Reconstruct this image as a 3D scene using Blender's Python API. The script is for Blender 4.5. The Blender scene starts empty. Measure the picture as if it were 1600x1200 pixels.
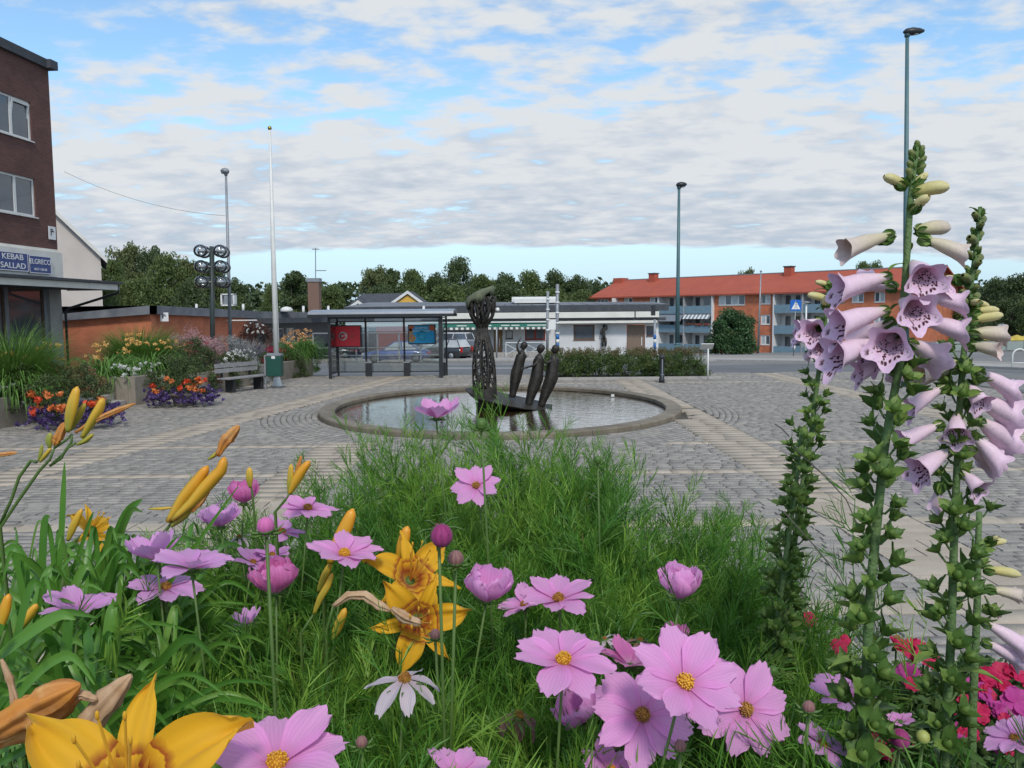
import bpy, math, random
import numpy as np
from mathutils import Vector, Matrix, Euler
rnd = random.Random(7)
rng = np.random.default_rng(11)
sc = bpy.context.scene
COL = sc.collection
PI = math.pi
# ---------------------------------------------------------------- camera
F = 1320.0                       # focal length in pixels of the 1600 px wide photograph
CAM = Vector((0, 0, 2.4))
cd = bpy.data.cameras.new('camera'); cam = bpy.data.objects.new('camera', cd); COL.objects.link(cam)
cd.sensor_width = 36; cd.lens = 36 * F / 1600; cd.clip_start = .05; cd.clip_end = 4000
CM = Matrix.Rotation(math.radians(90 - 4.76), 4, 'X') @ Matrix.Rotation(math.radians(-0.5), 4, 'Z')
cam.matrix_world = Matrix.Translation(CAM) @ CM
sc.camera = cam
# ---------------------------------------------------------------- view
sc.view_settings.view_transform = 'Standard'; sc.view_settings.look = 'None'
sc.view_settings.exposure = 0.22; sc.view_settings.gamma = 1; sc.view_settings.use_curve_mapping = False
sc.render.engine = 'CYCLES'
sc.cycles.max_bounces = 7; sc.cycles.transparent_max_bounces = 24; sc.cycles.caustics_refractive = False; sc.cycles.caustics_reflective = False
sc.cycles.use_denoising = True
# ---------------------------------------------------------------- sun
SUN_AZ, SUN_EL = math.radians(172), math.radians(47)      # from behind the camera
sd = bpy.data.lights.new('sun', 'SUN'); sd.energy = 2.0; sd.angle = math.radians(10); sd.color = (1, .955, .88)
so = bpy.data.objects.new('sun', sd); COL.objects.link(so)
svec = Vector((math.sin(SUN_AZ) * math.cos(SUN_EL), math.cos(SUN_AZ) * math.cos(SUN_EL), math.sin(SUN_EL)))
so.rotation_euler = svec.to_track_quat('Z', 'Y').to_euler()
# ---------------------------------------------------------------- sky: blue NISHITA sky under a deck of broken cloud
W = bpy.data.worlds.new('World'); sc.world = W; W.use_nodes = True
nt = W.node_tree; nt.nodes.clear(); N = nt.nodes; Lk = nt.links
def nd(t, **k):
    n = N.new(t)
    for a, b in k.items():
        if a.startswith('i_'):
            n.inputs[int(a[2:])].default_value = b
        else: setattr(n, a, b)
    return n
def mth(op, a, b=None, clamp=False):
    n = N.new('ShaderNodeMath'); n.operation = op; n.use_clamp = clamp
    for i, v in enumerate((a, b)):
        if v is None: continue
        if isinstance(v, (int, float)): n.inputs[i].default_value = v
        else: Lk.new(v, n.inputs[i])
    return n.outputs[0]
def ramp(v, lo, hi, tree=None):
    n = N.new('ShaderNodeMapRange'); n.interpolation_type = 'SMOOTHSTEP'
    n.inputs['From Min'].default_value = lo; n.inputs['From Max'].default_value = hi
    Lk.new(v, n.inputs['Value']); return n.outputs[0]
sky = nd('ShaderNodeTexSky'); sky.sky_type = 'NISHITA'; sky.sun_disc = False
sky.sun_elevation = SUN_EL; sky.sun_rotation = SUN_AZ; sky.air_density = 1.0; sky.dust_density = .6; sky.ozone_density = 1.5
tc = nd('ShaderNodeTexCoord'); sp = nd('ShaderNodeSeparateXYZ'); Lk.new(tc.outputs['Generated'], sp.inputs[0])
zc = mth('ADD', mth('MAXIMUM', sp.outputs[2], .0), .14)
px_ = mth('DIVIDE', sp.outputs[0], zc); py_ = mth('DIVIDE', sp.outputs[1], zc)
cb = nd('ShaderNodeCombineXYZ'); Lk.new(px_, cb.inputs[0]); Lk.new(py_, cb.inputs[1])
def noise_w(scale, detail, rough, off, sx=1, sy=1, dist=0, rot=0):
    mp = nd('ShaderNodeMapping'); mp.inputs['Location'].default_value = off; mp.inputs['Scale'].default_value = (sx, sy, 1)
    mp.inputs['Rotation'].default_value = (0, 0, rot)
    Lk.new(cb.outputs[0], mp.inputs[0])
    n = nd('ShaderNodeTexNoise'); n.inputs['Scale'].default_value = scale; n.inputs['Detail'].default_value = detail
    n.inputs['Roughness'].default_value = rough; n.inputs['Distortion'].default_value = dist
    Lk.new(mp.outputs[0], n.inputs['Vector']); return n.outputs[0]
big = noise_w(1.5, 2, .5, (3.1, 1.7, 0))
cells = noise_w(7.0, 6, .54, (1.3, 8.2, 0), .85, 1.15, .1, .25)
soft = noise_w(3.0, 3, .5, (7.7, 2.2, 4))
depth = ramp(py_, 2.1, 3.1)
absx = ramp(px_, -1.6, 1.6)
s = mth('ADD', mth('MULTIPLY', cells, 1.0), mth('MULTIPLY', big, .55))
s = mth('ADD', s, mth('MULTIPLY', depth, .24)); s = mth('ADD', s, mth('MULTIPLY', absx, .10))
mask = ramp(s, .71, 1.0)
edge = mth('ADD', py_, mth('MULTIPLY', mth('SUBTRACT', big, .5), .45))
edge = mth('ADD', edge, mth('MULTIPLY', mth('SUBTRACT', cells, .5), .2))
edgem = mth('SUBTRACT', 1.0, ramp(edge, 4.48, 4.62))
mask = mth('MULTIPLY', mask, edgem, True)
up = ramp(sp.outputs[2], .02, .06); mask = mth('MULTIPLY', mask, up, True)
# cloud brightness
shade = mth('ADD', mth('MULTIPLY', cells, 1.1), mth('MULTIPLY', soft, .9))
shade = mth('SUBTRACT', shade, mth('MULTIPLY', ramp(py_, 2.3, 4.2), .22))
cr = nd('ShaderNodeValToRGB'); e = cr.color_ramp.elements
e[0].position = .62; e[0].color = (.50, .58, .68, 1); e[1].position = 1.0; e[1].color = (.73, .765, .80, 1)
m2 = cr.color_ramp.elements.new(.82); m2.color = (.62, .67, .74, 1)
mr = nd('ShaderNodeMapRange'); mr.inputs['From Min'].default_value = 0; mr.inputs['From Max'].default_value = 1; Lk.new(shade, mr.inputs['Value'])
Lk.new(shade, cr.inputs[0])
tint = nd('ShaderNodeMix'); tint.data_type = 'RGBA'; tint.blend_type = 'MULTIPLY'; tint.inputs[0].default_value = 1
Lk.new(sky.outputs[0], tint.inputs[6]); tint.inputs[7].default_value = (1.12, 1.30, 1.32, 1)
hzn = nd('ShaderNodeMix'); hzn.data_type = 'RGBA'; Lk.new(mth('SUBTRACT', 1.0, ramp(sp.outputs[2], -.02, .22)), hzn.inputs[0]); Lk.new(tint.outputs[2], hzn.inputs[6]); hzn.inputs[7].default_value = (3.7, 5.0, 6.1, 1)
b1 = nd('ShaderNodeBackground'); b1.inputs[1].default_value = .13; Lk.new(hzn.outputs[2], b1.inputs[0])
b2 = nd('ShaderNodeBackground'); b2.inputs[1].default_value = .87; Lk.new(cr.outputs[0], b2.inputs[0])
mx = nd('ShaderNodeMixShader'); Lk.new(mask, mx.inputs[0]); Lk.new(b1.outputs[0], mx.inputs[1]); Lk.new(b2.outputs[0], mx.inputs[2])
out = nd('ShaderNodeOutputWorld'); Lk.new(mx.outputs[0], out.inputs[0])

# ---------------------------------------------------------------- measuring: a pixel of the photograph + a distance gives a place
def gz(y):
    if y < 30: return 0.0
    if y < 70: return -.028 * (y - 30)
    return max(-1.12 - .045 * (y - 70), -4.3)
def ray(px, py): return (CM.to_3x3() @ Vector(((px - 800) / F, (600 - py) / F, -1)))
def P(px, py, Y):
    d = ray(px, py); return CAM + d * (Y / d.y)
def G(px, py, dz=0.0):
    d = ray(px, py); d = d / d.y; y = 2.0
    while y < 400:
        if CAM.z + d.z * y <= gz(y) + dz: break
        y += .05
    return Vector((d.x * y, y, gz(y) + dz))
def Y0(px, py, z=0.0):
    d = ray(px, py); d = d / d.y; return (z - CAM.z) / d.z
# ---------------------------------------------------------------- objects
def link(o, parent=None):
    COL.objects.link(o)
    if parent is not None: o.parent = parent
    return o
def org(o):
    v = Vector((0, 0, 0))
    while o is not None: v += o.location; o = o.parent
    return v
def thing(name, label, cat, loc=(0, 0, 0), group=None, rotz=0):
    o = bpy.data.objects.new(name, None); link(o); o.location = loc; o.rotation_euler = (0, 0, rotz); o.empty_display_size = .1
    o['label'] = label; o['category'] = cat
    if group: o['group'] = group
    return o
def tag(o, label, cat, group=None):
    o['label'] = label; o['category'] = cat
    if group: o['group'] = group
    return o
class MB:
    def __init__(s): s.v = []; s.f = []; s.m = []; s.c = []; s.uv = {}; s.mi = 0; s.cv = .5; s.sm = []; s.smooth = False
    def add(s, vs, fs, uv=None, mi=None):
        n = len(s.v); s.v += [tuple(v) for v in vs]; s.c += [s.cv] * len(vs)
        if uv is not None:
            for i, u in enumerate(uv): s.uv[n + i] = u
        for f in fs:
            s.f.append(tuple(i + n for i in f)); s.m.append(s.mi if mi is None else mi); s.sm.append(s.smooth)
        return n
    def box(s, a, b, M=None):
        x0, y0, z0 = a; x1, y1, z1 = b
        vs = [Vector(p) for p in ((x0,y0,z0),(x1,y0,z0),(x1,y1,z0),(x0,y1,z0),(x0,y0,z1),(x1,y0,z1),(x1,y1,z1),(x0,y1,z1))]
        if M is not None: vs = [M @ v for v in vs]
        s.add(vs, [(0,3,2,1),(4,5,6,7),(0,1,5,4),(1,2,6,5),(2,3,7,6),(3,0,4,7)]); return s
    def cbox(s, c, d, rz=0):
        M = Matrix.Translation(Vector(c)) @ Matrix.Rotation(rz, 4, 'Z')
        return s.box((-d[0]/2, -d[1]/2, -d[2]/2), (d[0]/2, d[1]/2, d[2]/2), M)
    def tube(s, pts, r, n=8, cap=True, flat=1.0):
        pts = [Vector(p) for p in pts]; k = len(pts)
        rs = [r] * k if isinstance(r, (int, float)) else list(r)
        t0 = (pts[1] - pts[0]).normalized(); a = Vector((0, 0, 1)) if abs(t0.z) < .9 else Vector((1, 0, 0))
        u = t0.cross(a).normalized(); vs = []
        for i in range(k):
            t = (pts[min(i + 1, k - 1)] - pts[max(i - 1, 0)])
            if t.length < 1e-9: t = t0
            t.normalize(); u = (u - t * u.dot(t)).normalized(); w = t.cross(u)
            for j in range(n):
                A = 2 * PI * j / n; vs.append(pts[i] + (u * math.cos(A) + w * math.sin(A) * flat) * rs[i])
        fs = []
        for i in range(k - 1):
            for j in range(n):
                a_ = i * n + j; b_ = i * n + (j + 1) % n; fs.append((a_, b_, b_ + n, a_ + n))
        if cap: fs.append(tuple(range(n - 1, -1, -1))); fs.append(tuple(range((k - 1) * n, k * n)))
        sm = s.smooth; s.smooth = n > 5
        uv = [(j / n, i / max(k - 1, 1)) for i in range(k) for j in range(n)]
        s.add(vs, fs, uv); s.smooth = sm; return s
    def lathe(s, prof, n=24, c=(0, 0, 0), sx=1, sy=1, cap=True, M=None):
        c = Vector(c); vs = []
        for r, z in prof:
            for j in range(n):
                A = 2 * PI * j / n; p = Vector((r * math.cos(A) * sx, r * math.sin(A) * sy, z))
                if M is not None: p = M @ p
                vs.append(c + p)
        k = len(prof); fs = [(i*n+j, i*n+(j+1)%n, (i+1)*n+(j+1)%n, (i+1)*n+j) for i in range(k-1) for j in range(n)]
        if cap: fs.append(tuple(range(n-1,-1,-1))); fs.append(tuple(range((k-1)*n,k*n)))
        sm = s.smooth; s.smooth = True; s.add(vs, fs, [(j / n, i / max(k-1,1)) for i in range(k) for j in range(n)]); s.smooth = sm; return s
    def ball(s, c, r, n=10, k=6, sq=(1, 1, 1)):
        c = Vector(c); prof = [(math.sin(PI * i / k) * r, -math.cos(PI * i / k) * r) for i in range(k + 1)]
        prof[0] = (r * .02, -r); prof[-1] = (r * .02, r)
        return s.lathe(prof, n, c, M=Matrix.Diagonal((*sq, 1)))
    def quad(s, a, b, c, d): s.add([a, b, c, d], [(0, 1, 2, 3)]); return s
    def prism(s, poly, y0, y1, M=None):   # polygon in x,z extruded along y
        n = len(poly); vs = [Vector((x, y0, z)) for x, z in poly] + [Vector((x, y1, z)) for x, z in poly]
        if M is not None: vs = [M @ v for v in vs]
        s.add(vs, [tuple(range(n)), tuple(range(2*n-1, n-1, -1))] + [((i+1) % n, i, i + n, (i+1) % n + n) for i in range(n)]); return s
    def build(s, name, mats, parent=None, loc=None, stuff=False, bevel=0, kind=None):
        if not isinstance(mats, (list, tuple)): mats = [mats]
        o0 = org(parent) if parent is not None else Vector((0, 0, 0))
        if loc is not None: L = Vector(loc)
        elif parent is None and s.v:
            a = np.array([tuple(v) for v in s.v]); L = Vector(((a[:,0].min()+a[:,0].max())/2, (a[:,1].min()+a[:,1].max())/2, a[:,2].min()))
        else: L = Vector((0, 0, 0))
        off = o0 + L
        me = bpy.data.meshes.new(name)
        me.from_pydata([(v[0]-off.x, v[1]-off.y, v[2]-off.z) for v in s.v], [], s.f)
        for m in mats: me.materials.append(m)
        me.polygons.foreach_set('material_index', s.m); me.polygons.foreach_set('use_smooth', s.sm)
        at = me.attributes.new('Col', 'FLOAT', 'POINT'); at.data.foreach_set('value', s.c)
        if s.uv:
            ul = me.uv_layers.new(name='UVMap'); vi = np.zeros(len(me.loops), dtype=np.int32); me.loops.foreach_get('vertex_index', vi)
            arr = np.zeros((len(s.v), 2), dtype=np.float32)
            for i, u in s.uv.items(): arr[i] = u
            ul.data.foreach_set('uv', arr[vi].ravel())
        me.update()
        o = bpy.data.objects.new(name, me); link(o, parent); o.location = L
        if stuff: o['kind'] = 'stuff'
        if kind: o['kind'] = kind
        if bevel:
            b = o.modifiers.new('bevel', 'BEVEL'); b.width = bevel; b.segments = 2; b.limit_method = 'ANGLE'
        return o
def big_mesh(name, V, Fq, mats, parent=None, col=None, stuff=True, smooth=False, kind=None):
    """V (n,3), Fq (m,k) index array; col (n,) per point"""
    o0 = org(parent) if parent is not None else Vector((0, 0, 0))
    V = np.asarray(V, dtype=np.float32) - np.array(o0, dtype=np.float32)
    me = bpy.data.meshes.new(name); m, k = Fq.shape
    me.vertices.add(len(V)); me.vertices.foreach_set('co', V.ravel())
    me.loops.add(m * k); me.loops.foreach_set('vertex_index', Fq.astype(np.int32).ravel())
    me.polygons.add(m); me.polygons.foreach_set('loop_start', np.arange(0, m * k, k, dtype=np.int32))
    me.polygons.foreach_set('loop_total', np.full(m, k, dtype=np.int32))
    if smooth: me.polygons.foreach_set('use_smooth', np.ones(m, dtype=bool))
    for mm in (mats if isinstance(mats, (list, tuple)) else [mats]): me.materials.append(mm)
    at = me.attributes.new('Col', 'FLOAT', 'POINT')
    at.data.foreach_set('value', (col if col is not None else np.full(len(V), .5)).astype(np.float32))
    me.update(calc_edges=True); me.validate()
    o = bpy.data.objects.new(name, me); link(o, parent)
    if stuff: o['kind'] = 'stuff'
    if kind: o['kind'] = kind
    return o
def struct(name, mb, mat, **k): return mb.build(name, mat, kind='structure', **k)
# ---------------------------------------------------------------- materials
def lin(r, g, b):
    f = lambda c: (c / 255 / 12.92) if c / 255 <= .04045 else ((c / 255 + .055) / 1.055) ** 2.4
    return (f(r), f(g), f(b))
MATS = {}
def mat(name, c1, c2=None, rough=.65, scale=6, detail=4, bump=0, bscale=None, metal=0, transl=0, spec=.4, attr=0, alpha=None, coords='Object', c3=None, coat=0, grime=0):
    """colour c1 mottled into c2 by noise; attr > 0 lets the per-point value Col shift it too"""
    m = bpy.data.materials.new(name); m.use_nodes = True; t = m.node_tree; n = t.nodes; l = t.links
    b = n['Principled BSDF']; o = n['Material Output']
    c2 = c2 or tuple(x * .78 for x in c1)
    tcn = n.new('ShaderNodeTexCoord'); no = n.new('ShaderNodeTexNoise'); no.inputs['Scale'].default_value = scale; no.inputs['Detail'].default_value = detail
    no.inputs['Roughness'].default_value = .6
    l.new(tcn.outputs[coords], no.inputs['Vector'])
    fac = no.outputs[0]
    r = n.new('ShaderNodeMapRange'); r.inputs[1].default_value = .3; r.inputs[2].default_value = .7; l.new(fac, r.inputs[0]); fac = r.outputs[0]
    if attr:
        a = n.new('ShaderNodeAttribute'); a.attribute_name = 'Col'
        mx = n.new('ShaderNodeMix'); mx.data_type = 'FLOAT'; mx.inputs[0].default_value = attr
        l.new(fac, mx.inputs[2]); l.new(a.outputs['Fac'], mx.inputs[3]); fac = mx.outputs[0]
    cr = n.new('ShaderNodeValToRGB'); cr.color_ramp.elements[0].color = (*c1, 1); cr.color_ramp.elements[1].color = (*c2, 1)
    if c3: q = cr.color_ramp.elements.new(.5); q.color = (*c3, 1)
    l.new(fac, cr.inputs[0]); colr = cr.outputs[0]
    if grime:
        g = n.new('ShaderNodeTexNoise'); g.inputs['Scale'].default_value = scale * .13; g.inputs['Detail'].default_value = 6; l.new(tcn.outputs[coords], g.inputs['Vector'])
        gr = n.new('ShaderNodeMapRange'); gr.inputs[1].default_value = .35; gr.inputs[2].default_value = .65; gr.inputs[3].default_value = 1 - grime; gr.inputs[4].default_value = 1; l.new(g.outputs[0], gr.inputs[0])
        mm = n.new('ShaderNodeMix'); mm.data_type = 'RGBA'; mm.blend_type = 'MULTIPLY'; mm.inputs[0].default_value = 1
        l.new(colr, mm.inputs[6]); l.new(gr.outputs[0], mm.inputs[7]); colr = mm.outputs[2]
    l.new(colr, b.inputs['Base Color'])
    b.inputs['Roughness'].default_value = rough; b.inputs['Metallic'].default_value = metal; b.inputs['Specular IOR Level'].default_value = spec
    if coat: b.inputs['Coat Weight'].default_value = coat; b.inputs['Coat Roughness'].default_value = .08
    if bump:
        bn = n.new('ShaderNodeTexNoise'); bn.inputs['Scale'].default_value = bscale or scale * 4; bn.inputs['Detail'].default_value = 5; l.new(tcn.outputs[coords], bn.inputs['Vector'])
        bp = n.new('ShaderNodeBump'); bp.inputs['Strength'].default_value = min(1, bump); bp.inputs['Distance'].default_value = .01 if bump <= 1 else .05; l.new(bn.outputs[0], bp.inputs['Height']); l.new(bp.outputs[0], b.inputs['Normal'])
    if transl:
        tr = n.new('ShaderNodeBsdfTranslucent'); l.new(colr, tr.inputs[0]); ms = n.new('ShaderNodeMixShader'); ms.inputs[0].default_value = transl
        l.new(b.outputs[0], ms.inputs[1]); l.new(tr.outputs[0], ms.inputs[2]); l.new(ms.outputs[0], o.inputs[0])
    MATS[name] = m; return m
def glass_mat(name, tint=(.8, .85, .85), mixg=.12, rough=.02):
    m = bpy.data.materials.new(name); m.use_nodes = True; t = m.node_tree; n = t.nodes; l = t.links; n.clear()
    o = n.new('ShaderNodeOutputMaterial'); tr = n.new('ShaderNodeBsdfTransparent'); tr.inputs[0].default_value = (*tint, 1)
    g = n.new('ShaderNodeBsdfGlossy'); g.inputs['Roughness'].default_value = rough; g.inputs[0].default_value = (1, 1, 1, 1)
    fr = n.new('ShaderNodeFresnel'); fr.inputs[0].default_value = 1.45; ad = n.new('ShaderNodeMath'); ad.inputs[1].default_value = mixg; l.new(fr.outputs[0], ad.inputs[0])
    ad.use_clamp = True
    ms = n.new('ShaderNodeMixShader'); l.new(ad.outputs[0], ms.inputs[0]); l.new(tr.outputs[0], ms.inputs[1]); l.new(g.outputs[0], ms.inputs[2]); l.new(ms.outputs[0], o.inputs[0])
    return m
def brick_mat(name, c1, c2, mortar, sc_=1.0, along='x', bw=.25, bh=.075, rough=.85):
    """bricks laid along world axes given by a mapping: uses object coords; facade meshes carry UV in metres"""
    m = bpy.data.materials.new(name); m.use_nodes = True; t = m.node_tree; n = t.nodes; l = t.links; b = n['Principled BSDF']
    tcn = n.new('ShaderNodeTexCoord'); br = n.new('ShaderNodeTexBrick')
    br.inputs['Color1'].default_value = (*c1, 1); br.inputs['Color2'].default_value = (*c2, 1); br.inputs['Mortar'].default_value = (*mortar, 1)
    br.inputs['Scale'].default_value = 1; br.inputs['Brick Width'].default_value = bw; br.inputs['Row Height'].default_value = bh; br.inputs['Mortar Size'].default_value = .008
    br.inputs['Bias'].default_value = .1
    l.new(tcn.outputs['UV'], br.inputs['Vector'])
    no = n.new('ShaderNodeTexNoise'); no.inputs['Scale'].default_value = 1.2; no.inputs['Detail'].default_value = 8; l.new(tcn.outputs['UV'], no.inputs['Vector'])
    r = n.new('ShaderNodeMapRange'); r.inputs[1].default_value = .3; r.inputs[2].default_value = .7; r.inputs[3].default_value = .78; r.inputs[4].default_value = 1.12; l.new(no.outputs[0], r.inputs[0])
    mm = n.new('ShaderNodeMix'); mm.data_type = 'RGBA'; mm.blend_type = 'MULTIPLY'; mm.inputs[0].default_value = 1
    l.new(br.outputs[0], mm.inputs[6]); l.new(r.outputs[0], mm.inputs[7]); l.new(mm.outputs[2], b.inputs['Base Color'])
    bp = n.new('ShaderNodeBump'); bp.inputs['Strength'].default_value = .5; bp.inputs['Distance'].default_value = .01; bp.invert = True; l.new(br.outputs['Fac'], bp.inputs['Height']); l.new(bp.outputs[0], b.inputs['Normal'])
    b.inputs['Roughness'].default_value = rough
    return m
M_ = {}
M_['asphalt'] = mat('asphalt', (.175,.17,.165), (.235,.23,.22), rough=.9, scale=1.4, detail=8, bump=.4, bscale=60, grime=.18)
M_['asphalt_dark'] = mat('asphalt_dark', (.12,.125,.13), (.165,.165,.17), rough=.85, scale=1.0, detail=8, bump=.4, bscale=60, grime=.2)
M_['pavement'] = mat('pavement', (.27,.25,.22), (.34,.31,.28), rough=.9, scale=3, detail=8, bump=.3, bscale=40, grime=.15)
M_['joint'] = mat('joint_sand', (.07,.062,.052), (.11,.10,.08), rough=1, scale=5, detail=6, grime=.3)
M_['sett'] = mat('granite_sett', (.22,.205,.185), (.43,.385,.335), c3=(.315,.29,.258), rough=.8, scale=26, detail=6, attr=.5, bump=.8, bscale=55, grime=.22)
M_['slab'] = mat('sandy_slab', (.37,.31,.24), (.49,.42,.335), rough=.85, scale=22, detail=6, attr=.6, bump=.6, bscale=60, grime=.15)
M_['kerb'] = mat('kerb_stone', (.30,.28,.26), (.40,.38,.35), rough=.85, scale=4, detail=7, bump=.3)
M_['line'] = mat('road_paint', (.62,.62,.60), (.45,.45,.44), rough=.8, scale=9)
M_['concrete'] = mat('concrete', (.24,.205,.165), (.36,.32,.27), rough=.9, scale=2.5, detail=9, bump=.5, bscale=30, grime=.35)
M_['white'] = mat('white_paint', (.72,.72,.70), (.62,.62,.60), rough=.5, scale=3)
M_['cream'] = mat('cream_panel', (.72,.70,.64), (.62,.60,.55), rough=.7, scale=1.5)
M_['black'] = mat('black_metal', (.018,.02,.024), (.03,.032,.036), rough=.42, scale=5)
M_['darkroof'] = mat('dark_roof_felt', (.045,.05,.06), (.075,.08,.09), rough=.8, scale=2.5, detail=7)
M_['bronze'] = mat('bronze', (.016,.015,.014), (.055,.048,.040), rough=.55, metal=.2, scale=9, detail=6, bump=.9, bscale=30)
M_['moss'] = mat('verdigris', (.08,.10,.06), (.16,.17,.11), rough=.9, scale=7, detail=7, bump=.8, bscale=30)
M_['green_metal'] = mat('green_metal', (.01,.06,.045), (.015,.08,.06), rough=.45, scale=5)
M_['teal'] = mat('teal_post_paint', (.06,.125,.14), (.085,.165,.175), rough=.45, scale=2.5)
M_['grey_metal'] = mat('grey_metal', (.22,.24,.26), (.30,.32,.34), rough=.5, metal=.3, scale=4)
M_['glass'] = glass_mat('clear_glass')
M_['winglass'] = mat('window_glass', (.05,.06,.075), (.10,.115,.135), rough=.06, scale=.6, spec=.9)
M_['curtain'] = mat('curtain_glass', (.35,.37,.38), (.52,.54,.54), rough=.12, scale=1.2, spec=.8)
M_['wood'] = mat('weathered_wood', (.20,.20,.21), (.32,.315,.31), rough=.85, scale=9, detail=8, bump=.4)
M_['brown'] = mat('brown_door_wood', (.22,.12,.06), (.28,.16,.08), rough=.6, scale=4)
# ================================================================ the setting: ground, paving, roads
PX, PY, PA, PB = -.29, 21.5, 4.50, 5.5          # pool centre and its outer half-axes (an oval basin)
ys = [2.3] + list(np.arange(4, 160, 2.0)) + [200, 300, 500, 900, 1600, 2500]
mb = MB()
for a, b in zip(ys[:-1], ys[1:]):
    xa, xb = 3.0 * a + 60, 3.0 * b + 60
    mb.quad((-xa, a, gz(a) - .045), (xa, a, gz(a) - .045), (xb, b, gz(b) - .045), (-xb, b, gz(b) - .045))
mb.quad((-400, -60, -.045), (400, -60, -.045), (66.9, 2.3, -.045), (-66.9, 2.3, -.045))
struct('ground', mb, M_['asphalt'], loc=(0, 0, 0))
mb = MB(); mb.box((-14, 2.3, -.04), (15, PY - PB, -.018)); mb.box((-14, PY + PB, -.04), (15, 33.4, -.018))
mb.box((-14, PY - PB, -.04), (PX - PA, PY + PB, -.018)); mb.box((PX + PA, PY - PB, -.04), (15, PY + PB, -.018))
mb.box((PX - PA, PY - PB, -.04), (PX + PA, PY + PB, -.03))
paving = struct('paving', mb, M_['joint'], loc=(0, 0, 0))
# bands of sandy slabs
def bandx(y):
    out = [(3.62, 4.62)]
    if y < PY - PB - .1: out.append((-3.6, -2.55))
    c = -4.7 - (27.5 - y) * .165; out.append((c - .95, c))
    out.append((9.4, 10.3))
    return out
ROWS = [6.5, 9.35, 12.5, 15.35, 28.9]               # single rows of big slabs across
def inring(x, y, k): return ((x - PX) / (PA * k)) ** 2 + ((y - PY) / (PB * k)) ** 2 < 1
def chord(y, k):
    t = 1 - ((y - PY) / (PB * k)) ** 2
    return None if t <= 0 else (PX - PA * k * math.sqrt(t), PX + PA * k * math.sqrt(t))
stones = []      # (cx,cy,lx,ly,rot,kind,col)
KR = 1.30
def cut(iv, a, b):
    o = []
    for s0, s1 in iv:
        if b <= s0 or a >= s1: o.append((s0, s1)); continue
        if a > s0: o.append((s0, a))
        if b < s1: o.append((b, s1))
    return o
X0, X1 = -13.9, 14.6
y = 4.2; pend = sorted(ROWS)
while y < 33.2:
    row = next((r for r in ROWS if abs(y - r) < .09), None)
    h = .34 if row else .155
    yc = y + h / 2
    iv = [(X0, X1)]
    for a, b in bandx(yc): iv = cut(iv, a, b)
    ch = chord(yc, KR if yc > PY or True else 1.05)
    if ch: iv = cut(iv, *ch)
    step = .33 if row else None
    for s0, s1 in iv:
        x = s0 - (rnd.random() * .2 if not row else 0)
        while x < s1 - .03:
            w = step or rnd.uniform(.20, .31)
            a, b = max(x, s0), min(x + w, s1)
            if b - a > .05: stones.append(((a + b) / 2, yc, b - a, h, 0, 1 if row else 0))
            x += w
    y += h
for bi in range(4):                                  # the slabs in the bands
    y = 4.2
    while y < 33:
        bb = bandx(y + .15)
        if bi < len(bb):
            # keep the identity of bands when the middle one stops at the basin
            pass
        y += .3
for y in np.arange(4.2, 33.0, .3):
    for (a, b) in bandx(y + .15):
        off = rnd.uniform(.35, .65)
        for s0, s1 in ((a, a + (b - a) * off), (a + (b - a) * off, b)):
            cx = (s0 + s1) / 2
            if inring(cx, y + .15, 1.03): continue
            stones.append((cx, y + .15, s1 - s0, .3, 0, 1))
k = 1.008                                             # concentric setts round the basin
while k < KR:
    kk = k + .012; r = math.sqrt(PA * PB) * kk; dk = .155 / math.sqrt(PA * PB)
    a = rnd.random()*.05
    A = 0
    while A < 2 * PI:
        x, y = PX + PA * kk * math.cos(A), PY + PB * kk * math.sin(A)
        tx, ty = -PA * math.sin(A), PB * math.cos(A); tl = math.hypot(tx, ty); w = rnd.uniform(.2, .28)
        nx, ny = math.cos(A) / PA, math.sin(A) / PB; nl = math.hypot(nx, ny)
        local = dk * (1 / nl) * (1.0)                   # radial thickness of this ring here
        if not any(p - .05 < x < q + .05 for p, q in bandx(y)):
            stones.append((x, y, w, local, math.atan2(ty, tx), 0))
        A += w / (tl * kk)
    k += dk
S = np.array(stones)
keep = np.ones(len(S), bool)
# size and place in view
d = S[:, 1]; ipx = 800 + F * S[:, 0] / d; ipy = 490 + F * 2.4 / d
vis = (ipx > 0) & (ipx < 1600) & (ipy < 1010) & ((ipx > 1230) | (ipy < 830)) & ~((ipx > 520) & (ipx < 1190) & (ipy > 700 + np.abs(ipx - 800) * .25))
score = np.where(vis, 1 / d, 0); order = np.argsort(-score)[:300]
single = np.zeros(len(S), bool); single[order] = True
def stone_geo(s):
    cx, cy, lx, ly, rot, kind = s
    j = .0058; lx -= 2 * j; ly -= 2 * j; ins = .006 if kind == 0 else .004; top = rnd.uniform(-.004, .004) if kind == 0 else rnd.uniform(-.002, .002)
    ca, sa = math.cos(rot), math.sin(rot); jit = .006 if kind == 0 else .002; V = []
    for (hx, hy, z) in ((lx/2, ly/2, -.03), (lx/2 - ins, ly/2 - ins, 0.0)):
        for sx, sy in ((-1,-1),(1,-1),(1,1),(-1,1)):
            x, y = sx * hx + rnd.uniform(-jit, jit), sy * hy + rnd.uniform(-jit, jit)
            V.append((cx + x*ca - y*sa, cy + x*sa + y*ca, z + (top + rnd.uniform(-.0015,.0015) if z == 0 else 0)))
    return V
FQ = [(4,5,6,7),(0,1,5,4),(1,2,6,5),(2,3,7,6),(3,0,4,7)]
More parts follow.
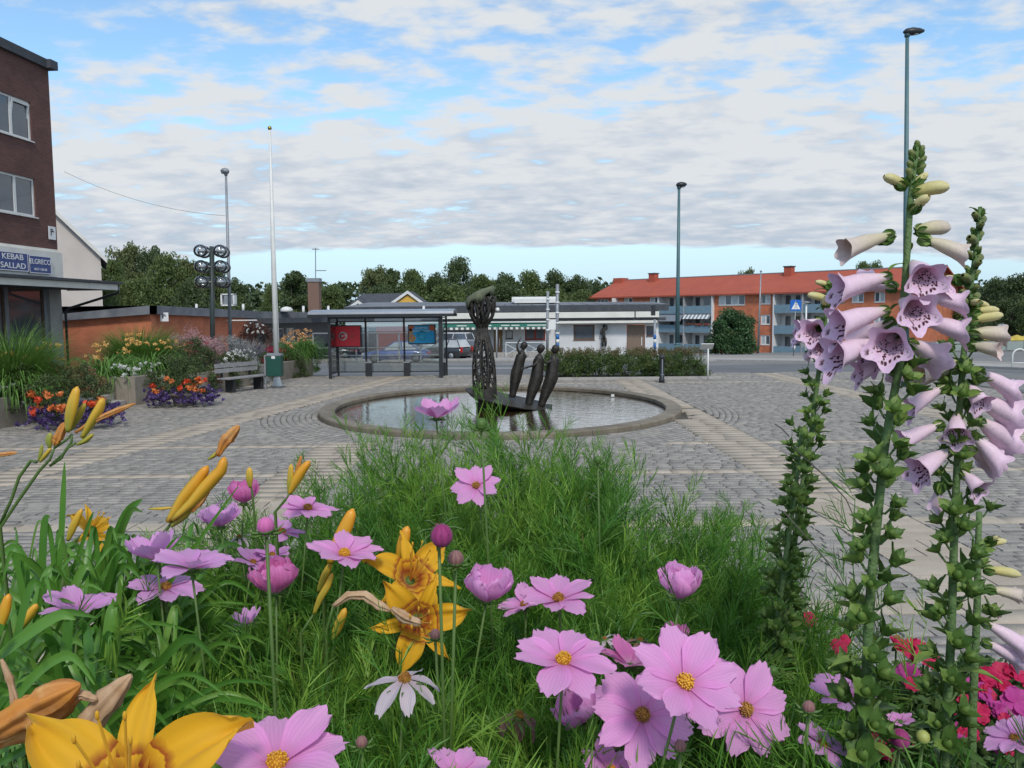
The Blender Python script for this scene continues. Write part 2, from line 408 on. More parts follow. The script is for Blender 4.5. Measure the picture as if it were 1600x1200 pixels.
for kind, nm, mt in ((0, 'sett', 'sett'), (1, 'slab', 'slab')):
    idx = [i for i in range(len(S)) if S[i, 5] == kind and not single[i]]
    V = []; Fa = []; C = []
    for q, i in enumerate(idx):
        V += stone_geo(stones[i]); Fa += [tuple(a + q * 8 for a in f) for f in FQ]; C += [rnd.random()] * 8
    big_mesh(nm + '_field', np.array(V), np.array(Fa), M_[mt], paving, np.array(C))
    for i in [i for i in order if S[i, 5] == kind]:
        m = MB(); m.cv = rnd.random(); m.add(stone_geo(stones[i]), FQ); m.build(nm, M_[mt], paving, loc=(stones[i][0], stones[i][1], 0))
# ---- kerbs, road surfaces and stripes beyond the plaza
def sheet(name, pts, mt, lift=.0):
    mb = MB(); q = [G(*p) for p in pts]
    mb.add([(v.x, v.y, v.z - .045 + lift) for v in q], [tuple(range(len(q)))]); return struct(name, mb, M_[mt])
def strip(name, top, bot, mt, lift, h=0):
    """ribbon between two pixel polylines of the photograph, laid on the ground"""
    mb = MB(); a = [G(*p) for p in top]; b = [G(*p) for p in bot]; n = len(a)
    vs = [(v.x, v.y, gz(v.y) - .045 + lift + h) for v in a] + [(v.x, v.y, gz(v.y) - .045 + lift + h) for v in b]
    fs = [(n+i, n+i+1, i+1, i) for i in range(n-1)]
    if h:
        vs += [(v.x, v.y, gz(v.y) - .05) for v in b]; fs += [(2*n+i, 2*n+i+1, n+i+1, n+i) for i in range(n-1)]
    mb.add(vs, fs); return struct(name, mb, M_[mt])
xs = list(range(440, 1130, 30))
strip('road', [(x, 570) for x in range(420, 1121, 50)] + [(1220,568),(1320,567),(1450,573),(1620,580)],
      [(x, 585) for x in range(420, 1121, 50)] + [(1220,583),(1320,590),(1450,600),(1620,613)], 'asphalt_dark', .012)
strip('kerb', [(x, 560.5) for x in range(420, 1121, 50)] + [(1220,562),(1320,563),(1450,567),(1620,573)],
      [(x, 563.5) for x in range(420, 1121, 50)] + [(1220,565),(1320,566.5),(1450,571),(1620,578)], 'kerb', .0, .12)
strip('kerb', [(x, 588) for x in range(470, 870, 50)], [(x, 589.6) for x in range(470, 870, 50)], 'kerb', .0, .10)
strip('pavement', [(x, 589.9) for x in range(470, 870, 50)], [(x, 594) for x in range(470, 870, 50)], 'pavement', .03)
strip('lane_line', [(x, 574) for x in range(690, 861, 40)], [(x, 574.8) for x in range(690, 861, 40)], 'line', .02)
strip('pavement', [(1100,554),(1200,554),(1320,556),(1450,560),(1620,566)], [(1100,560),(1200,561),(1320,562.5),(1450,566),(1620,572)], 'pavement', .006)
# ================================================================ the pool
WZ = -.0
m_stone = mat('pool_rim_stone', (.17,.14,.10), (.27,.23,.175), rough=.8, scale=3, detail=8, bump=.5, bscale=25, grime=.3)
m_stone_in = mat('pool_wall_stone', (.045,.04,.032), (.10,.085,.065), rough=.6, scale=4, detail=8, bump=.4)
m_bot = mat('pool_floor_algae', (.13,.085,.035), (.21,.15,.07), rough=.9, scale=1.2, detail=8, grime=.3)
m_water = bpy.data.materials.new('pool_water'); m_water.use_nodes = True
t = m_water.node_tree; n = t.nodes; l = t.links; n.clear()
o_ = n.new('ShaderNodeOutputMaterial'); tr = n.new('ShaderNodeBsdfTransparent'); tr.inputs[0].default_value = (.78,.68,.5,1)
g_ = n.new('ShaderNodeBsdfGlossy'); g_.inputs['Roughness'].default_value = .015; g_.inputs[0].default_value = (1,1,1,1)
fr = n.new('ShaderNodeFresnel'); fr.inputs[0].default_value = 1.36
tcn = n.new('ShaderNodeTexCoord'); w1 = n.new('ShaderNodeTexNoise'); w1.inputs['Scale'].default_value = 3.5; w1.inputs['Detail'].default_value = 3
mp = n.new('ShaderNodeMapping'); mp.inputs['Scale'].default_value = (1, 2.2, 1); l.new(tcn.outputs['Object'], mp.inputs[0]); l.new(mp.outputs[0], w1.inputs['Vector'])
bp = n.new('ShaderNodeBump'); bp.inputs['Strength'].default_value = .3; bp.inputs['Distance'].default_value = .03; l.new(w1.outputs[0], bp.inputs['Height'])
l.new(bp.outputs[0], g_.inputs['Normal']); l.new(bp.outputs[0], fr.inputs['Normal'])
fa = n.new('ShaderNodeMath'); fa.operation = 'MULTIPLY'; fa.use_clamp = True; fa.inputs[1].default_value = 1.6; l.new(fr.outputs[0], fa.inputs[0])
ms = n.new('ShaderNodeMixShader'); l.new(fa.outputs[0], ms.inputs[0]); l.new(tr.outputs[0], ms.inputs[1]); l.new(g_.outputs[0], ms.inputs[2]); l.new(ms.outputs[0], o_.inputs[0])
pool = thing('fountain_pool', 'oval shallow pool with a low brown stone rim in the paved square', 'pool', (PX, PY, 0))
def ell(a, b, z, A): return (PX + a * math.cos(A), PY + b * math.sin(A), z)
NS = 44
RZ = .11
for i in range(NS):                       # rim stones
    mb = MB(); mb.cv = rnd.random(); A0, A1 = 2*PI*i/NS + .0012, 2*PI*(i+1)/NS - .0012
    prof = [(0, -.03), (0, RZ - .03), (.015, RZ - .008), (.035, RZ), (.36, RZ - .004), (.38, RZ - .02), (.38, RZ - .10), (.0, -.03)]
    vs = []; dz = rnd.uniform(-.003, .003)
    for A in (A0, (A0 + A1) / 2, A1):
        for dr, z in prof[:7]: vs.append(ell(PA - dr, PB - dr, z + dz, A))
    fs = []
    for k in range(2):
        for j in range(6): a = k*7 + j; fs.append((a, a+7, a+8, a+1))
    fs += [(0,1,2,3,4,5,6), tuple(range(20, 13, -1))]
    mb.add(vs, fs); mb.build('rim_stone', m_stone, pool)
mb = MB(); vs = []; K = 96
for i in range(K):
    A = 2*PI*i/K; vs += [ell(PA - .34, PB - .34, RZ - .02, A), ell(PA - .34, PB - .34, -.026, A)]
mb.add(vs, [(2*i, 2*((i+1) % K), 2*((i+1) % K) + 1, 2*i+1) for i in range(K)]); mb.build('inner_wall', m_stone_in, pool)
mb = MB(); mb.add([ell(PA - .33, PB - .33, -.024, 2*PI*i/K) for i in range(K)], [tuple(range(K))]); mb.build('pool_floor', m_bot, pool)
mb = MB(); mb.add([ell(PA - .335, PB - .335, WZ, 2*PI*i/K) for i in range(K)], [tuple(range(K))])
mb.build('water', m_water, pool)
q = P(955, 613, Y0(955, 613, RZ)); mb = MB(); mb.cbox((q.x, q.y - .36, RZ - .06), (.09, .05, .07)); mb.build('overflow_cap', M_['white'], pool)
# ---------------------------------------------------------------- boat sculpture
SY = 21.4
sp_ = P(795, 640, SY); boat = thing('bronze_boat_sculpture', 'bronze fountain sculpture of a leaf-shaped boat standing in the pool', 'sculpture', (sp_.x, SY, WZ))
def bp3(px, py, dy=0): v = P(px, py, SY); return Vector((v.x, v.y + dy, v.z))
# deck and hull: plan like a leaf, seen from the side; stations along its length
st = [(727, 609, .03), (733, 611, .20), (748, 616, .40), (770, 621, .52), (795, 626, .55), (820, 631, .50), (842, 635, .36), (855, 638, .2), (863, 634, .03)]
keel = [(729, 612), (737, 620), (750, 630), (768, 639), (795, 642), (820, 643), (842, 643), (855, 642), (862, 638)]
vs = []; M = 9
for (px, py, hw), (kx, ky) in zip(st, keel):
    a = bp3(px, py); k = bp3(kx, ky)
    for j in range(M):
        u = -1 + 2 * j / (M - 1)
        vs.append((a.x, SY + u * hw * 1.35, a.z + .03 + .07 * u * min(1, hw * 3)))
    for j in range(M):
        u = 1 - 2 * j / (M - 1); dd = (1 - abs(u) ** 1.6)
        vs.append((a.x + (k.x - a.x) * dd, SY + u * hw * 1.35, a.z + .01 + .07 * u * min(1, hw * 3) - (a.z - k.z) * dd))
R_ = 2 * M; fs = [(i*R_+j, i*R_+(j+1) % R_, (i+1)*R_+(j+1) % R_, (i+1)*R_+j) for i in range(len(st)-1) for j in range(R_)]
mb = MB(); mb.smooth = False; mb.add(vs, fs + [tuple(range(R_))[::-1], tuple(range((len(st)-1)*R_, len(st)*R_))]); mb.build('boat_hull', M_['bronze'], boat)
mb = MB(); c = bp3(755, 636); mb.lathe([(.16, -.03), (.15, c.z - .1), (.2, c.z + .12)], 12, (c.x, SY, 0)); mb.build('support_foot', M_['bronze'], boat); c = bp3(828, 638); mb = MB(); mb.lathe([(.10, -.03), (.10, c.z + .05)], 12, (c.x, SY, 0)); mb.build('support_foot', M_['bronze'], boat)
# lattice woman column
PXM = F / SY
base = bp3(758, 618); top = bp3(752, 465)
cx = lambda tt: base.x + (bp3(753, 520).x - base.x) * min(1, tt * 1.4)
prof = [(0, 18.0), (.12, 18.2), (.28, 17.5), (.42, 15), (.52, 11.5), (.60, 8.2), (.645, 7.2), (.68, 8.6), (.72, 14), (.78, 18.5), (.85, 20.5), (.93, 21.5), (1, 21.5)]
Hc = bp3(752, 455).z - base.z
def rad(tt):
    for (a, ra), (b, rb) in zip(prof[:-1], prof[1:]):
        if tt <= b: u = (tt - a) / (b - a); u = u*u*(3-2*u) * .5 + u * .5; return (ra + (rb - ra) * u) / PXM
    return prof[-1][1] / PXM
colm = thing('bronze_lattice_column', 'tall openwork bronze woman column with a bulging mossy crown on the boat', 'sculpture', (base.x, SY, base.z - .02))
def cpt(A, tt, k=1.0): r = rad(tt) * k; return Vector((cx(tt) + r * math.cos(A), SY + r * .9 * math.sin(A), base.z + Hc * tt))
mb = MB()
for i in range(11):
    A = 2*PI*i/11 + rnd.uniform(-.1, .1); ph = rnd.random()*6
    mb.tube([cpt(A + .12 * math.sin(tt * 9 + ph) * (tt < .6), tt) for tt in np.linspace(0, .68, 20)], [.019 + .014 * (tt > .4) for tt in np.linspace(0, .68, 20)], 5)
for i in range(3):
    A = 2*PI*i/3; mb.tube([cpt(A, tt, .3) for tt in np.linspace(0, .6, 8)], .03, 5)
mb.build('skirt_ribs', M_['bronze'], colm)
mb = MB()
for i in range(190):                                    # loops and cross pieces of the lattice
    tt = rnd.random() ** 1.15 * .5; A = rnd.random() * 2*PI; w = rnd.uniform(.12, .28); h = rnd.uniform(.02, .05)
    mb.tube([cpt(A + w * math.cos(b), tt + h * (1 + math.sin(b))) for b in np.linspace(0, 2*PI * rnd.uniform(.5, 1), 8)], rnd.uniform(.009, .017), 4)
mb.build('lattice_loops', M_['bronze'], colm, stuff=True)
mb = MB(); mb.lathe([(rad(tt) * .97, base.z + Hc * tt) for tt in np.linspace(.54, .705, 8)], 18, (cx(.6), SY, 0), cap=False)
mb.lathe([(rad(tt) * 1.02, base.z + Hc * tt) for tt in np.linspace(-.02, .07, 3)], 18, (cx(0), SY, 0), cap=False); mb.build('waist', M_['bronze'], colm)
mb = MB()
for i in range(13):
    A = 2*PI*i/13; mb.tube([cpt(A + .10 * math.sin(tt * 30 + i * 2.4), tt) for tt in np.linspace(.66, .95, 14)], .033, 6)
    mb.tube([cpt(A + .24 + .28 * math.sin(tt * 20 + i), tt) for tt in np.linspace(.70, .94, 12)], .021, 5)
for i in range(4):
    mb.tube([cpt(2*PI*i/4 + .3, tt, .4) for tt in np.linspace(.68, .93, 6)], .035, 5)
for i in range(9):                                       # arches under the crown's edge
    A = 2*PI*i/9; mb.tube([cpt(A + .33 * math.cos(b), .85 + .1 * math.sin(b)) for b in np.linspace(0, PI, 8)], .03, 5)
mb.build('crown_basket', M_['bronze'], colm)
mb = MB(); K = 22; vs = []
tipL, tipR = bp3(729, 464), bp3(771, 452)
cc = (tipL + tipR) / 2 + Vector((0, 0, .02))
for ring, (kr, dz) in enumerate([(1.02, -.20), (1.10, -.08), (1.0, .02), (.5, .06), (.05, .065)]):
    for i in range(K):
        A = 2*PI*i/K; u = math.cos(A); sc_ = .5 + .5 * (i % 2)
        zz = cc.z + (tipR.z - tipL.z) * .85 * u * kr + dz + (.08 * math.sin(A * 5) if ring == 0 else 0) - (.02 if ring == 4 else 0) - .10 * max(0, u) ** 4 * (kr < 1)
        vs.append((cc.x + .34 * kr * u, SY + .35 * kr * math.sin(A), zz))
mb.smooth = True; mb.add(vs, [(r*K+i, r*K+(i+1) % K, (r+1)*K+(i+1) % K, (r+1)*K+i) for r in range(4) for i in range(K)] + [tuple(range(4*K, 5*K))])
o = mb.build('mossy_cap', M_['moss'], colm); sm = o.modifiers.new('s', 'SOLIDIFY'); sm.thickness = .02
q = bp3(775, 484); mb = MB(); mb.ball((q.x + .04, q.y - .1, q.z), .055, 10, 8); mb.build('light_globe', M_['white'], colm)
# three bronze figures
def figure(head, hips, foot, label, arms, dy, lean=0):
    h, hp, ft = (bp3(*p, dy) for p in (head, hips, foot))
    f = thing('bronze_figure', label, 'statue', (ft.x, SY + dy, ft.z), 'bronze figures standing in the boat')
    mb = MB(); mid = (h + hp) / 2; tall = (h - ft).length; s_ = tall / 1.32
    neck = h + (hp - h) * .16
    pts = [ft + Vector((-.01, 0, -.07)), ft + (hp - ft) * .12, ft + (hp - ft) * .35, ft + (hp - ft) * .7, hp, hp + (neck - hp) * .35, hp + (neck - hp) * .7, neck + (hp - neck) * .09, neck, h - (h - neck) * .3]
    rr = [.075, .09, .112, .145, .155, .135, .13, .105, .042, .045]
    ts = []
    for i in range(len(pts) - 1):                        # smooth it
        ts += [(pts[i] * (1-u) + pts[i+1] * u, rr[i] * (1-u) + rr[i+1] * u) for u in (0, .5)]
    ts.append((pts[-1], rr[-1]))
    mb.tube([a for a, b in ts], [b * s_ * (1 + rnd.uniform(-.05, .05)) for a, b in ts], 14, flat=.8)
    cen = [a for a, b in ts]
    for i, v in enumerate(mb.v):
        row, j = divmod(i, 14); c = cen[min(row, len(cen)-1)]; k = 1 + rnd.uniform(-.09, .09) + .07*math.cos(5*2*PI*j/14 + row*.5); mb.v[i] = tuple(c + (Vector(v) - c)*k)
    o = mb.build('robed_body', M_['bronze'], f)
    # surface folds
    mb = MB()
    for i in range(12):
        A = 2*PI*i/12; L = []
        for (a, b) in ts[:14]: L.append(a + Vector((math.cos(A), math.sin(A) * .8, 0)) * b * s_ * .98)
        mb.tube(L, .011, 4)
    mb.build('robe_folds', M_['bronze'], f)
    mb = MB(); mb.ball(h, .085 * s_, 14, 10, (1, 1.05, 1.2)); mb.ball(h + Vector((.02, -.01, .03)), .095 * s_, 12, 8, (1, 1, .95))
    mb.tube([h + Vector((-.07, -.02, -.01)), h + Vector((-.105, -.02, -.03))], [.025, .012], 5); mb.build('head', M_['bronze'], f)
    for arm in arms:
        pp = [bp3(x, y, dy + e) for x, y, e in arm]; mb = MB(); n_ = len(pp)
        mb.tube(pp, [.042 - .022 * i / (n_ - 1) for i in range(n_)], 7)
        dr = (pp[-1] - pp[-2]).normalized()
        for e in (-.03, -.01, .01, .03): mb.tube([pp[-1], pp[-1] + dr * .07 + Vector((0, e, e))], [.011, .006], 4)
        mb.build('arm', M_['bronze'], f)
    return f
figure((818, 541), (808, 580), (801, 617), 'bronze figure nearest the lattice column, one arm curled up over its head', [[(815,555,-.05),(809,547,-.1),(808,538,-.1),(812,531,-.05)], [(822,556,.05),(816,566,.12),(811,574,.15)]], .05)
figure((844, 545), (838, 592), (826, 629), 'middle bronze figure reaching a hand to the one before it', [[(843,560,-.08),(834,570,-.12),(821,574,-.1)], [(846,562,.06),(848,580,.1)]], -.12)
figure((867, 546), (861, 592), (846, 631), 'bronze figure at the low end of the boat leaning back, broad robe', [[(864,560,-.08),(856,566,-.14),(848,565,-.1)], [(869,562,.06),(870,585,.1)]], -.05)
# ================================================================ bus shelter
def vp(px, Y, z): v = P(px, 500, Y); return Vector((v.x, Y, z))
BY = 32.6; z_r = 2.42
sh = thing('bus_shelter', 'glass bus shelter with a curved grey roof and black frame beside the road', 'bus shelter', (vp(600, BY, 0).x, BY, 0))
mb = MB(); Xl, Xr = vp(490, BY, 0).x, vp(711, BY, 0).x
prof = [(BY - .95, z_r), (BY - .9, z_r + .10), (BY - .6, z_r + .15), (BY, z_r + .19), (BY + .6, z_r + .15), (BY + .9, z_r + .10), (BY + .95, z_r), (BY + .8, z_r - .02), (BY, z_r + .15), (BY - .8, z_r - .02)]
n_ = len(prof); mb.add([(Xl, a, b) for a, b in prof] + [(Xr, a, b) for a, b in prof], [(i, (i+1) % n_, n_ + (i+1) % n_, n_ + i) for i in range(n_)] + [tuple(range(n_-1, -1, -1)), tuple(range(n_, 2*n_))])
m_roof = mat('shelter_roof', (.16,.18,.22), (.24,.27,.31), rough=.35, scale=2, spec=.6); mb.build('curved_roof', m_roof, sh)
mb = MB(); mb.box((Xl - .02, BY - .98, z_r - .10), (Xr + .02, BY - .93, z_r + .01)); mb.box((Xl - .02, BY + .93, z_r - .10), (Xr + .02, BY + .98, z_r + .01)); mb.build('eaves_gutter', M_['black'], sh)
posts = [(514, BY - .7), (527, BY + .7), (571, BY + .7), (631, BY + .7), (688, BY - .7), (697, BY + .7)]
for px, y in posts:
    x = vp(px, y, 0).x; mb = MB(); w = .10 if px in (514,) else (.15 if px == 688 else .07); mb.cbox((x, y, (z_r - .1 - .02) / 2), (w, .09, z_r - .08)); mb.build('post', M_['black'], sh)
mb = MB(); xa, xb = vp(527, BY + .7, 0).x, vp(697, BY + .7, 0).x
for z in (.16, z_r - .28, z_r - .14): mb.box((xa, BY + .67, z - .02), (xb, BY + .73, z + .02))
x5, x6 = vp(514, BY - .7, 0).x, vp(688, BY - .7, 0).x
mb.box((x5, BY - .73, z_r - .16), (x6, BY - .67, z_r - .10))
for x, z in ((x5, .16), (x5, z_r - .3), (x6, .16), (x6, z_r - .3)): mb.box((x - .02, BY - .66, z - .02), (x + .02, BY + .66, z + .02))
mb.build('cross_rail', M_['black'], sh)
xs_ = [xa, vp(571, BY + .7, 0).x, vp(631, BY + .7, 0).x, xb]
for a, b in zip(xs_[:-1], xs_[1:]): m_ = MB(); m_.box((a + .05, BY + .695, .18), (b - .05, BY + .705, z_r - .3)); m_.build('glass_pane', M_['glass'], sh)
for x in (x5, x6): m_ = MB(); m_.box((x - .005, BY - .62, .18), (x + .005, BY + .62, z_r - .3)); m_.build('side_glass', M_['glass'], sh)
# posters
def text(body, size, loc, mt, parent, name='lettering', rotz=0, align='CENTER', extr=.002, yscale=1, rx=90):
    c = bpy.data.curves.new(name, 'FONT'); c.body = body; c.size = size; c.extrude = extr; c.align_x = align; c.align_y = 'CENTER'; c.offset = size * .012
    o = bpy.data.objects.new(name, c); link(o, parent); o.location = Vector(loc) - org(parent); o.rotation_euler = (math.radians(rx), 0, rotz); c.materials.append(mt); o.scale = (1, yscale, 1)
    bpy.context.view_layer.update(); me = bpy.data.meshes.new_from_object(o.evaluated_get(bpy.context.evaluated_depsgraph_get())); me.name = name
    r = bpy.data.objects.new(name, me); link(r, parent); r.location = o.location; r.rotation_euler = o.rotation_euler; r.scale = o.scale
    bpy.data.objects.remove(o); r.name = name
    return r
m_red = mat('poster_red', (.85,.05,.07), (.78,.035,.05), rough=.5, scale=3); m_wh = mat('print_white', (.75,.75,.75), (.7,.7,.7), rough=.6)
m_blue = mat('poster_blue', (.02,.46,.82), (.02,.38,.74), rough=.5, scale=3); m_or = mat('poster_orange', (.65,.13,.08), (.6,.2,.1), rough=.6); m_pk = mat('poster_light_pink', (.60,.10,.10), (.5,.06,.07), rough=.6, scale=20)
m_yel = mat('poster_yellow', (.6,.4,.08), (.55,.2,.2), rough=.6, scale=9)
def poster(pxa, pya, pxb, pyb, mt, label, w):
    Yp = BY + .55; a, b = P(pxa, pya, Yp), P(pxb, pyb, Yp)
    t_ = thing('poster', label, 'poster', ((a.x + b.x) / 2, Yp, min(a.z, b.z)), 'posters hung in the shelter')
    mb = MB(); mb.box((a.x - .04, Yp, b.z - .04), (b.x + .04, Yp + .05, a.z + .04)); mb.build('poster_frame', M_['black'], t_)
    mb = MB(); mb.box((a.x, Yp - .012, b.z), (b.x, Yp - .002, a.z)); mb.build('poster_sheet', mt, t_)
    return t_, a, b, Yp
t_, a, b, Yp = poster(522, 510, 563, 541, m_red, 'red poster with a white round logo hanging in the bus shelter', 0)
c = ((a.x + b.x) / 2 - .17, Yp - .016, (a.z + b.z) / 2 + .01)
mb = MB(); 
MR = Matrix.Rotation(PI/2, 4, 'X')
mb.lathe([(.17, 0), (.17, .004)], 20, c, M=MR); mb.build('round_logo', m_wh, t_)
mb = MB(); mb.lathe([(.12, 0), (.12, .004)], 20, (c[0], c[1] - .005, c[2]), M=MR); mb.build('logo_disc', m_red, t_)
mb = MB()
for i in range(3): mb.cbox((c[0] + (i - 1) * .05, c[1] - .010, c[2]), (.022, .003, .10))
mb.build('logo_mark', m_wh, t_)
mb = MB()
for i, (w_, dz) in enumerate(((.26, .06), (.20, -.01), (.24, -.08))): mb.cbox((c[0] + .36, Yp - .015, c[2] + dz), (w_, .003, .035))
mb.build('text_lines', m_pk, t_)
t_, a, b, Yp = poster(639, 509, 679, 536, m_blue, 'blue poster with orange and yellow flower corners hanging in the shelter', 0)
text('EN MITTEN', .10, ((a.x+b.x)/2, Yp - .014, a.z - .10), m_wh, t_); text('FRÅN SOMMAREN', .08, ((a.x+b.x)/2, Yp - .014, a.z - .21), m_wh, t_)
for (u, v, r, mt) in ((.03,.95,.17,m_or),(.97,.95,.19,m_or),(.03,.66,.12,m_yel),(.1,.28,.16,m_yel)):
    mb = MB(); x = a.x + (b.x - a.x) * u; z = b.z + (a.z - b.z) * v; pts = []
    for i in range(20):
        A = 2*PI*i/20; rr = r * (1 + .12 * math.cos(5*A)); pts.append((min(max(x + rr*math.cos(A), a.x), b.x), Yp - .016, min(max(z + rr*math.sin(A), b.z), a.z)))
    mb.add(pts, [tuple(range(20))]); mb.build('flower_print', mt, t_)
mb = MB(); mb.lathe([(.2, 0), (.2, .003)], 20, ((a.x+b.x)/2, Yp - .013, (a.z+b.z)/2 - .05), M=MR); mb.build('round_print', mat('poster_lightblue', (.07,.54,.86), rough=.6), t_)
for px, lab in ((572, 'dark litter box on the floor by the shelter post under the red poster side'), (632, 'dark litter box on the floor by the middle shelter post'), (688, 'dark litter box against the thick shelter post by the blue poster')):
    x = vp(px + 2.5, BY + .5, 0).x; b_ = thing('litter_box', lab, 'litter box', (x, BY + .5, 0)); mb = MB(); mb.box((x - .12, BY + .4, 0), (x + .12, BY + .62, .52)); mb.build('box_body', M_['black'], b_, bevel=.01)
    mb = MB(); mb.box((x - .13, BY + .39, .522), (x + .13, BY + .63, .56)); mb.build('box_lid', M_['grey_metal'], b_)
# info stand at the hedge end, bollard
q = G(1106, 595); s_ = thing('info_stand', 'small white information board on a thin post at the hedge end', 'sign', q)
mb = MB(); mb.tube([q, q + Vector((0, 0, 1.12))], .028, 8); mb.build('post', M_['white'], s_)
mb = MB(); Mx = Matrix.Translation(q + Vector((-.05, -.02, 1.2))) @ Matrix.Rotation(math.radians(-38), 4, 'X'); mb.box((-.22, -.16, -.012), (.22, .16, .012), Mx); mb.build('board', M_['white'], s_)
q = G(1034, 598); s_ = thing('bollard', 'black round bollard with a pale stripe standing before the hedge', 'bollard', q)
mb = MB(); mb.lathe([(.10, 0), (.10, .12), (.085, .14), (.085, .82), (.10, .84), (.10, .90), (.06, .95), (.01, .97)], 18, q); mb.build('post', M_['black'], s_)
mb = MB(); mb.cbox(q + Vector((0, -.09, .5)), (.03, .02, .62)); mb.cbox(q + Vector((0, -.112, .28)), (.12, .015, .03)); mb.build('pale_strip', M_['grey_metal'], s_)
# ================================================================ lamp posts, flagpole, bin, globe lamp
def lamp_post(px, pt, pbase, Y, label, r, head, matn, hw=.5, flip=1, z0=None):
    tp = P(px[0], pt, Y); bz = z0 if z0 is not None else gz(Y)
    bx = P(px[1], 560, Y).x
    t_ = thing('lamp_post', label, 'lamp post', (bx, Y, bz), 'street lamps')
    mb = MB(); H = tp.z - bz
    mb.tube([(bx, Y, bz), (bx, Y, bz + 1.2)], r * 1.45, 12); mb.tube([(bx, Y, bz + 1.2), (bx, Y, bz + 1.28)], [r*1.45, r*1.1], 12); mb.build('pole_base', M_[matn], t_)
    mb = MB(); mb.tube([(bx, Y, bz + 1.28), (bx + (tp.x-bx)*.5, Y, bz + H*.5), (tp.x, Y, tp.z)], [r*1.1, r*.9, r*.62], 12); mb.build('pole', M_[matn], t_)
    mb = MB(); mb.tube([(tp.x, Y, tp.z - .05), (tp.x, Y, tp.z + .12)], r * .95, 10); mb.build('pole_cap', M_[matn], t_)
    prof = [(0, .0), (.12, .07), (.45, .10), (.8, .07), (1, .02)]
    mb = MB(); vs = []; K = 10
    for u, h in prof:
        for j in range(K):
            A = 2*PI*j/K; vs.append((tp.x + flip * (u * hw - .12), Y + math.cos(A) * (.05 + h * .9), tp.z + .10 + math.sin(A) * (h + .02) + u * .02))
    mb.smooth = True; mb.add(vs, [(i*K+j, i*K+(j+1) % K, (i+1)*K+(j+1) % K, (i+1)*K+j) for i in range(4) for j in range(K)] + [tuple(range(K))[::-1], tuple(range(4*K, 5*K))]); mb.build('lamp_head', M_['grey_metal' if matn == 'grey_metal' else 'black'], t_)
    mb = MB(); mb.ball((tp.x + flip * (.55 * hw - .12), Y, tp.z + .055), .09, 10, 6, (1.6, 1, .7)); mb.build('lamp_glass', mat('lamp_lens', (.5,.55,.58), rough=.1), t_)
    return t_
lamp_post((1417.5, 1415), 55, 600, 26.5, 'tall teal lamp post rising behind the foxgloves, highest in view', .085, 1, 'teal', hw=.62)
lamp_post((1061, 1058), 293, 575, 34.5, 'green-grey lamp post rising behind the hedge by the low shops', .085, 1, 'teal', hw=.42)
lamp_post((353, 361), 272, 590, 31.5, 'slim grey lamp post behind the raised flower bed with the wire', .065, 1, 'grey_metal', hw=.3, flip=-1)
q = G(433, 604); fp = thing('flagpole', 'tall white flagpole with a gilt ball standing behind the litter bin', 'flagpole', q)
tp = P(421.5, 203, q.y)
mb = MB(); mb.lathe([(.20, 0), (.20, .05), (.15, .10), (.12, .25), (.11, .30)], 18, q); mb.build('pole_foot', M_['white'], fp)
mb = MB(); mb.tube([q + Vector((0,0,.28)), q * .5 + tp * .5, tp], [.095, .08, .035], 14); mb.build('pole', M_['white'], fp)
mb = MB(); mb.ball(tp + Vector((0,0,.06)), .07, 12, 8); mb.build('gilt_ball', mat('gilt', (.45,.33,.08), metal=.8, rough=.35), fp)
mb = MB(); mb.tube([tp + Vector((.04,-.05,-.05)), q + Vector((.14,-.1,1.5))], .006, 4); mb.build('halyard', M_['white'], fp)
q = G(433, 607); bn = thing('litter_bin', 'dark green litter bin with grey top in front of the white flagpole', 'litter bin', q + Vector((0, -.15, 0)))
q = q + Vector((0, -.18, 0))
mb = MB(); mb.box(q + Vector((-.24, -.17, .42)), q + Vector((.24, .17, 1.08))); mb.build('bin_body', M_['green_metal'], bn, bevel=.02)
mb = MB(); mb.box(q + Vector((-.25, -.18, 1.1)), q + Vector((.25, .18, 1.13))); mb.box(q + Vector((-.23, -.1, 1.13)), q + Vector((.23, .16, 1.17))); mb.build('bin_lid', M_['grey_metal'], bn)
mb = MB(); mb.box(q + Vector((-.06, -.175, 1.0)), q + Vector((.06, -.171, 1.09))); mb.build('sticker', M_['white'], bn)
mb = MB(); mb.cbox(q + Vector((-.32, 0, .55)), (.05, .05, 1.12)); mb.cbox(q + Vector((-.27, 0, .9)), (.08, .03, .04)); mb.build('bin_post', M_['grey_metal'], bn)
# globe lamp
GY = 30.0; x = P(331, 560, GY).x; gl = thing('globe_lamp', 'dark lamp post with three tiers of clear glass globes behind the flower bed', 'lamp post', (x, GY, 0))
tp = P(331, 385, GY)
mb = MB(); mb.tube([(x, GY, 0), (tp.x, GY, tp.z)], .085, 14); mb.build('pole', mat('dark_post', (.04,.055,.055), rough=.5), gl)
gm = glass_mat('globe_glass', (.92,.94,.95), .06, .08); gi = mat('lamp_core', (.25,.26,.28), (.5,.5,.5), rough=.4, scale=20)
for tz, rr in ((393, .26), (417, .28), (441, .30)):
    cz = P(331, tz, GY).z
    for k in range(4):
        A = PI/4 + k * PI/2 + .15; dv = Vector((math.cos(A), math.sin(A), 0))
        mb = MB(); mb.ball(Vector((tp.x, GY, cz)) + dv * .46, .24, 16, 10, (1, 1, .92)); mb.build('glass_globe', gm, gl)
        mb = MB(); mb.tube([Vector((tp.x, GY, cz)), Vector((tp.x, GY, cz)) + dv * .42], .03, 6); mb.lathe([(.10, -.05), (.13, 0), (.07, .07)], 10, Vector((tp.x, GY, cz)) + dv * .42); mb.build('lamp_arm', gi, gl)
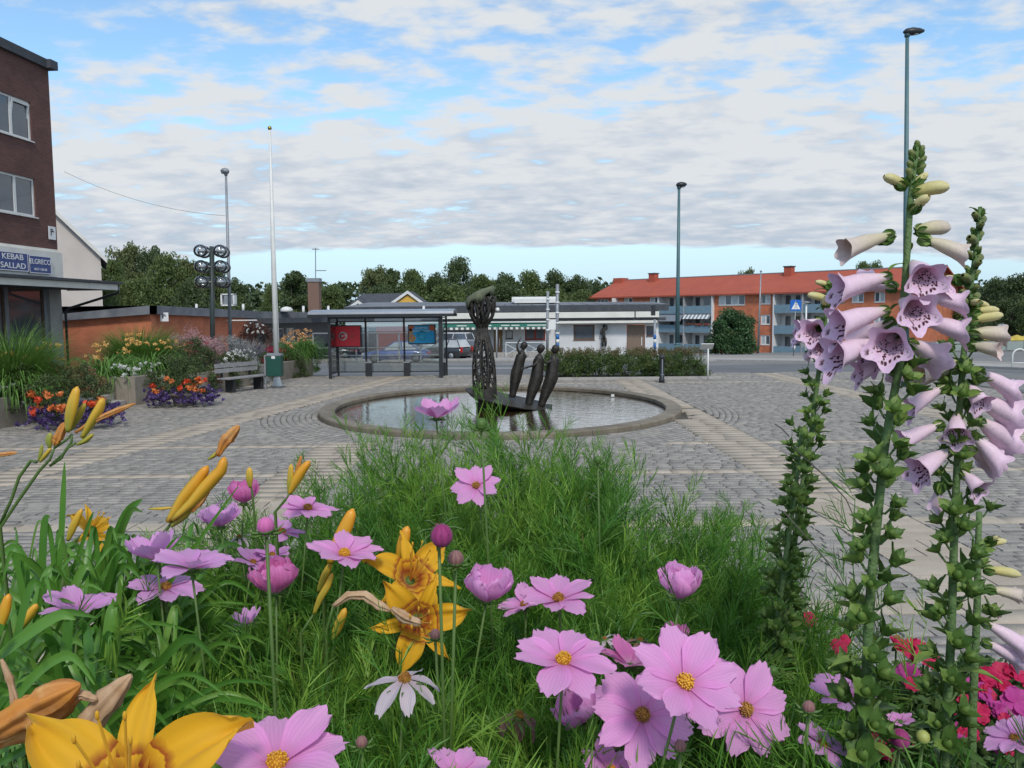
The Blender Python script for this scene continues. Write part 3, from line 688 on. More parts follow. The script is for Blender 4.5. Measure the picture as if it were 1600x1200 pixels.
# overhead wire
a = P(100, 268, 34); b = P(352, 337, 31.5); w = MB()
w.tube([a * (1-u) + b * u - Vector((0, 0, .55 * 4 * u * (1-u) * .6)) for u in np.linspace(0, 1, 14)], .007, 4)
tag(w.build('overhead_wire', M_['grey_metal']), 'thin overhead wire running from the brick building to the slim lamp post', 'wire')
# park bench
bq = [G(345, 615), G(398, 607)]
d_ = (bq[1] - bq[0]); d_.z = 0; u_ = d_.normalized(); n_v = Vector((u_.y, -u_.x, 0)); 
u_ = Vector((.40, .92, 0)).normalized(); n_v = Vector((u_.y, -u_.x, 0))
o_b = G(352, 614); Lb = 1.75
be = thing('park_bench', 'weathered grey wooden bench against the raised flower bed wall', 'bench', o_b)
Mb = Matrix(((u_.x, n_v.x, 0, o_b.x), (u_.y, n_v.y, 0, o_b.y), (0, 0, 1, 0), (0, 0, 0, 1)))
for d0 in (-.12, .04, .20): mb = MB(); mb.box((-.2, d0, .43), (Lb, d0 + .13, .47), Mb); mb.build('seat_slat', M_['wood'], be)
for z in (.62, .78): mb = MB(); mb.box((-.2, -.22, z), (Lb, -.18, z + .13), Mb); mb.build('back_slat', M_['wood'], be)
for x in (.1, Lb - .35): 
    mb = MB(); mb.box((x, -.08, 0), (x + .12, .24, .425), Mb); mb.build('leg', M_['black'], be)
    mb = MB(); mb.box((x + .02, -.28, .38), (x + .08, -.23, .9), Mb); mb.box((x+.02, -.23, .38), (x+.08, -.1, .42), Mb); mb.build('back_bracket', M_['black'], be)
# ================================================================ buildings
Z3 = Vector((0, 0, 1))
class Fac:
    """a facade plane: s runs along it, d outward, z up"""
    def __init__(s, A, B, flip=1):
        s.A = Vector((A[0], A[1], 0)); u = Vector((B[0]-A[0], B[1]-A[1], 0)); s.L = u.length; s.u = u.normalized(); s.n = Vector((s.u.y, -s.u.x, 0)) * flip
        s.M = Matrix(((s.u.x, s.n.x, 0, s.A.x), (s.u.y, s.n.y, 0, s.A.y), (0, 0, 1, 0), (0, 0, 0, 1)))
    def box(s, mb, s0, s1, d0, d1, z0, z1): mb.box((s0, d0, z0), (s1, d1, z1), s.M); return mb
    def pt(s, a, d, z): return s.M @ Vector((a, d, z))
    def at(s, px, d=0):     # facade coordinate seen at pixel column px (at the horizon)
        v = ray(px, 500); k = v / v.y; nx = s.A + s.n * d
        # solve nx + a*u = t*k in xy
        det = s.u.x * (-k.y) - s.u.y * (-k.x)
        return ((-nx.x) * (-k.y) - (-nx.y) * (-k.x)) / det
    def wall(s, mb, s0, s1, z0, z1, holes=(), d=0, th=.25):
        """wall sheet with thickness and rectangular openings; UV in metres"""
        xs = sorted({s0, s1, *[h[0] for h in holes], *[h[1] for h in holes]}); zs = sorted({z0, z1, *[h[2] for h in holes], *[h[3] for h in holes]})
        xs = [x for x in xs if s0 <= x <= s1]; zs = [z for z in zs if z0 <= z <= z1]
        for a, b in zip(xs[:-1], xs[1:]):
            for c, e in zip(zs[:-1], zs[1:]):
                mx_, mz = (a + b) / 2, (c + e) / 2
                if any(h[0] < mx_ < h[1] and h[2] < mz < h[3] for h in holes): continue
                mb.add([s.pt(a, d, c), s.pt(b, d, c), s.pt(b, d, e), s.pt(a, d, e)], [(0, 1, 2, 3)], [(a, c), (b, c), (b, e), (a, e)])
        for h in holes:      # reveals
            a, b, c, e = h[:4]
            for q in (((a,c),(a,e)), ((b,e),(b,c)), ((a,e),(b,e)), ((b,c),(a,c))):
                (x0, z0_), (x1, z1_) = q
                mb.add([s.pt(x0, d, z0_), s.pt(x1, d, z1_), s.pt(x1, d - th, z1_), s.pt(x0, d - th, z0_)], [(0,1,2,3)], [(0, z0_), (.0, z1_), (th, z1_), (th, z0_)])
    def window(s, parent, s0, s1, z0, z1, d=-.1, n=2, fr=.06, glass='winglass', frame='white', sill=True, open_=None):
        mb = MB(); w = (s1 - s0)
        s.box(mb, s0, s1, d, d+.06, z0, z0+fr); s.box(mb, s0, s1, d, d+.06, z1-fr, z1); s.box(mb, s0, s0+fr, d, d+.06, z0+fr, z1-fr); s.box(mb, s1-fr, s1, d, d+.06, z0+fr, z1-fr)
        for k in range(1, n): x = s0 + w*k/n; s.box(mb, x-fr*.8, x+fr*.8, d, d+.06, z0+fr, z1-fr)
        if sill: s.box(mb, s0-.04, s1+.04, d+.07, .06, z0-.04, z0-.002)
        f = mb.build('window', M_[frame] if isinstance(frame, str) else frame, parent)
        for k in range(n):
            g = glass[k % len(glass)] if isinstance(glass, (list, tuple)) else glass
            p = MB(); s.box(p, s0 + w*k/n + fr*.5, s0 + w*(k+1)/n - fr*.5, d+.015, d+.03, z0+fr*.5, z1-fr*.5); p.build('pane', M_[g], f)
        return f
dk_brick = brick_mat('dark_brick', (.15,.058,.045), (.11,.042,.036), (.12,.085,.075))
or_brick = brick_mat('orange_brick', (.60,.175,.075), (.50,.14,.06), (.45,.20,.13))
# ---- dark brick building with the pizzeria
C0 = Vector((-17.1, 32.2, 0)); C1 = Vector((-17.1 - .076*24, 32.2 - 24, 0))
fz = Fac((C1.x, C1.y), (C0.x, C0.y)); L_ = fz.L
hb = thing('brick_building', 'dark brown brick building with white windows and a pizzeria on its ground floor', 'building', (C0.x - 4, C0.y - 6, 0))
GF, TOPZ = 4.95, 11.55
w_up, w_lo = (8.72, 10.1), (6.02, 7.4)
e_ = L_ - 1.15
wins = []
for (z0, z1) in (w_up, w_lo):
    b = e_
    while b > 3: wins.append((b - 3.15, b, z0, z1)); b -= 4.4
mb = MB(); fz.wall(mb, 0, L_, GF, TOPZ, wins)
sd = Fac((C0.x, C0.y), (C0.x - 12, C0.y + 1.0)); sd.wall(mb, 0, 12, GF, TOPZ)
sd2 = Fac((C1.x - 12, C1.y + 1.0), (C1.x, C1.y)); sd2.wall(mb, 0, 12.04, GF, TOPZ)
mb.build('brick_wall', dk_brick, hb)
for (a, b, z0, z1) in wins:
    f = fz.window(hb, a, b, z0, z1, n=3, fr=.08, glass=['winglass'], d=-.12)
    p = MB(); x0, x1 = a + 2.14, b - .06      # the right-hand casement
    if z0 == w_up[0]:
        Mx = fz.M @ Matrix.Translation((x0, -.05, z1 - .08)) @ Matrix.Rotation(math.radians(-10), 4, 'X')
        w_, h_ = x1 - x0, z1 - z0 - .16
        for q in (((0,0,-h_),(w_,.05,-h_+.08)), ((0,0,-.08),(w_,.05,0)), ((0,0,-h_+.081),(.08,.05,-.081)), ((w_-.08,0,-h_+.081),(w_,.05,-.081))): p.box(q[0], q[1], Mx)
        p.build('open_sash', M_['white'], f)
mb = MB(); fz.box(mb, -.1, L_ + .12, -.3, .14, TOPZ, TOPZ + .32); sd.box(mb, -.3, 12, -.3, .14, TOPZ + .003, TOPZ + .31); mb.build('roof_edge', M_['darkroof'], hb)
mb = MB(); mb.add([fz.pt(0, -.2, TOPZ + .2), fz.pt(L_, -.2, TOPZ + .2), fz.pt(L_, -12, TOPZ + .2), fz.pt(0, -12, TOPZ + .2)], [(0,1,2,3)]); mb.build('roof', M_['darkroof'], hb)
mb = MB(); fz.box(mb, 0, L_ + .02, -.02, .16, 3.9, GF - .12); fz.box(mb, 0, L_ - .02, -.3, .0, GF - .12, GF - .001)
mb.build('fascia_band', M_['cream'], hb)
mb = MB(); fz.box(mb, 0, L_ - .5, .02, .25, 3.72, 3.9); mb.build('sign_ledge', M_['darkroof'], hb)
# ground floor
gfw = [(e_ - .25 - 1.55, e_ + .15, 1.55, 3.45), (e_ - 3.1, e_ - 2.0, .9, 3.45), (e_-5.6, e_-3.5, .9, 3.45)]
m_gf = mat('shopfront_panel', (.16,.17,.19), (.20,.21,.23), rough=.55, scale=2); m_col = mat('grey_render', (.33,.32,.30), (.42,.41,.39), rough=.85, scale=2, grime=.15)
mb = MB(); fz.wall(mb, 0, L_ - .75, 0, 3.75, gfw); mb.build('shopfront_wall', m_gf, hb)
mb = MB(); fz.box(mb, L_ - .74, L_ + .0, -.5, .05, 0, 3.75); mb.build('corner_pier', m_col, hb)
mb = MB(); sd.wall(mb, .5, 12, 0, GF); mb.build('end_wall', m_col, hb)
m_brn = mat('brown_frame', (.10,.055,.035), (.14,.08,.05), rough=.6)
for h in gfw: fz.window(hb, *h, n=1, fr=.07, glass='winglass', frame=m_brn, sill=False)
# canopy
mb = MB(); cz0, cz1 = 3.42, 3.62
fz.box(mb, -2, L_ + .35, .06, 2.05, cz0 + .03, cz1); mb.build('canopy_slab', M_['darkroof'], hb)
mb = MB(); fz.box(mb, -2, L_ + .36, 2.052, 2.12, cz0, cz1 + .02); fz.box(mb, L_ + .352, L_ + .42, .06, 2.12, cz0, cz1 + .019); mb.build('canopy_fascia', M_['cream'], hb)
mb = MB(); fz.box(mb, -2, L_ + .5, .3, 2.22, cz1 + .03, cz1 + .12); mb.build('canopy_edge', M_['darkroof'], hb)
mb = MB(); c_ = fz.pt(L_ + .35, 2.1, cz1); mb.tube([c_, c_ - Z3*.3, fz.pt(L_ + .2, .2, 2.75), fz.pt(L_ + .1, .12, 2.6), fz.pt(L_ + .1, .12, 0.4)], .05, 8); mb.build('downpipe', M_['black'], hb)
# signs
m_sb = mat('sign_blue', (.035,.065,.23), (.03,.055,.19), rough=.4, scale=2)
def sign(s0, s1, z0, z1, lines, label):
    c = fz.pt((s0+s1)/2, .22, z0); t_ = thing('shop_sign', label, 'sign', c, 'blue signs over the pizzeria')
    mb = MB(); fz.box(mb, s0, s1, .165, .24, z0, z1); mb.build('sign_board', m_sb, t_)
    mb = MB()
    for q in ((s0, s1, z0, z0+.025), (s0, s1, z1-.025, z1), (s0, s0+.025, z0+.026, z1-.026), (s1-.025, s1, z0+.026, z1-.026)): fz.box(mb, q[0], q[1], .241, .246, q[2], q[3])
    mb.build('sign_border', m_wh, t_)
    for (tx, sz, zc, sc_, xs) in lines:
        o = text(tx, sz, fz.pt(sc_, .248, zc), m_wh, t_, rotz=math.atan2(fz.u.y, fz.u.x)); o.scale = (xs, 1, 1)
sA = fz.at(48.5, .2); sB = fz.at(83, .2)
sign(sA - 5.6, sA - .04, 4.02, 4.66, [('PIZZA - KEBAB', .27, 4.49, sA - 1.55, 1.42), ('GRILL - SALLAD', .27, 4.19, sA - 1.5, 1.40)], 'long blue sign reading PIZZA - KEBAB and GRILL - SALLAD')
sign(sA + .02, sB, 3.99, 4.62, [('ELGRECO', .25, 4.40, (sA + sB)/2, 1.12), ('0457-120 00', .12, 4.13, (sA + sB)/2, 1.2)], 'short blue sign reading ELGRECO at the brick corner')
def plate(c, w, rotz, label):
    t_ = thing('parking_plate', label, 'sign', c, 'small white plates on walls'); R = Matrix.Translation(c) @ Matrix.Rotation(rotz, 4, 'Z')
    mb = MB(); mb.box((-w/2, -.02, 0), (w/2, .0, w * 1.15), R); mb.build('plate', m_wh, t_)
    mb = MB(); mb.box((-w*.25, -.026, w*.35), (-w*.12, -.021, w*.95), R); mb.box((-w*.115, -.026, w*.65), (w*.2, -.021, w*.78), R); mb.box((-w*.115, -.026, w*.85), (w*.12, -.021, w*.93), R); mb.build('plate_mark', M_['black'], t_)
r_f = math.atan2(fz.u.y, fz.u.x)
plate(fz.pt(L_ - .35, .03, 5.3), .42, r_f, 'small white plate with a dark mark on the dark brick corner')
# ---- pale gabled house behind it
Yh = 52; a = P(95, 400, Yh); eave = P(166, 398, Yh); pk = P(70, 318, Yh); wr = P(157, 400, Yh)
gh = thing('gabled_house', 'pale beige rendered house with a white edged gable behind the brick building', 'house', (a.x, Yh, 0))
ca, sa = math.cos(math.radians(26)), math.sin(math.radians(26)); Wc = Vector((wr.x, Yh, 0))
RH_ = Matrix.Translation(Wc) @ Matrix.Rotation(math.radians(26), 4, 'Z')
k_ = ray(98, 342); k_ = k_ / k_.y      # distance along the gable that this column meets
s98 = (Wc.x - k_.x * Yh) / (ca - k_.x * sa); z98 = P(98, 342, Yh - s98 * sa).z; slope = (z98 - eave.z) / s98
hw = 5.5; zw = eave.z - .1; pz = zw + slope * hw; zb = -.4
mb = MB(); mb.prism([(-2*hw, zb), (0, zb), (0, zw), (-hw, pz), (-2*hw, zw)], 0, 10, RH_); mb.build('wall', mat('beige_render', (.52,.46,.42), (.60,.54,.49), rough=.9, scale=.7, detail=8, grime=.08), gh)
for sgn in (1, -1):
    ex = -hw + sgn * (hw + .35); ez = pz - slope * (hw + .35)
    mb = MB(); mb.prism([(-hw, pz + .03), (ex, ez + .03), (ex, ez + .2), (-hw, pz + .2)][::sgn], -.3, 10.3, RH_); mb.build('roof', M_['darkroof'], gh)
    mb = MB(); mb.prism([(-hw, pz - .05), (ex, ez - .05), (ex, ez + .23), (-hw, pz + .23)][::sgn], -.36, -.302, RH_); mb.build('bargeboard', M_['cream'], gh)
# ---- low orange brick building with the dark roof
lb = thing('low_brick_building', 'low orange brick building with a dark felt roof edge behind the flower bed', 'building', (P(235, 500, 43.5).x, 43.5, gz(43.5)))
ptsL = [(60, 42, 494, 504, 540), (235, 43.5, 477.5, 491, 560), (400, 58, 486.5, 498, 560), (515, 66, 489, 500, 560)]
roofm = mat('roof_felt_streaked', (.13,.14,.16), (.23,.24,.26), rough=.85, scale=1.5, detail=8, grime=.25)
prev = None; mbw, mbr = MB(), MB()
def roofpt(px, Y, py, z=None): v = P(px, py, Y); return v
for (p0, p1) in zip(ptsL[:-1], ptsL[1:]):
    A_, B_ = roofpt(p0[0], p0[1], p0[2]), roofpt(p1[0], p1[1], p1[2]); A2, B2 = roofpt(p0[0], p0[1], p0[3]), roofpt(p1[0], p1[1], p1[3])
    f = Fac((A_.x, A_.y), (B_.x, B_.y))
    if p0[0] < 400: mbw.add([f.pt(0, 0, -2), f.pt(f.L, 0, -2), (f.pt(f.L, 0, B2.z)), (f.pt(0, 0, A2.z))], [(0,1,2,3)], [(0,-2), (f.L,-2), (f.L,B2.z), (0,A2.z)])
    o_ = f.n * .35; bk = -f.n * (5 if p0[0] < 200 else 12)
    for k, (h0, h1) in enumerate((((A_.z, A2.z), (B_.z, B2.z)),)):
        mbr.add([A2 + o_, B2 + o_, B_ + o_, A_ + o_, A_ + bk, B_ + bk, A2 + bk, B2 + bk], [(0,1,2,3), (3,2,5,4), (0,6,7,1)])
mbw.build('brick_wall', or_brick, lb); mbr.build('roof', roofm, lb)
ff = Fac((roofpt(400,58,500).x, 58), (roofpt(515,66,500).x, 66))
mb = MB(); ff.wall(mb, 0, ff.L, -1.2, 2.4, [(1.2, 3.0, -.6, 1.5), (3.3, 4.2, -1.0, 1.5)]); mb.build('grey_shop_wall', mat('grey_shop_wall', (.12,.13,.14), (.17,.18,.19), rough=.6), lb)
ff.window(lb, 1.2, 3.0, -.6, 1.5, n=3); ff.window(lb, 3.3, 4.2, -1.0, 1.5, n=1, glass='curtain')
mb = MB(); ff.box(mb, -1.2, ff.L + 3, .0, 2.2, 1.9, 2.25); mb.build('canopy', M_['darkroof'], lb)
mb = MB(); q0 = P(352, 500, 54.5); mb.cbox((q0.x + .8, 53.0, P(352, 500, 54).z - .02), (3.4, .1, .07)); mb.build('light_strip', M_['white'], lb)
q = P(257, 502, 45); plate(Vector((q.x*44.2/45, 44.2, q.z)), .40, math.radians(35), 'small white plate with a dark mark on the orange brick wall, left')
q = P(339, 508, 53); plate(Vector((q.x, 52.6, q.z)), .36, math.radians(14), 'small faded plate on the orange brick wall behind the globe lamp')
# rooftop pieces
def roofbox(px, py0, py1, wpx, Y, name, label, cat, mt, build=None, group=None):
    a, b = P(px, py0, Y), P(px, py1, Y); w = wpx * Y / F; t_ = thing(name, label, cat, (a.x, Y, b.z), group); mb = MB()
    if build: build(mb, a, b, w, Y, t_)
    else: mb.cbox(((a.x), Y, (a.z + b.z)/2), (w, w, a.z - b.z)); mb.build(name + '_body', mt, t_)
    return t_
t_ = roofbox(491, 441, 487, 17, 60, 'chimney', 'tall orange brick chimney on the dark roof left of the shelter', 'chimney', brick_mat('chimney_brick', (.32,.10,.06), (.27,.085,.05), (.2,.12,.09)))
a_ = P(491, 436, 60); mb = MB(); mb.cbox((a_.x, 60, a_.z - .08), (.88, .88, .26)); mb.build('chimney_cap', M_['grey_metal'], t_)
mb = MB(); a_ = P(493, 387, 60); b_ = P(493, 437, 60); mb.tube([b_, a_], .035, 5); mb.tube([a_ + Vector((-.25,0,-.1)), a_ + Vector((.25,0,-.1))], .03, 4); mb.tube([a_ + Vector((.0,0,-1.6)), a_ + Vector((.7,0,-1.6))], .03, 4); tag(mb.build('roof_antenna', M_['grey_metal']), 'thin grey antenna mast rising from the brick chimney', 'antenna')
for px, lab in ((307, 'white roof vent pipe left of the globe lamp'), (380, 'white roof vent pipe beside the roof fan box'), (474, 'white roof vent pipe left of the brick chimney'), (513, 'white roof vent pipe right of the brick chimney'), (662, 'white roof vent pipe by the yellow gable')):
    def bl(mb, a, b, w, Y, t_): mb.tube([b, a], w/2, 8); mb.ball(a, w*.6, 8, 4, (1,1,.5)); mb.build('pipe', M_['white'], t_)
    Yv = 56 if px < 450 else 64; roofbox(px, 476 if px < 450 else 479, 487 if px<450 else 491, 4, Yv, 'roof_vent', lab, 'vent pipe', None, bl, 'white vent pipes on the low roofs')
def bl(mb, a, b, w, Y, t_): mb.lathe([(w/2, 0), (w*.46, (a.z-b.z)*.5), (w*.3, (a.z-b.z)*.85), (.05, a.z-b.z)], 18, b); mb.build('dome', M_['white'], t_)
roofbox(448, 479, 487, 20, 60, 'skylight_dome', 'white skylight dome on the dark roof beside the flagpole', 'skylight', None, bl)
def bl(mb, a, b, w, Y, t_):
    h = a.z - b.z
    for dx in (-w/2, w/2): mb.cbox((a.x + dx, Y, (a.z+b.z)/2), (.09, .5, h))
    for z in (a.z, b.z): mb.cbox((a.x, Y, z), (w + .09, .5, .08))
    mb.build('fan_frame', M_['white'], t_); m2 = MB(); m2.cbox((a.x + .05, Y, (a.z+b.z)/2), (w*.68, .4, h - .1)); m2.build('fan_box', M_['grey_metal'], t_)
roofbox(357, 460, 477, 19, 54, 'roof_fan', 'grey roof fan box in a white frame behind the slim lamp post', 'roof fan', None, bl)
# ---- yellow house
Yy = 96; yh = thing('yellow_house', 'yellow wooden house with white gable boards and a dark roof behind the shelter', 'house', (P(600,500,Yy).x, Yy, gz(Yy)))
m_y = mat('yellow_boards', (.62,.36,.06), (.70,.43,.09), rough=.8, scale=1); gzz = gz(Yy)
def gable(pl, pr, pk_, Yg, depth, ov):
    l_, r_, k_ = P(*pl, Yg), P(*pr, Yg), P(*pk_, Yg)
    mb = MB(); mb.prism([(l_.x, gzz), (r_.x, gzz), (r_.x, r_.z), (k_.x, k_.z - .1), (l_.x, l_.z)], Yg, Yg + depth); mb.build('gable_wall', m_y, yh)
    for p_, sg in ((l_, -1), (r_, 1)):
        ex = p_.x + sg * ov; ez = p_.z - ov * (k_.z - p_.z) / max(.1, abs(k_.x - p_.x))
        poly = [(k_.x, k_.z), (ex, ez), (ex, ez + .32), (k_.x, k_.z + .34)]; 
        if sg < 0: poly = poly[::-1]
        mb = MB(); mb.prism(poly, Yg - .25, Yg - .1); mb.build('bargeboard', M_['white'], yh)
        mb = MB(); mb.prism([(x, z + .02) for x, z in poly], Yg - .098, Yg + depth); mb.build('roof', M_['darkroof'], yh)
gable((604, 482), (669, 482), (637, 459), Yy - 3, 6, .6); gable((548, 482), (571, 482), (560, 474), Yy - 3, 5, .3)
r0, r1, r2, r3 = P(536, 484, Yy-1), P(612, 484, Yy-1), P(566, 459, Yy+3), P(640, 458, Yy+3)
mb = MB(); mb.add([r0, (P(672,484,Yy-1)), r3, r2, r0 + Vector((0,9,0)), P(672,484,Yy-1) + Vector((0,9,0))], [(0,1,2,3), (3,2,5,4), (0,3,4), (1,5,2)]); mb.build('main_roof', M_['darkroof'], yh)
mb = MB(); mb.box((r0.x + .5, Yy - .6, gzz), (P(668,484,Yy).x, Yy + 8, r0.z)); mb.build('wall', m_y, yh)
# ---- long low shops
Ys = 70; zs0 = gz(Ys); fs_ = Fac((P(672, 500, Ys).x, Ys), (P(1029, 500, Ys).x, Ys)); AT = fs_.at
def zat(py, Y=Ys, px=850): return P(px, py, Y).z
lsb = thing('shop_building', 'long low white shop building with a black roof line and green awning', 'building', (fs_.pt(fs_.L/2, 0, 0).x, Ys, zs0))
Zt = zat(486); m_wall = mat('white_render', (.60,.61,.62), (.68,.68,.68), rough=.85, scale=1, grime=.12)
holes = [(AT(820), AT(852), zat(531), zat(512)), (AT(896), AT(929), zat(532), zat(508)), (AT(771), AT(785), zs0, zat(513)), (AT(979), AT(1008), zs0, zat(508)), (AT(1010), AT(1025), zat(527), zat(511)), (AT(552), AT(660), zs0 + .1, zat(508)), (AT(790), AT(801), zat(529), zat(516))]
mb = MB(); fs_.wall(mb, AT(540), fs_.L, zs0, Zt, holes)
e1 = Fac((fs_.pt(fs_.L,0,0).x, Ys), (fs_.pt(fs_.L,0,0).x + 1.5, Ys + 14)); e1.wall(mb, 0, 14, zs0, Zt); mb.build('wall', m_wall, lsb)
m_r = mat('red_brown_board', (.20,.035,.03), (.26,.05,.04), rough=.7)
fs_.window(lsb, *holes[0], n=2, fr=.12, frame=m_r); fs_.window(lsb, *holes[1], n=1, fr=.12, frame=m_brn); fs_.window(lsb, *holes[4], n=1, fr=.08, frame=m_brn); fs_.window(lsb, *holes[5], n=5, fr=.1, frame='grey_metal', glass=['winglass', 'winglass', 'curtain']); fs_.window(lsb, *holes[6], n=1, fr=.06, frame=m_brn, glass='curtain')
for h in (holes[2], holes[3]):
    mb = MB(); fs_.box(mb, h[0] + .05, h[1] - .05, -.14, -.08, zs0, h[3] - .05); dd = mb.build('door', M_['brown'] if h is holes[2] else mat('dull_brown_door', (.17,.12,.09), (.21,.15,.11), rough=.6), lsb)
    mb = MB(); fs_.box(mb, h[1] - .3, h[1] - .24, -.07, -.03, zs0 + .8, zs0 + 1.5); mb.build('handle', M_['white'], dd)
for (x0, x1, d, z0, z1, mt, nm) in ((AT(540), fs_.L + .7, .72, zat(487), zat(477), 'darkroof', 'roof_edge'), (AT(686), AT(989), .85, zat(497), zat(488), 'cream', 'fascia_panel'), (AT(991), AT(1027), .85, zat(497), zat(488), 'cream', 'fascia_panel'),
                                    (AT(660), fs_.L + .5, .6, zat(502), zat(497.3), 'darkroof', 'black_line'), (AT(869), AT(1024), .95, zat(505.5), zat(501.8), 'cream', 'text_strip'), (AT(660), AT(862), .9, zat(503.5), zat(501.5), 'white', 'awning_rail')):  # the strip under the fascia panels is a plain black line
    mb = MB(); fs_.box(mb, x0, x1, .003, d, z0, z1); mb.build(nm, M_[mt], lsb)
mb = MB(); mb.add([fs_.pt(AT(540), .72, zat(477)), fs_.pt(fs_.L + .7, .72, zat(477)), fs_.pt(fs_.L + 1.5, -12, zat(473, Ys+12)), fs_.pt(AT(540), -12, zat(470, Ys + 12))], [(0,1,2,3)]); mb.build('roof', roofm, lsb)
mb = MB()
for i in range(16): x = AT(700) + i * 1.15; mb.add([fs_.pt(x, .73, zat(476.8)), fs_.pt(x + .08, .73, zat(476.8)), fs_.pt(x + .25, -11, zat(473.2, Ys + 11)), fs_.pt(x + .17, -11, zat(473.2, Ys+11))], [(0,1,2,3)])
mb.build('roof_seams', M_['darkroof'], lsb, stuff=True)
mb = MB(); fs_.box(mb, AT(804), AT(874), -8, -5, zat(472), zat(465)); fs_.box(mb, AT(800), AT(876), -8.4, -5.4, zat(470), zat(461.5)); mb.build('roof_box', M_['white'], lsb)
# green awning
aw = thing('awning', 'long dark green shop awning with a striped valance over the white shop front', 'awning', fs_.pt(AT(780), .9, zat(512)))
mb = MB(); m_aw = mat('awning_green', (.015,.11,.08), (.02,.15,.11), rough=.8)
xa_, xb_ = AT(668), AT(853)
mb.add([fs_.pt(xa_, .6, zat(504)), fs_.pt(xb_, .6, zat(504)), fs_.pt(xb_, 1.9, zat(510)), fs_.pt(xa_, 1.9, zat(510))], [(0,1,2,3)]); mb.build('awning_cloth', m_aw, aw)
m_a2 = mat('awning_dark', (.08,.10,.10), (.1,.12,.12), rough=.8)
k = 0; x = xa_
m1, m2 = MB(), MB()
while x < xb_:
    fs_.box(m1 if k % 2 else m2, x, min(x + .22, xb_), 1.9, 1.93, zat(513.5), zat(510.2)); x += .22; k += 1
m1.build('valance', M_['cream'], aw, stuff=True); m2.build('valance', m_a2, aw, stuff=True)
mb = MB()
for px in (722, 760, 790, 803, 830, 845): fs_.box(mb, AT(px) - .35, AT(px) + .45, 1.5, 1.53, zat(508.2), zat(506.7))
mb.build('awning_print', M_['white'], aw, stuff=True)
# figure cut-out on the wall
fg = thing('wall_figure', 'dark standing figure sculpture with a raised arm before the white wall by the hedge', 'statue', fs_.pt(AT(944), .4, zat(542)))
def fp_(px, py): return fs_.pt(AT(px, .4), .4, zat(py))
mb = MB()
mb.tube([fp_(941.5,542), fp_(941.5,536), fp_(942,529)], [.09,.10,.15], 8); mb.build('leg', M_['bronze'], fg)
mb = MB(); mb.tube([fp_(946,542), fp_(946.5,536), fp_(945,529)], [.09,.10,.15], 8); mb.build('leg', M_['bronze'], fg)
mb = MB(); mb.tube([fp_(943.5,530), fp_(943.5,525), fp_(943,520), fp_(943,515), fp_(944,513)], [.22,.20,.17,.24,.08], 10, flat=.7); mb.build('torso', M_['bronze'], fg)
mb = MB(); mb.ball(fp_(944, 510), .14, 10, 8, (1,1,1.2)); mb.build('head', M_['bronze'], fg)
mb = MB(); mb.tube([fp_(945.5,515.5), fp_(948.5,515), fp_(947.8,508)], [.08,.07,.05], 7); mb.build('arm', M_['bronze'], fg)
mb = MB(); mb.tube([fp_(940.5,516), fp_(938.8,520), fp_(939.5,524)], [.08,.07,.05], 7); mb.build('arm', M_['bronze'], fg)
# railings and terrace pieces before the shops
def rail_piece(px0, px1, pyb, h, label, cross=True):
    Yr = Ys - 4; a, b = P(px0, 500, Yr), P(px1, 500, Yr); z0 = gz(Yr)
    t_ = thing('railing', label, 'railing', ((a.x+b.x)/2, Yr, z0), 'white railings of the shop terrace'); mb = MB()
    mb.tube([(a.x, Yr, z0+h), (b.x, Yr, z0+h)], .035, 5); mb.build('top_rail', M_['white'], t_)
    n_ = max(1, round((b.x - a.x)/1.3))
    for i in range(n_ + 1): x = a.x + (b.x-a.x)*i/n_; m_ = MB(); m_.tube([(x, Yr, z0), (x, Yr, z0+h)], .035, 5); m_.build('post', M_['white'], t_)
    for i in range(n_):
        x0, x1 = a.x + (b.x-a.x)*i/n_, a.x + (b.x-a.x)*(i+1)/n_
        m_ = MB(); m_.tube([(x0, Yr, z0+.2), (x1, Yr, z0+h-.1)], .025, 4); m_.tube([(x0, Yr+.01, z0+h-.1), (x1, Yr+.01, z0+.2)], .025, 4); m_.build('cross_brace', M_['white'], t_)
rail_piece(790, 852, 550, 1.15, 'white cross-braced railing before the red bench window'); rail_piece(703, 766, 550, 1.15, 'white cross-braced railing behind the lattice column')
Yr = Ys - 6
for px, lab in ((812, 'pale concrete block below the terrace railing, left one'), (836, 'pale concrete block below the terrace railing, right one')):
    a = P(px, 500, Yr); z0 = gz(Yr); mb = MB(); mb.box((a.x - .55, Yr - .3, z0 - .02), (a.x + .55, Yr + .3, z0 + .5)); tag(mb.build('concrete_block', M_['kerb'], bevel=.03), lab, 'block', 'concrete blocks by the terrace')
mb = MB(); a, b = P(770, 500, Ys-3), P(860, 500, Ys-3); mb.box((a.x, Ys-3.6, gz(Ys-3)-.02), (b.x, Ys-.4, gz(Ys-3)+.28)); struct('terrace_step', mb, M_['kerb'])
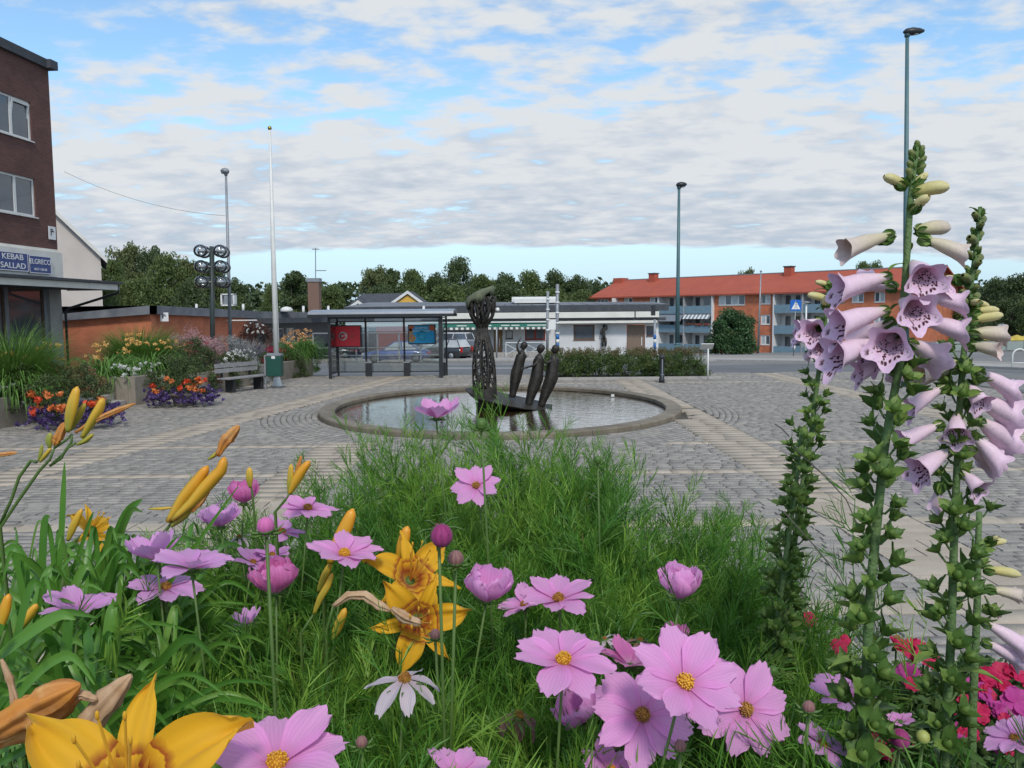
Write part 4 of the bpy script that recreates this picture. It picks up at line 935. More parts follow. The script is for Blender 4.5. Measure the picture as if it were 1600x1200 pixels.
# signs on poles before the shops
for px, pt, lab, w in ((856, 455, 'pale pole left of the taller one, carrying the white notice box', .10), (871, 444, 'tallest pale pole with blue and white bands low down', .12), (1023, 499, 'short pole with a dark top at the right end of the shops', .09), (776, 512, 'thin grey pole right of the lattice column before the shops', .06)):
    Yq = Ys - 8; a = P(px, pt, Yq); b = P(px + (-1 if px in (856, 871) else 0), 560, Yq); z0 = gz(Yq)
    t_ = thing('sign_pole', lab, 'pole', (b.x, Yq, z0), 'poles before the shops'); mb = MB(); mb.tube([(b.x, Yq, z0), a], w, 8); mb.build('pole', M_['grey_metal'], t_)
    if px in (871, 1023):
        for i, (y0, y1) in enumerate(((523, 530), (530.2, 536), (536.2, 545))): 
            mb = MB(); p0, p1 = P(px, y1, Yq), P(px, y0, Yq); mb.tube([p0, p1], w * 1.15, 8); mb.build('painted_band', M_['white'] if i % 2 else mat('band_blue', (.02,.14,.42), rough=.5), t_)
    if px == 856: mb = MB(); p = P(864, 507, Yq); mb.cbox(p, (.75, .12, .75)); mb.build('notice_box', M_['white'], t_)
    if px == 1023: mb = MB(); p = P(1020.5, 485, Yq); mb.cbox(p, (.3, .2, .75)); mb.build('dark_top', M_['black'], t_)
    if px in (856, 871):
        mb = MB()
        for yy in range(pt + 14, 530, 16): p = P(px, yy, Yq); mb.tube([p, p + Vector((0,0,.12))], w*1.35, 8)
        mb.build('pole_clamps', M_['white'], t_, stuff=True)
# fence rails behind the shelter
for z_, Yf in ((.95, 55),):
    a, b = P(488, 500, Yf), P(690, 500, Yf); z0 = gz(Yf); t_ = thing('guard_rail', 'pale metal guard rail running behind the bus shelter', 'railing', ((a.x+b.x)/2, Yf, z0))
    for zz in (.95, .45, 1.9): mb = MB(); mb.box((a.x, Yf-.03, z0+zz), (b.x, Yf+.03, z0+zz+.07)); mb.build('rail', M_['grey_metal'], t_)
    for i in range(7): x = a.x + (b.x-a.x)*i/6; mb = MB(); mb.box((x-.05, Yf+.032, z0), (x+.05, Yf+.10, z0+1.95)); mb.build('post', M_['grey_metal'], t_)
mb = MB(); p = P(605, 500, 68.5); mb.box((p.x - .9, 68.3, gz(68)), (p.x + 1.5, 68.6, gz(68) + 2.5)); tag(mb.build('red_booth', m_r, bevel=.03), 'dark red booth wall seen through the middle of the shelter', 'booth')
# ---- orange brick apartment block
A_, B_ = Vector((13.7, 139.4, 0)), Vector((48.9, 101.0, 0))
fa_ = Fac((A_.x, A_.y), (B_.x, B_.y)); AL = fa_.at
zb0 = -3.6; EAV = zb0 + 8.9; ap = thing('apartment_block', 'three storey orange brick apartment block with a red tiled roof and blue balconies', 'building', (33, 118, zb0))
fl = [zb0 + .35 + 2.8 * i for i in range(3)]
hol = []; bays = [(AL(1031), AL(1071), .0), (AL(1071), AL(1115), .0), (AL(1211), AL(1256), 0), (AL(1256), AL(1296), 0), ]
wl = [(AL(975), AL(988)), (AL(1015), AL(1029)), (AL(1188.5), AL(1203.5)), (AL(1330), AL(1349)), (AL(1365), AL(1382)), (AL(1405), AL(1422))]
for f0 in fl:
    for a, b in wl: hol.append((a, b, f0 + 1.05, f0 + 2.4, 2))
hol.append((AL(1122), AL(1163.5), fl[2] + .95, fl[2] + 2.45, 4)); 
for f0 in fl[:2]: hol.append((AL(1122), AL(1163.5), f0 + .95, f0 + 2.45, 4))
bh = [(a, b, zb0 + .1, EAV - .1) for a, b, _ in bays]
mb = MB(); fa_.wall(mb, 0, fa_.L, zb0, EAV, [h[:4] for h in hol] + bh, th=.3)
e2 = Fac((B_.x, B_.y), (B_.x + fa_.u.y * -11 * -1, B_.y + fa_.u.x * 11)); ge = Fac((A_.x - fa_.n.x * 11, A_.y - fa_.n.y * 11), (A_.x, A_.y)); ge.wall(mb, 0, ge.L, zb0, EAV)
ge2 = Fac((B_.x, B_.y), (B_.x - fa_.n.x * 11, B_.y - fa_.n.y * 11)); ge2.wall(mb, 0, 11, zb0, EAV)
for g_e in (ge, ge2): mb.add([g_e.pt(0,0,EAV), g_e.pt(11,0,EAV), g_e.pt(5.5,0,EAV+2.4)], [(0,1,2)], [(0,0),(11,0),(5.5,3.2)])
mb.build('brick_wall', or_brick, ap)
for h in hol: fa_.window(ap, *h[:4], n=h[4], fr=.14, glass=['curtain', 'winglass'] if rnd.random() < .6 else ['winglass', 'curtain'], d=-.14)
m_bl = mat('balcony_blue', (.14,.22,.27), (.18,.27,.33), rough=.7, scale=2)
m_st = mat('white_box', (.62,.62,.62), (.7,.7,.69), rough=.8)
for a, b, _ in bays:
    mb = MB()
    fa_.box(mb, a - .09, a + .09, -1.6, .5, zb0, EAV - .25); fa_.box(mb, b - .09, b + .09, -1.6, .5, zb0, EAV - .252)
    mb.build('bay_divider', m_st, ap)
    mb = MB(); fa_.wall(mb, a, b, zb0, EAV - .1, [(a + .5, a + 1.5, f0 + .05, f0 + 2.3) for f0 in fl] + [(a + 2.0, b - .5, f0 + .9, f0 + 2.3) for f0 in fl], d=-1.6); mb.build('bay_back_wall', m_st, ap)
    for i, f0 in enumerate(fl):
        mb = MB(); fa_.box(mb, a + .1, b - .1, -1.6, .42, f0 - .2, f0 - .002); mb.build('balcony_floor', m_st, ap)
        mb = MB(); fa_.box(mb, a + .1, b - .1, .425, .48, f0 - .15, f0 + .95); mb.build('balcony_front', m_bl, ap)
        fa_.window(ap, a + .5, a + 1.5, f0 + .05, f0 + 2.3, d=-1.7, n=1, fr=.1, sill=False); fa_.window(ap, a + 2.0, b - .5, f0 + .9, f0 + 2.3, d=-1.7, n=2, fr=.1, glass=['winglass', 'curtain'], sill=False)
# left balcony block standing out from the end of the facade
a, b = AL(925), AL(966)
mb = MB(); a = .0; b = AL(966) 
fa_.box(mb, a - 1.4, b, -.2, 1.4, fl[2] - .2, fl[2] - .02); fa_.box(mb, a - 1.4, a - 1.25, -.2, 1.4, fl[2], EAV - .6); fa_.box(mb, b - .15, b, .003, 1.4, fl[2], EAV - .6); fa_.box(mb, a - 1.25, b - .15, 1.35, 1.4, fl[2], fl[2] + 1.0); mb.build('end_balcony', m_st, ap)
fa_.window(ap, a + .6, a + 3.0, fl[2] + .4, fl[2] + 2.2, d=.01, n=3, fr=.1, sill=False)
# awnings in the bays
m_s1 = mat('awning_grey', (.22,.24,.27), rough=.8)
for bi, f0, mtt, st in ((0, fl[1], m_s1, False), (1, fl[1], None, True)):
    a, b, _ = bays[bi]
    if st:
        n_ = 14
        for col, m_ in ((0, M_['white']), (1, M_['grey_metal'])):
            mb = MB()
            for i in range(col, n_, 2):
                x0, x1 = a + .15 + (b-a-.3)*i/n_, a + .15 + (b-a-.3)*(i+1)/n_
                mb.add([fa_.pt(x0, .3, f0+2.55), fa_.pt(x1, .3, f0+2.55), fa_.pt(x1, 1.0, f0+1.85), fa_.pt(x0, 1.0, f0+1.85)], [(0,1,2,3)])
            mb.build('striped_awning', m_, ap)
    else:
        mb = MB(); mb.add([fa_.pt(a+.15, .3, f0+2.55), fa_.pt(b-.15, .3, f0+2.55), fa_.pt(b-.15, 1.1, f0+1.5), fa_.pt(a+.15, 1.1, f0+1.5)], [(0,1,2,3)]); mb.build('grey_awning', mtt, ap)
m_fl = mat('balcony_flowers', (.35,.03,.06), (.08,.13,.04), rough=.9, scale=3)
mb = MB(); a, b, _ = bays[1]
for i in range(60): x = rnd.uniform(a+.3, b-.3); mb.ball(fa_.pt(x, .5 + rnd.uniform(-.05,.1), fl[1] + .95 + rnd.uniform(0,.2)), .13, 5, 3)
mb.build('window_box_flowers', m_fl, ap, stuff=True)
m_tile = mat('red_roof_tile', (.44,.10,.055), (.36,.08,.05), rough=.8, scale=.5, detail=9, grime=.08)
n_ = m_tile.node_tree.nodes; l_ = m_tile.node_tree.links; wv = n_.new('ShaderNodeTexWave'); wv.inputs['Scale'].default_value = 1.1; wv.bands_direction = 'X'; tcn = n_.new('ShaderNodeTexCoord'); l_.new(tcn.outputs['UV'], wv.inputs['Vector'])
bpn = n_.new('ShaderNodeBump'); bpn.inputs['Strength'].default_value = .6; bpn.inputs['Distance'].default_value = .05; l_.new(wv.outputs[0], bpn.inputs['Height']); l_.new(bpn.outputs[0], n_['Principled BSDF'].inputs['Normal'])
mb = MB(); ov = .7; RH = 2.5
e0, e1_ = fa_.pt(-ov, ov, EAV - .35), fa_.pt(fa_.L + ov, ov, EAV - .35); r0, r1 = fa_.pt(-ov + 1.2, -5.5, EAV + RH), fa_.pt(fa_.L + ov, -5.5, EAV + RH); k0, k1 = fa_.pt(-ov, -11 - ov, EAV - .35), fa_.pt(fa_.L + ov, -11 - ov, EAV - .35)
dwn = Vector((0,0,-.22))
mb.add([e0, e1_, r1, r0, k1, k0, e0 + dwn, e1_ + dwn, r1 + dwn, r0 + dwn, k1 + dwn, k0 + dwn], [(0,1,2,3), (3,2,4,5), (6,7,1,0), (9,6,0,3), (9,3,5,11), (7,8,2,1), (8,10,4,2), (6,9,8,7)], [(0,0), (fa_.L,0), (fa_.L,6.5), (1.2,6.5), (fa_.L,0), (0,0)] + [(0,0)]*6)
rf = mb.build('roof', m_tile, ap)
mb = MB(); fa_.box(mb, -ov + 1, fa_.L + ov, -5.62, -5.38, EAV + RH - .02, EAV + RH + .10); mb.build('ridge_cap', M_['grey_metal'], rf)
for px, w in ((1022, 1.2), (1233, 1.1)):
    mb = MB(); s_ = AL(px, -5.5) if False else fa_.at(px, -5.0); fa_.box(mb, s_ - w/2, s_ + w/2, -5.3, -4.3, EAV + 1.2, EAV + RH + .75); c = mb.build('chimney', m_tile, rf)
    mb = MB(); fa_.box(mb, s_ - w/2 - .1, s_ + w/2 + .1, -5.4, -4.2, EAV + RH + .752, EAV + RH + .9); mb.build('chimney_top', M_['darkroof'], rf)
mb = MB(); s_ = fa_.at(966, -5.5); fa_.box(mb, s_ - .2, s_ + 1.6, -6.2, -4.4, EAV + 1.2, EAV + RH + .35); mb.build('chimney', m_tile, rf)
# thin pole before the block
Yq = 88; a, b = P(1189, 424, Yq), P(1184.5, 552, Yq); t_ = thing('flagpole', 'thin grey bare pole standing before the orange apartment block', 'flagpole', (b.x, Yq, gz(Yq)))
mb = MB(); mb.tube([(b.x, Yq, gz(Yq)), b, a], [.14, .12, .06], 8); mb.build('pole', M_['grey_metal'], t_)
mb = MB(); mb.ball(a, .12, 8, 6); mb.build('finial', M_['grey_metal'], t_)
# zebra crossing sign
Yq = 62; c = P(1243.5, 477, Yq); bz = gz(Yq); t_ = thing('crossing_sign', 'blue square pedestrian crossing sign on a thin post by the apartment block', 'traffic sign', (c.x, Yq, bz))
h = .40; mb = MB(); mb.tube([(c.x - .1, Yq + .04, bz), (c.x, Yq + .04, c.z)], .035, 8); mb.build('post', M_['grey_metal'], t_)
mb = MB()
for i, (y0, y1) in enumerate(((531, 537), (540, 546))): mb.tube([P(1241.5, y1, Yq), P(1241.5, y0, Yq)], .06, 8)
mb.build('reflective_bands', M_['white'], t_, stuff=True)
mb = MB(); mb.cbox(c, (h*2, .03, h*2)); mb.build('sign_plate', mat('sign_plate_blue', (.01,.13,.50), rough=.4), t_)
mb = MB(); mb.prism([(c.x-h*.82, c.z-h*.72), (c.x+h*.82, c.z-h*.72), (c.x, c.z+h*.82)], Yq-.022, Yq-.017); mb.build('white_triangle', m_wh, t_)
mb = MB(); mb.ball((c.x+.02, Yq-.026, c.z+.22), .055, 8, 6, (1,.1,1))
for seg in (((.02,.14),(.0,-.06)), ((.0,-.06),(.13,-.26)), ((.0,-.06),(-.13,-.26)), ((.02,.12),(.13,.0)), ((.02,.12),(-.1,.02))):
    mb.tube([(c.x+seg[0][0], Yq-.026, c.z+seg[0][1]), (c.x+seg[1][0], Yq-.026, c.z+seg[1][1])], .028, 5, flat=.15)
mb.build('walker_symbol', M_['black'], t_)
# fence, bike stands at the right
Yf = 78; a, b = P(1350, 535, Yf), P(1640, 532, Yf); z0 = gz(Yf); fn = thing('panel_fence', 'pale grey-green panel fence at the far right edge of the road', 'fence', ((a.x+b.x)/2, Yf, z0)); m_f = mat('fence_panel_grey', (.24,.28,.26), (.30,.34,.32), rough=.7)
x = a.x; i = 0
while x < b.x:
    mb = MB(); mb.box((x + .03, Yf, z0 + .1), (x + 1.55, Yf + .05, a.z)); mb.build('panel', m_f, fn); mb = MB(); mb.box((x + 1.56, Yf-.03, z0), (x + 1.62, Yf+.06, a.z + .1)); mb.build('post', M_['grey_metal'], fn); x += 1.65
for i, px in enumerate((1548, 1566, 1584, 1600)):
    p = P(px + 5, 528, Yf + 4); um = thing('parasol', ('yellow parasol just above the fence, %s' % ['first from the foxglove', 'second from the foxglove', 'third from the foxglove', 'last at the picture edge'][i]), 'parasol', (p.x, Yf+4, gz(Yf+4)), 'yellow parasols behind the fence')
    mb = MB(); mb.lathe([(.95, p.z - .25), (.9, p.z - .15), (.45, p.z + .15), (.05, p.z + .3)], 8, (p.x, Yf+4, 0)); mb.build('canopy', mat('parasol_yellow', (.55,.42,.08), rough=.8), um)
    mb = MB(); mb.tube([(p.x, Yf+4, gz(Yf+4)), (p.x, Yf+4, p.z + .2)], .04, 6); mb.build('pole', M_['white'], um)
q = P(1566, 508, 75); lp = thing('lamp_post', 'short far lamp post with a flat round top above the fence', 'lamp post', (q.x, 75, gz(75)), 'street lamps')
mb = MB(); mb.tube([(q.x, 75, gz(75)), q], .06, 8); mb.build('pole', M_['grey_metal'], lp); mb = MB(); mb.lathe([(.05, -.05), (.38, .0), (.36, .05), (.05, .12)], 12, q); mb.build('lamp_head', M_['grey_metal'], lp)
q = P(1260, 473, 58); lp = thing('lamp_post', 'far lamp post with a small flat head in front of the blue balconies', 'lamp post', (q.x, 58, gz(58)), 'street lamps')
mb = MB(); mb.tube([(q.x, 58, gz(58)), q], .06, 8); mb.build('pole', M_['white'], lp); mb = MB(); mb.lathe([(.05, -.03), (.26, .0), (.24, .05), (.05, .1)], 12, q); mb.build('lamp_head', M_['grey_metal'], lp)
for i, (px, lab) in enumerate(((1592, 'white hoop bicycle stand on the far traffic island'),)):
    q = G(px, 576); hp = thing('bicycle_stand', lab, 'bicycle stand', q); r = .30; H = .86
    mb = MB(); pts = [q + Vector((-r,0,0)), q + Vector((-r,0,H-r))] + [q + Vector((-r*math.cos(A), 0, H-r+r*math.sin(A))) for A in np.linspace(.3, PI-.3, 8)] + [q + Vector((r,0,H-r)), q + Vector((r,0,0))]
    mb.tube(pts, .035, 8); mb.build('hoop', M_['white'], hp); mb = MB(); mb.tube([q + Vector((-r,0,.25)), q + Vector((r,0,.25))], .025, 6); mb.build('cross_bar', M_['white'], hp)
# ================================================================ cars
def car(px, Yc, label, paint, L=4.3, Wd=1.75, H=1.42, face=1, wagon=False, rot=0, glassy='winglass', z0=None):
    c = P(px, 550, Yc); z = gz(Yc) if z0 is None else z0
    t_ = thing('parked_car', label, 'car', (c.x, Yc, z), 'cars on the street behind the shelter')
    R = Matrix.Translation((c.x, Yc, z)) @ Matrix.Rotation(rot, 4, 'Z') @ Matrix.Scale(face, 4, (1,0,0))
    Lh = L/2; bl = H * .60
    st = [(-Lh, .35, .50, .72), (-Lh+.12, .24, .64, .88), (-Lh+.9, .2, bl*.93, .97), (-Lh+1.4, .2, bl, 1), (0, .2, bl+.02, 1), (Lh-1.0, .2, bl+.04, 1), (Lh-.25, .24, bl+.0 if wagon else bl-.04, .95), (Lh, .36, bl*.85, .86)]
    vs = []; M = 10
    for x, zb, zt, kw in st:
        w = Wd/2*kw
        for (yy, zz) in ((-w*.9, zb), (-w, zb+.12), (-w, (zb+zt)/2+.05), (-w*.95, zt-.05), (-w*.82, zt), (w*.82, zt), (w*.95, zt-.05), (w, (zb+zt)/2+.05), (w, zb+.12), (w*.9, zb)): vs.append(R @ Vector((x, yy, zz)))
    fs = [(i*M+j, i*M+(j+1)%M, (i+1)*M+(j+1)%M, (i+1)*M+j) for i in range(len(st)-1) for j in range(M)] + [tuple(range(M))[::-1], tuple(range((len(st)-1)*M, len(st)*M))]
    mb = MB(); mb.smooth = True; mb.add(vs, fs); o = mb.build('body', paint, t_); 
    cab = [(-Lh+1.35, -Lh+2.15), (Lh-.15, Lh-.45)] if wagon else [(-Lh+1.35, -Lh+2.1), (Lh-.65, Lh-1.35)]
    (f0, f1), (b0, b1) = cab; w0, w1 = Wd/2*.88, Wd/2*.70
    v = [R @ Vector(p) for p in ((f0,-w0,bl-.02),(b0,-w0,bl+.02),(b0,w0,bl+.02),(f0,w0,bl-.02),(f1,-w1,H-.06),(b1,-w1,H-.06),(b1,w1,H-.06),(f1,w1,H-.06))]
    mb = MB(); mb.add(v, [(0,1,5,4),(1,2,6,5),(2,3,7,6),(3,0,4,7)]); mb.build('windows', M_[glassy], t_)
    mb = MB(); mb.add([v[4], v[5], v[6], v[7]] + [R @ Vector(p) for p in ((f1+.15,-w1*.9,H),(b1-.15,-w1*.9,H),(b1-.15,w1*.9,H),(f1+.15,w1*.9,H))], [(4,5,6,7),(0,1,5,4),(1,2,6,5),(2,3,7,6),(3,0,4,7)]); mb.build('roof', paint, t_)
    mb = MB()
    for sy in (-1, 1):
        for (xa, xb) in ((f0, f1), ((f0+b0)/2+.1, (f1+b1)/2), (b0, b1)): mb.tube([R @ Vector((xa, sy*w0*1.01, bl-.02)), R @ Vector((xb, sy*w1*1.01, H-.05))], .035, 4)
    mb.build('pillars', paint, t_, stuff=True)
    for x in (-Lh+.85, Lh-.85):
        for sy in (-1, 1):
            Mw = R @ Matrix.Translation((x, sy*(Wd/2-.09), .31)) @ Matrix.Rotation(PI/2, 4, 'X')
            mb = MB(); mb.lathe([(.18,-.1),(.30,-.1),(.32,-.06),(.32,.06),(.30,.1),(.18,.1)], 18, M=Mw); wh = mb.build('wheel', mat('tyre', (.012,.012,.012), rough=.9), t_)
            mb = MB(); mb.lathe([(.2,-.105),(.2,.105)], 14, M=Mw); mb.build('rim', M_['grey_metal'], wh)
    for sy in (-1, 1):
        mb = MB(); mb.box((Lh-.10, sy*Wd*.42-.07, bl*.62), (Lh+.02, sy*Wd*.42+.07, bl*(1.05 if wagon else .85)), R); mb.build('tail_light', mat('tail_red', (.5,.01,.01), rough=.3), t_)
        mb = MB(); mb.box((-Lh-.0, sy*Wd*.33-.17, bl*.55), (-Lh+.12, sy*Wd*.33+.17, bl*.75), R); mb.build('headlight', M_['white'], t_)
    return t_
car(620, 56, 'bright blue saloon car seen through the bus shelter glass', mat('car_blue', (.02,.09,.36), rough=.3, coat=.6), face=1, rot=0, H=1.38, L=4.4, glassy='curtain')
car(694, 62, 'dark grey estate car with red tail lights right of the shelter', mat('car_dark', (.03,.035,.04), rough=.3, coat=.6), L=4.0, H=1.5, wagon=True, rot=-.5, glassy='curtain')
car(700, 68, 'white van parked behind the dark estate car', mat('car_white', (.65,.66,.68), rough=.35, coat=.5), L=4.6, H=2.0, wagon=True, rot=-.4)
car(734, 66, 'silver grey car half hidden behind the lattice column', mat('car_silver', (.28,.29,.30), rough=.35, coat=.5), L=4.0, H=1.4, rot=PI/2+.1)
car(517, 66, 'dark car standing at the left behind the shelter side glass', mat('car_black', (.02,.025,.03), rough=.3, coat=.5), L=4.0, H=1.4, rot=.1)
# ================================================================ vegetation
def leafmat(name, c1, c2, transl=.3, rough=.55, c3=None, spec=.35):
    return mat(name, c1, c2, rough=rough, scale=1.2, detail=3, attr=.75, transl=transl, c3=c3, spec=spec)
m_tree = [leafmat('foliage_deep', (.04,.07,.026), (.115,.155,.055), .25), leafmat('foliage_mid', (.06,.10,.03), (.155,.20,.06), .25), leafmat('foliage_olive', (.07,.10,.035), (.19,.21,.08), .25)]
m_bark = mat('bark', (.06,.045,.033), (.12,.095,.07), rough=.95, scale=6, bump=.8)
def leaf_cloud(centers, radii, n_each, size, squash=.8, face_out=.5, seed=1, shade=True):
    """many small leaf faces through clumps: returns V, F, col"""
    g = np.random.default_rng(seed); C = np.asarray(centers, float); R = np.asarray(radii, float)
    n = len(C) * n_each; ci = np.repeat(np.arange(len(C)), n_each)
    d = g.normal(size=(n, 3)); d /= np.linalg.norm(d, axis=1)[:, None]
    rr = g.random(n) ** .45
    p = C[ci] + d * (R[ci] * rr)[:, None] * np.array([1, 1, squash])
    nrm = d * face_out + g.normal(size=(n, 3)) * .6; nrm /= np.linalg.norm(nrm, axis=1)[:, None]
    a = np.cross(nrm, g.normal(size=(n, 3))); a /= np.linalg.norm(a, axis=1)[:, None]; b = np.cross(nrm, a)
    s = size * g.uniform(.6, 1.4, n)[:, None]
    V = np.stack([p - a*s, p + b*s*.5, p + a*s, p - b*s*.5], 1).reshape(-1, 3)
    Fq = np.arange(n*4).reshape(-1, 4)
    cc = g.random(len(C))[ci] * .55 + g.random(n) * .45
    return V, Fq, np.repeat(cc, 4)
def tree_proto(seed, h, w, mt, leaf=.2, nb=64, each=210, low=.25):
    g = random.Random(seed); root = thing('broadleaf_tree', 'x', 'tree')
    mb = MB(); th = h * .5
    mb.tube([(0,0,-.3), (.05*w*.3, 0, th*.5), (0, .1, th), (.1, .05, h*.8)], [h*.028, h*.022, h*.017, h*.006], 8)
    mb.build('trunk', m_bark, root)
    cs, rs = [], []
    for i in range(nb):
        A = g.random()*2*PI; t = g.random(); z = h*(low + (1-low)*.92*t); env = math.sin(PI*min(1, .18 + .80*t))**.6
        r = w*.5*env*math.sqrt(g.random())*g.uniform(.75, 1.12); cs.append((r*math.cos(A), r*math.sin(A), z)); rs.append(w*g.uniform(.10, .19))
    for i in range(0, nb, 5):
        c = cs[i]; mb = MB(); z0 = th*g.uniform(.5, 1.1); mb.tube([(0,0,z0), (c[0]*.5, c[1]*.5, (z0+c[2])*.52), c], [h*.01, h*.007, h*.003], 5); mb.build('limb', m_bark, root)
    V, Fq, cc = leaf_cloud(cs, rs, each, leaf, .75, .5, seed); big_mesh('crown', V, Fq, mt, root, cc)
    return root
protos = [tree_proto(1, 12, 9, m_tree[0]), tree_proto(2, 13, 10, m_tree[1]), tree_proto(3, 12, 7, m_tree[0], low=.15), tree_proto(4, 14, 8, m_tree[2]), tree_proto(5, 11, 10, m_tree[1], low=.12), tree_proto(6, 12, 11, m_tree[0], low=.1)]
PH = [12, 13, 12, 14, 11, 12]; PW = [9, 10, 7, 8, 10, 11]
used = [False]*6
def copy_thing(root):
    r = root.copy(); COL.objects.link(r)
    for ch in list(root.children):
        c = ch.copy(); COL.objects.link(c); c.parent = r
        for gch in ch.children: d = gch.copy(); COL.objects.link(d); d.parent = c
    return r
def tree(k, px, pt, Y, wpx, label, z=None):
    t_ = protos[k] if not used[k] else copy_thing(protos[k]); used[k] = True
    a = P(px, pt, Y); b = gz(Y) if z is None else z
    t_.location = (a.x, Y, b); sz = (a.z - b) / PH[k] / 1.0; sw = wpx * Y / F / PW[k]
    t_.scale = (sw, sw, sz); t_.rotation_euler = (0, 0, rnd.random()*6.28); t_['label'] = label; t_['category'] = 'tree'; t_['group'] = 'trees behind the buildings'; return t_
T = [ # proto, px, top y, distance, width px, label
 (3, 196, 373, 72, 72, 'tallest loose-topped tree just right of the beige gabled house'),
 (1, 175, 405, 64, 60, 'leafy tree touching the beige gabled house wall'),
 (0, 236, 382, 78, 70, 'tree second from the beige gabled house, pointed top'),
 (4, 262, 398, 68, 80, 'wide low tree over the orange brick building roof'),
 (3, 292, 396, 76, 66, 'olive green tree just left of the globe lamp'),
 (1, 330, 412, 70, 74, 'tree standing directly behind the globe lamp'),
 (0, 362, 432, 78, 60, 'lower tree sloping down right of the slim lamp post'),
 (5, 300, 440, 60, 90, 'dark low tree filling the gap behind the globe lamp post'),
 (4, 215, 435, 58, 90, 'dark low tree behind the low orange brick roof'),
 (2, 455, 418, 92, 70, 'round dark tree just right of the white flagpole'),
 (4, 424, 446, 96, 44, 'small tree left foot of the round dark tree by the flagpole'),
 (1, 515, 446, 100, 66, 'tree right of the tall brick chimney'),
 (3, 585, 410, 150, 58, 'thin-topped tree above the yellow house roof'),
 (2, 612, 414, 155, 46, 'narrow tree just right of the thin-topped tree over the yellow house'),
 (1, 645, 420, 150, 56, 'mid green tree above the yellow gable'),
 (0, 680, 424, 152, 50, 'dark tree between the yellow gable and the mossy column top'),
 (5, 715, 404, 165, 80, 'highest rounded tree behind the mossy column top'),
 (1, 752, 428, 150, 60, 'tree hidden behind the mossy column top'),
 (0, 790, 424, 158, 60, 'dark tree right of the lattice column crown'),
 (4, 826, 424, 160, 70, 'wide tree left of the pale poles'),
 (5, 868, 424, 158, 76, 'rounded tree behind the pale poles'),
 (0, 902, 428, 156, 56, 'dark tree right of the pale poles'),
 (2, 938, 436, 165, 40, 'small tree touching the red roof end'),
 (4, 700, 446, 128, 110, 'low broad tree over the shop roof left of the column'),
 (5, 790, 446, 130, 120, 'low broad dark tree over the shop roof right of the column'),
 (4, 860, 452, 132, 110, 'low broad tree directly behind the white roof box'),
 (5, 595, 446, 132, 90, 'low broad tree behind the yellow house ridge'),
 (1, 908, 452, 140, 60, 'low tree filling in before the red roof end'),
 (3, 1168, 414, 178, 36, 'lone small tree top above the red roof ridge'),
 (4, 1368, 410, 180, 46, 'tree top above the red roof between the foxgloves'),
 (1, 1350, 408, 190, 40, 'far tree top just over the ridge left of the big foxglove'),
 (2, 1520, 448, 120, 60, 'tree at the right end of the apartment block'),
 (5, 1560, 436, 115, 80, 'broad dark tree right of the smaller foxglove tip'),
 (0, 1600, 424, 110, 80, 'tall dark tree cut by the right picture edge'),
 (4, 1500, 470, 108, 90, 'low broad tree behind the panel fence near the foxglove'),
 (5, 1580, 470, 100, 90, 'low broad tree behind the yellow parasols'),
 (1, 1630, 450, 96, 70, 'yellowish green tree at the far right edge behind the fence'),
]
for a in T: tree(*a)
# far wood that closes the horizon
def woodband(px0, px1, pt, Y, name, label):
    cs, rs = [], []; x = px0
    while x < px1: q = P(x + rnd.uniform(-6,6), pt + rnd.uniform(-3, 8), Y); zz = q.z; 
    # (loop body below advances x)
    return None
cs, rs = [], []
for px in range(-260, 1900, 16):
    Yt = 215 + rnd.uniform(-8, 8); top = P(min(max(px,0),1600), 446 + rnd.uniform(-6, 10), Yt).z; x = (px - 800)/F*Yt
    for k in range(3): cs.append((x + rnd.uniform(-2,2), Yt + rnd.uniform(-3,3), -4 + (top+4)*(k+.6)/3)); rs.append(rnd.uniform(3.0, 4.2))
V, Fq, cc = leaf_cloud(cs, rs, 170, .7, .8, .5, 77); o = big_mesh('far_woods', V, Fq, m_tree[0], None, cc); tag(o, 'distant dark green wood closing the horizon behind the town', 'woods')
# round bush by the block
def bush(name, label, cat, c, rx, ry, rz, n, leaf, mt, group=None, seed=5, dome=True, nc=60):
    g = random.Random(seed); cs, rs = [], []
    t_ = thing(name, label, cat, c, group)
    for i in range(nc):
        A = g.random()*2*PI; e = math.asin(g.uniform(-.25 if dome else -1, 1)); k = g.uniform(.62, .9)
        cs.append((c[0] + rx*k*math.cos(A)*math.cos(e), c[1] + ry*k*math.sin(A)*math.cos(e), c[2] + max(.02, (rz*(.0 if dome else 1) + rz*k*math.sin(e)) if not dome else rz*.12 + rz*.95*k*max(0, math.sin(e))))); rs.append(min(rx, ry, rz)*g.uniform(.22, .40))
    V, Fq, cc = leaf_cloud(cs, rs, max(8, n//nc), leaf, .9, .6, seed); V[:, 2] = np.maximum(V[:, 2], c[2] + .01)
    big_mesh('leaves', V, Fq, mt, t_, cc)
    m_ = MB(); 
    for i in range(5): A = 2*PI*i/5; m_.tube([(c[0]+.05*math.cos(A), c[1]+.05*math.sin(A), c[2]), (c[0]+rx*.5*math.cos(A), c[1]+ry*.5*math.sin(A), c[2]+rz*.6)], [rx*.03+.01, .008], 5)
    m_.build('stems', m_bark, t_, stuff=True)
    return t_
q = G(1145, 553); rz_ = P(1145, 484, q.y).z - q.z
bush('round_bush', 'large rounded dark green bush before the apartment block', 'bush', q, 2.15, 2.15, rz_, 16000, .12, leafmat('bush_green', (.03,.075,.03), (.075,.15,.05), .25), nc=120, seed=8)
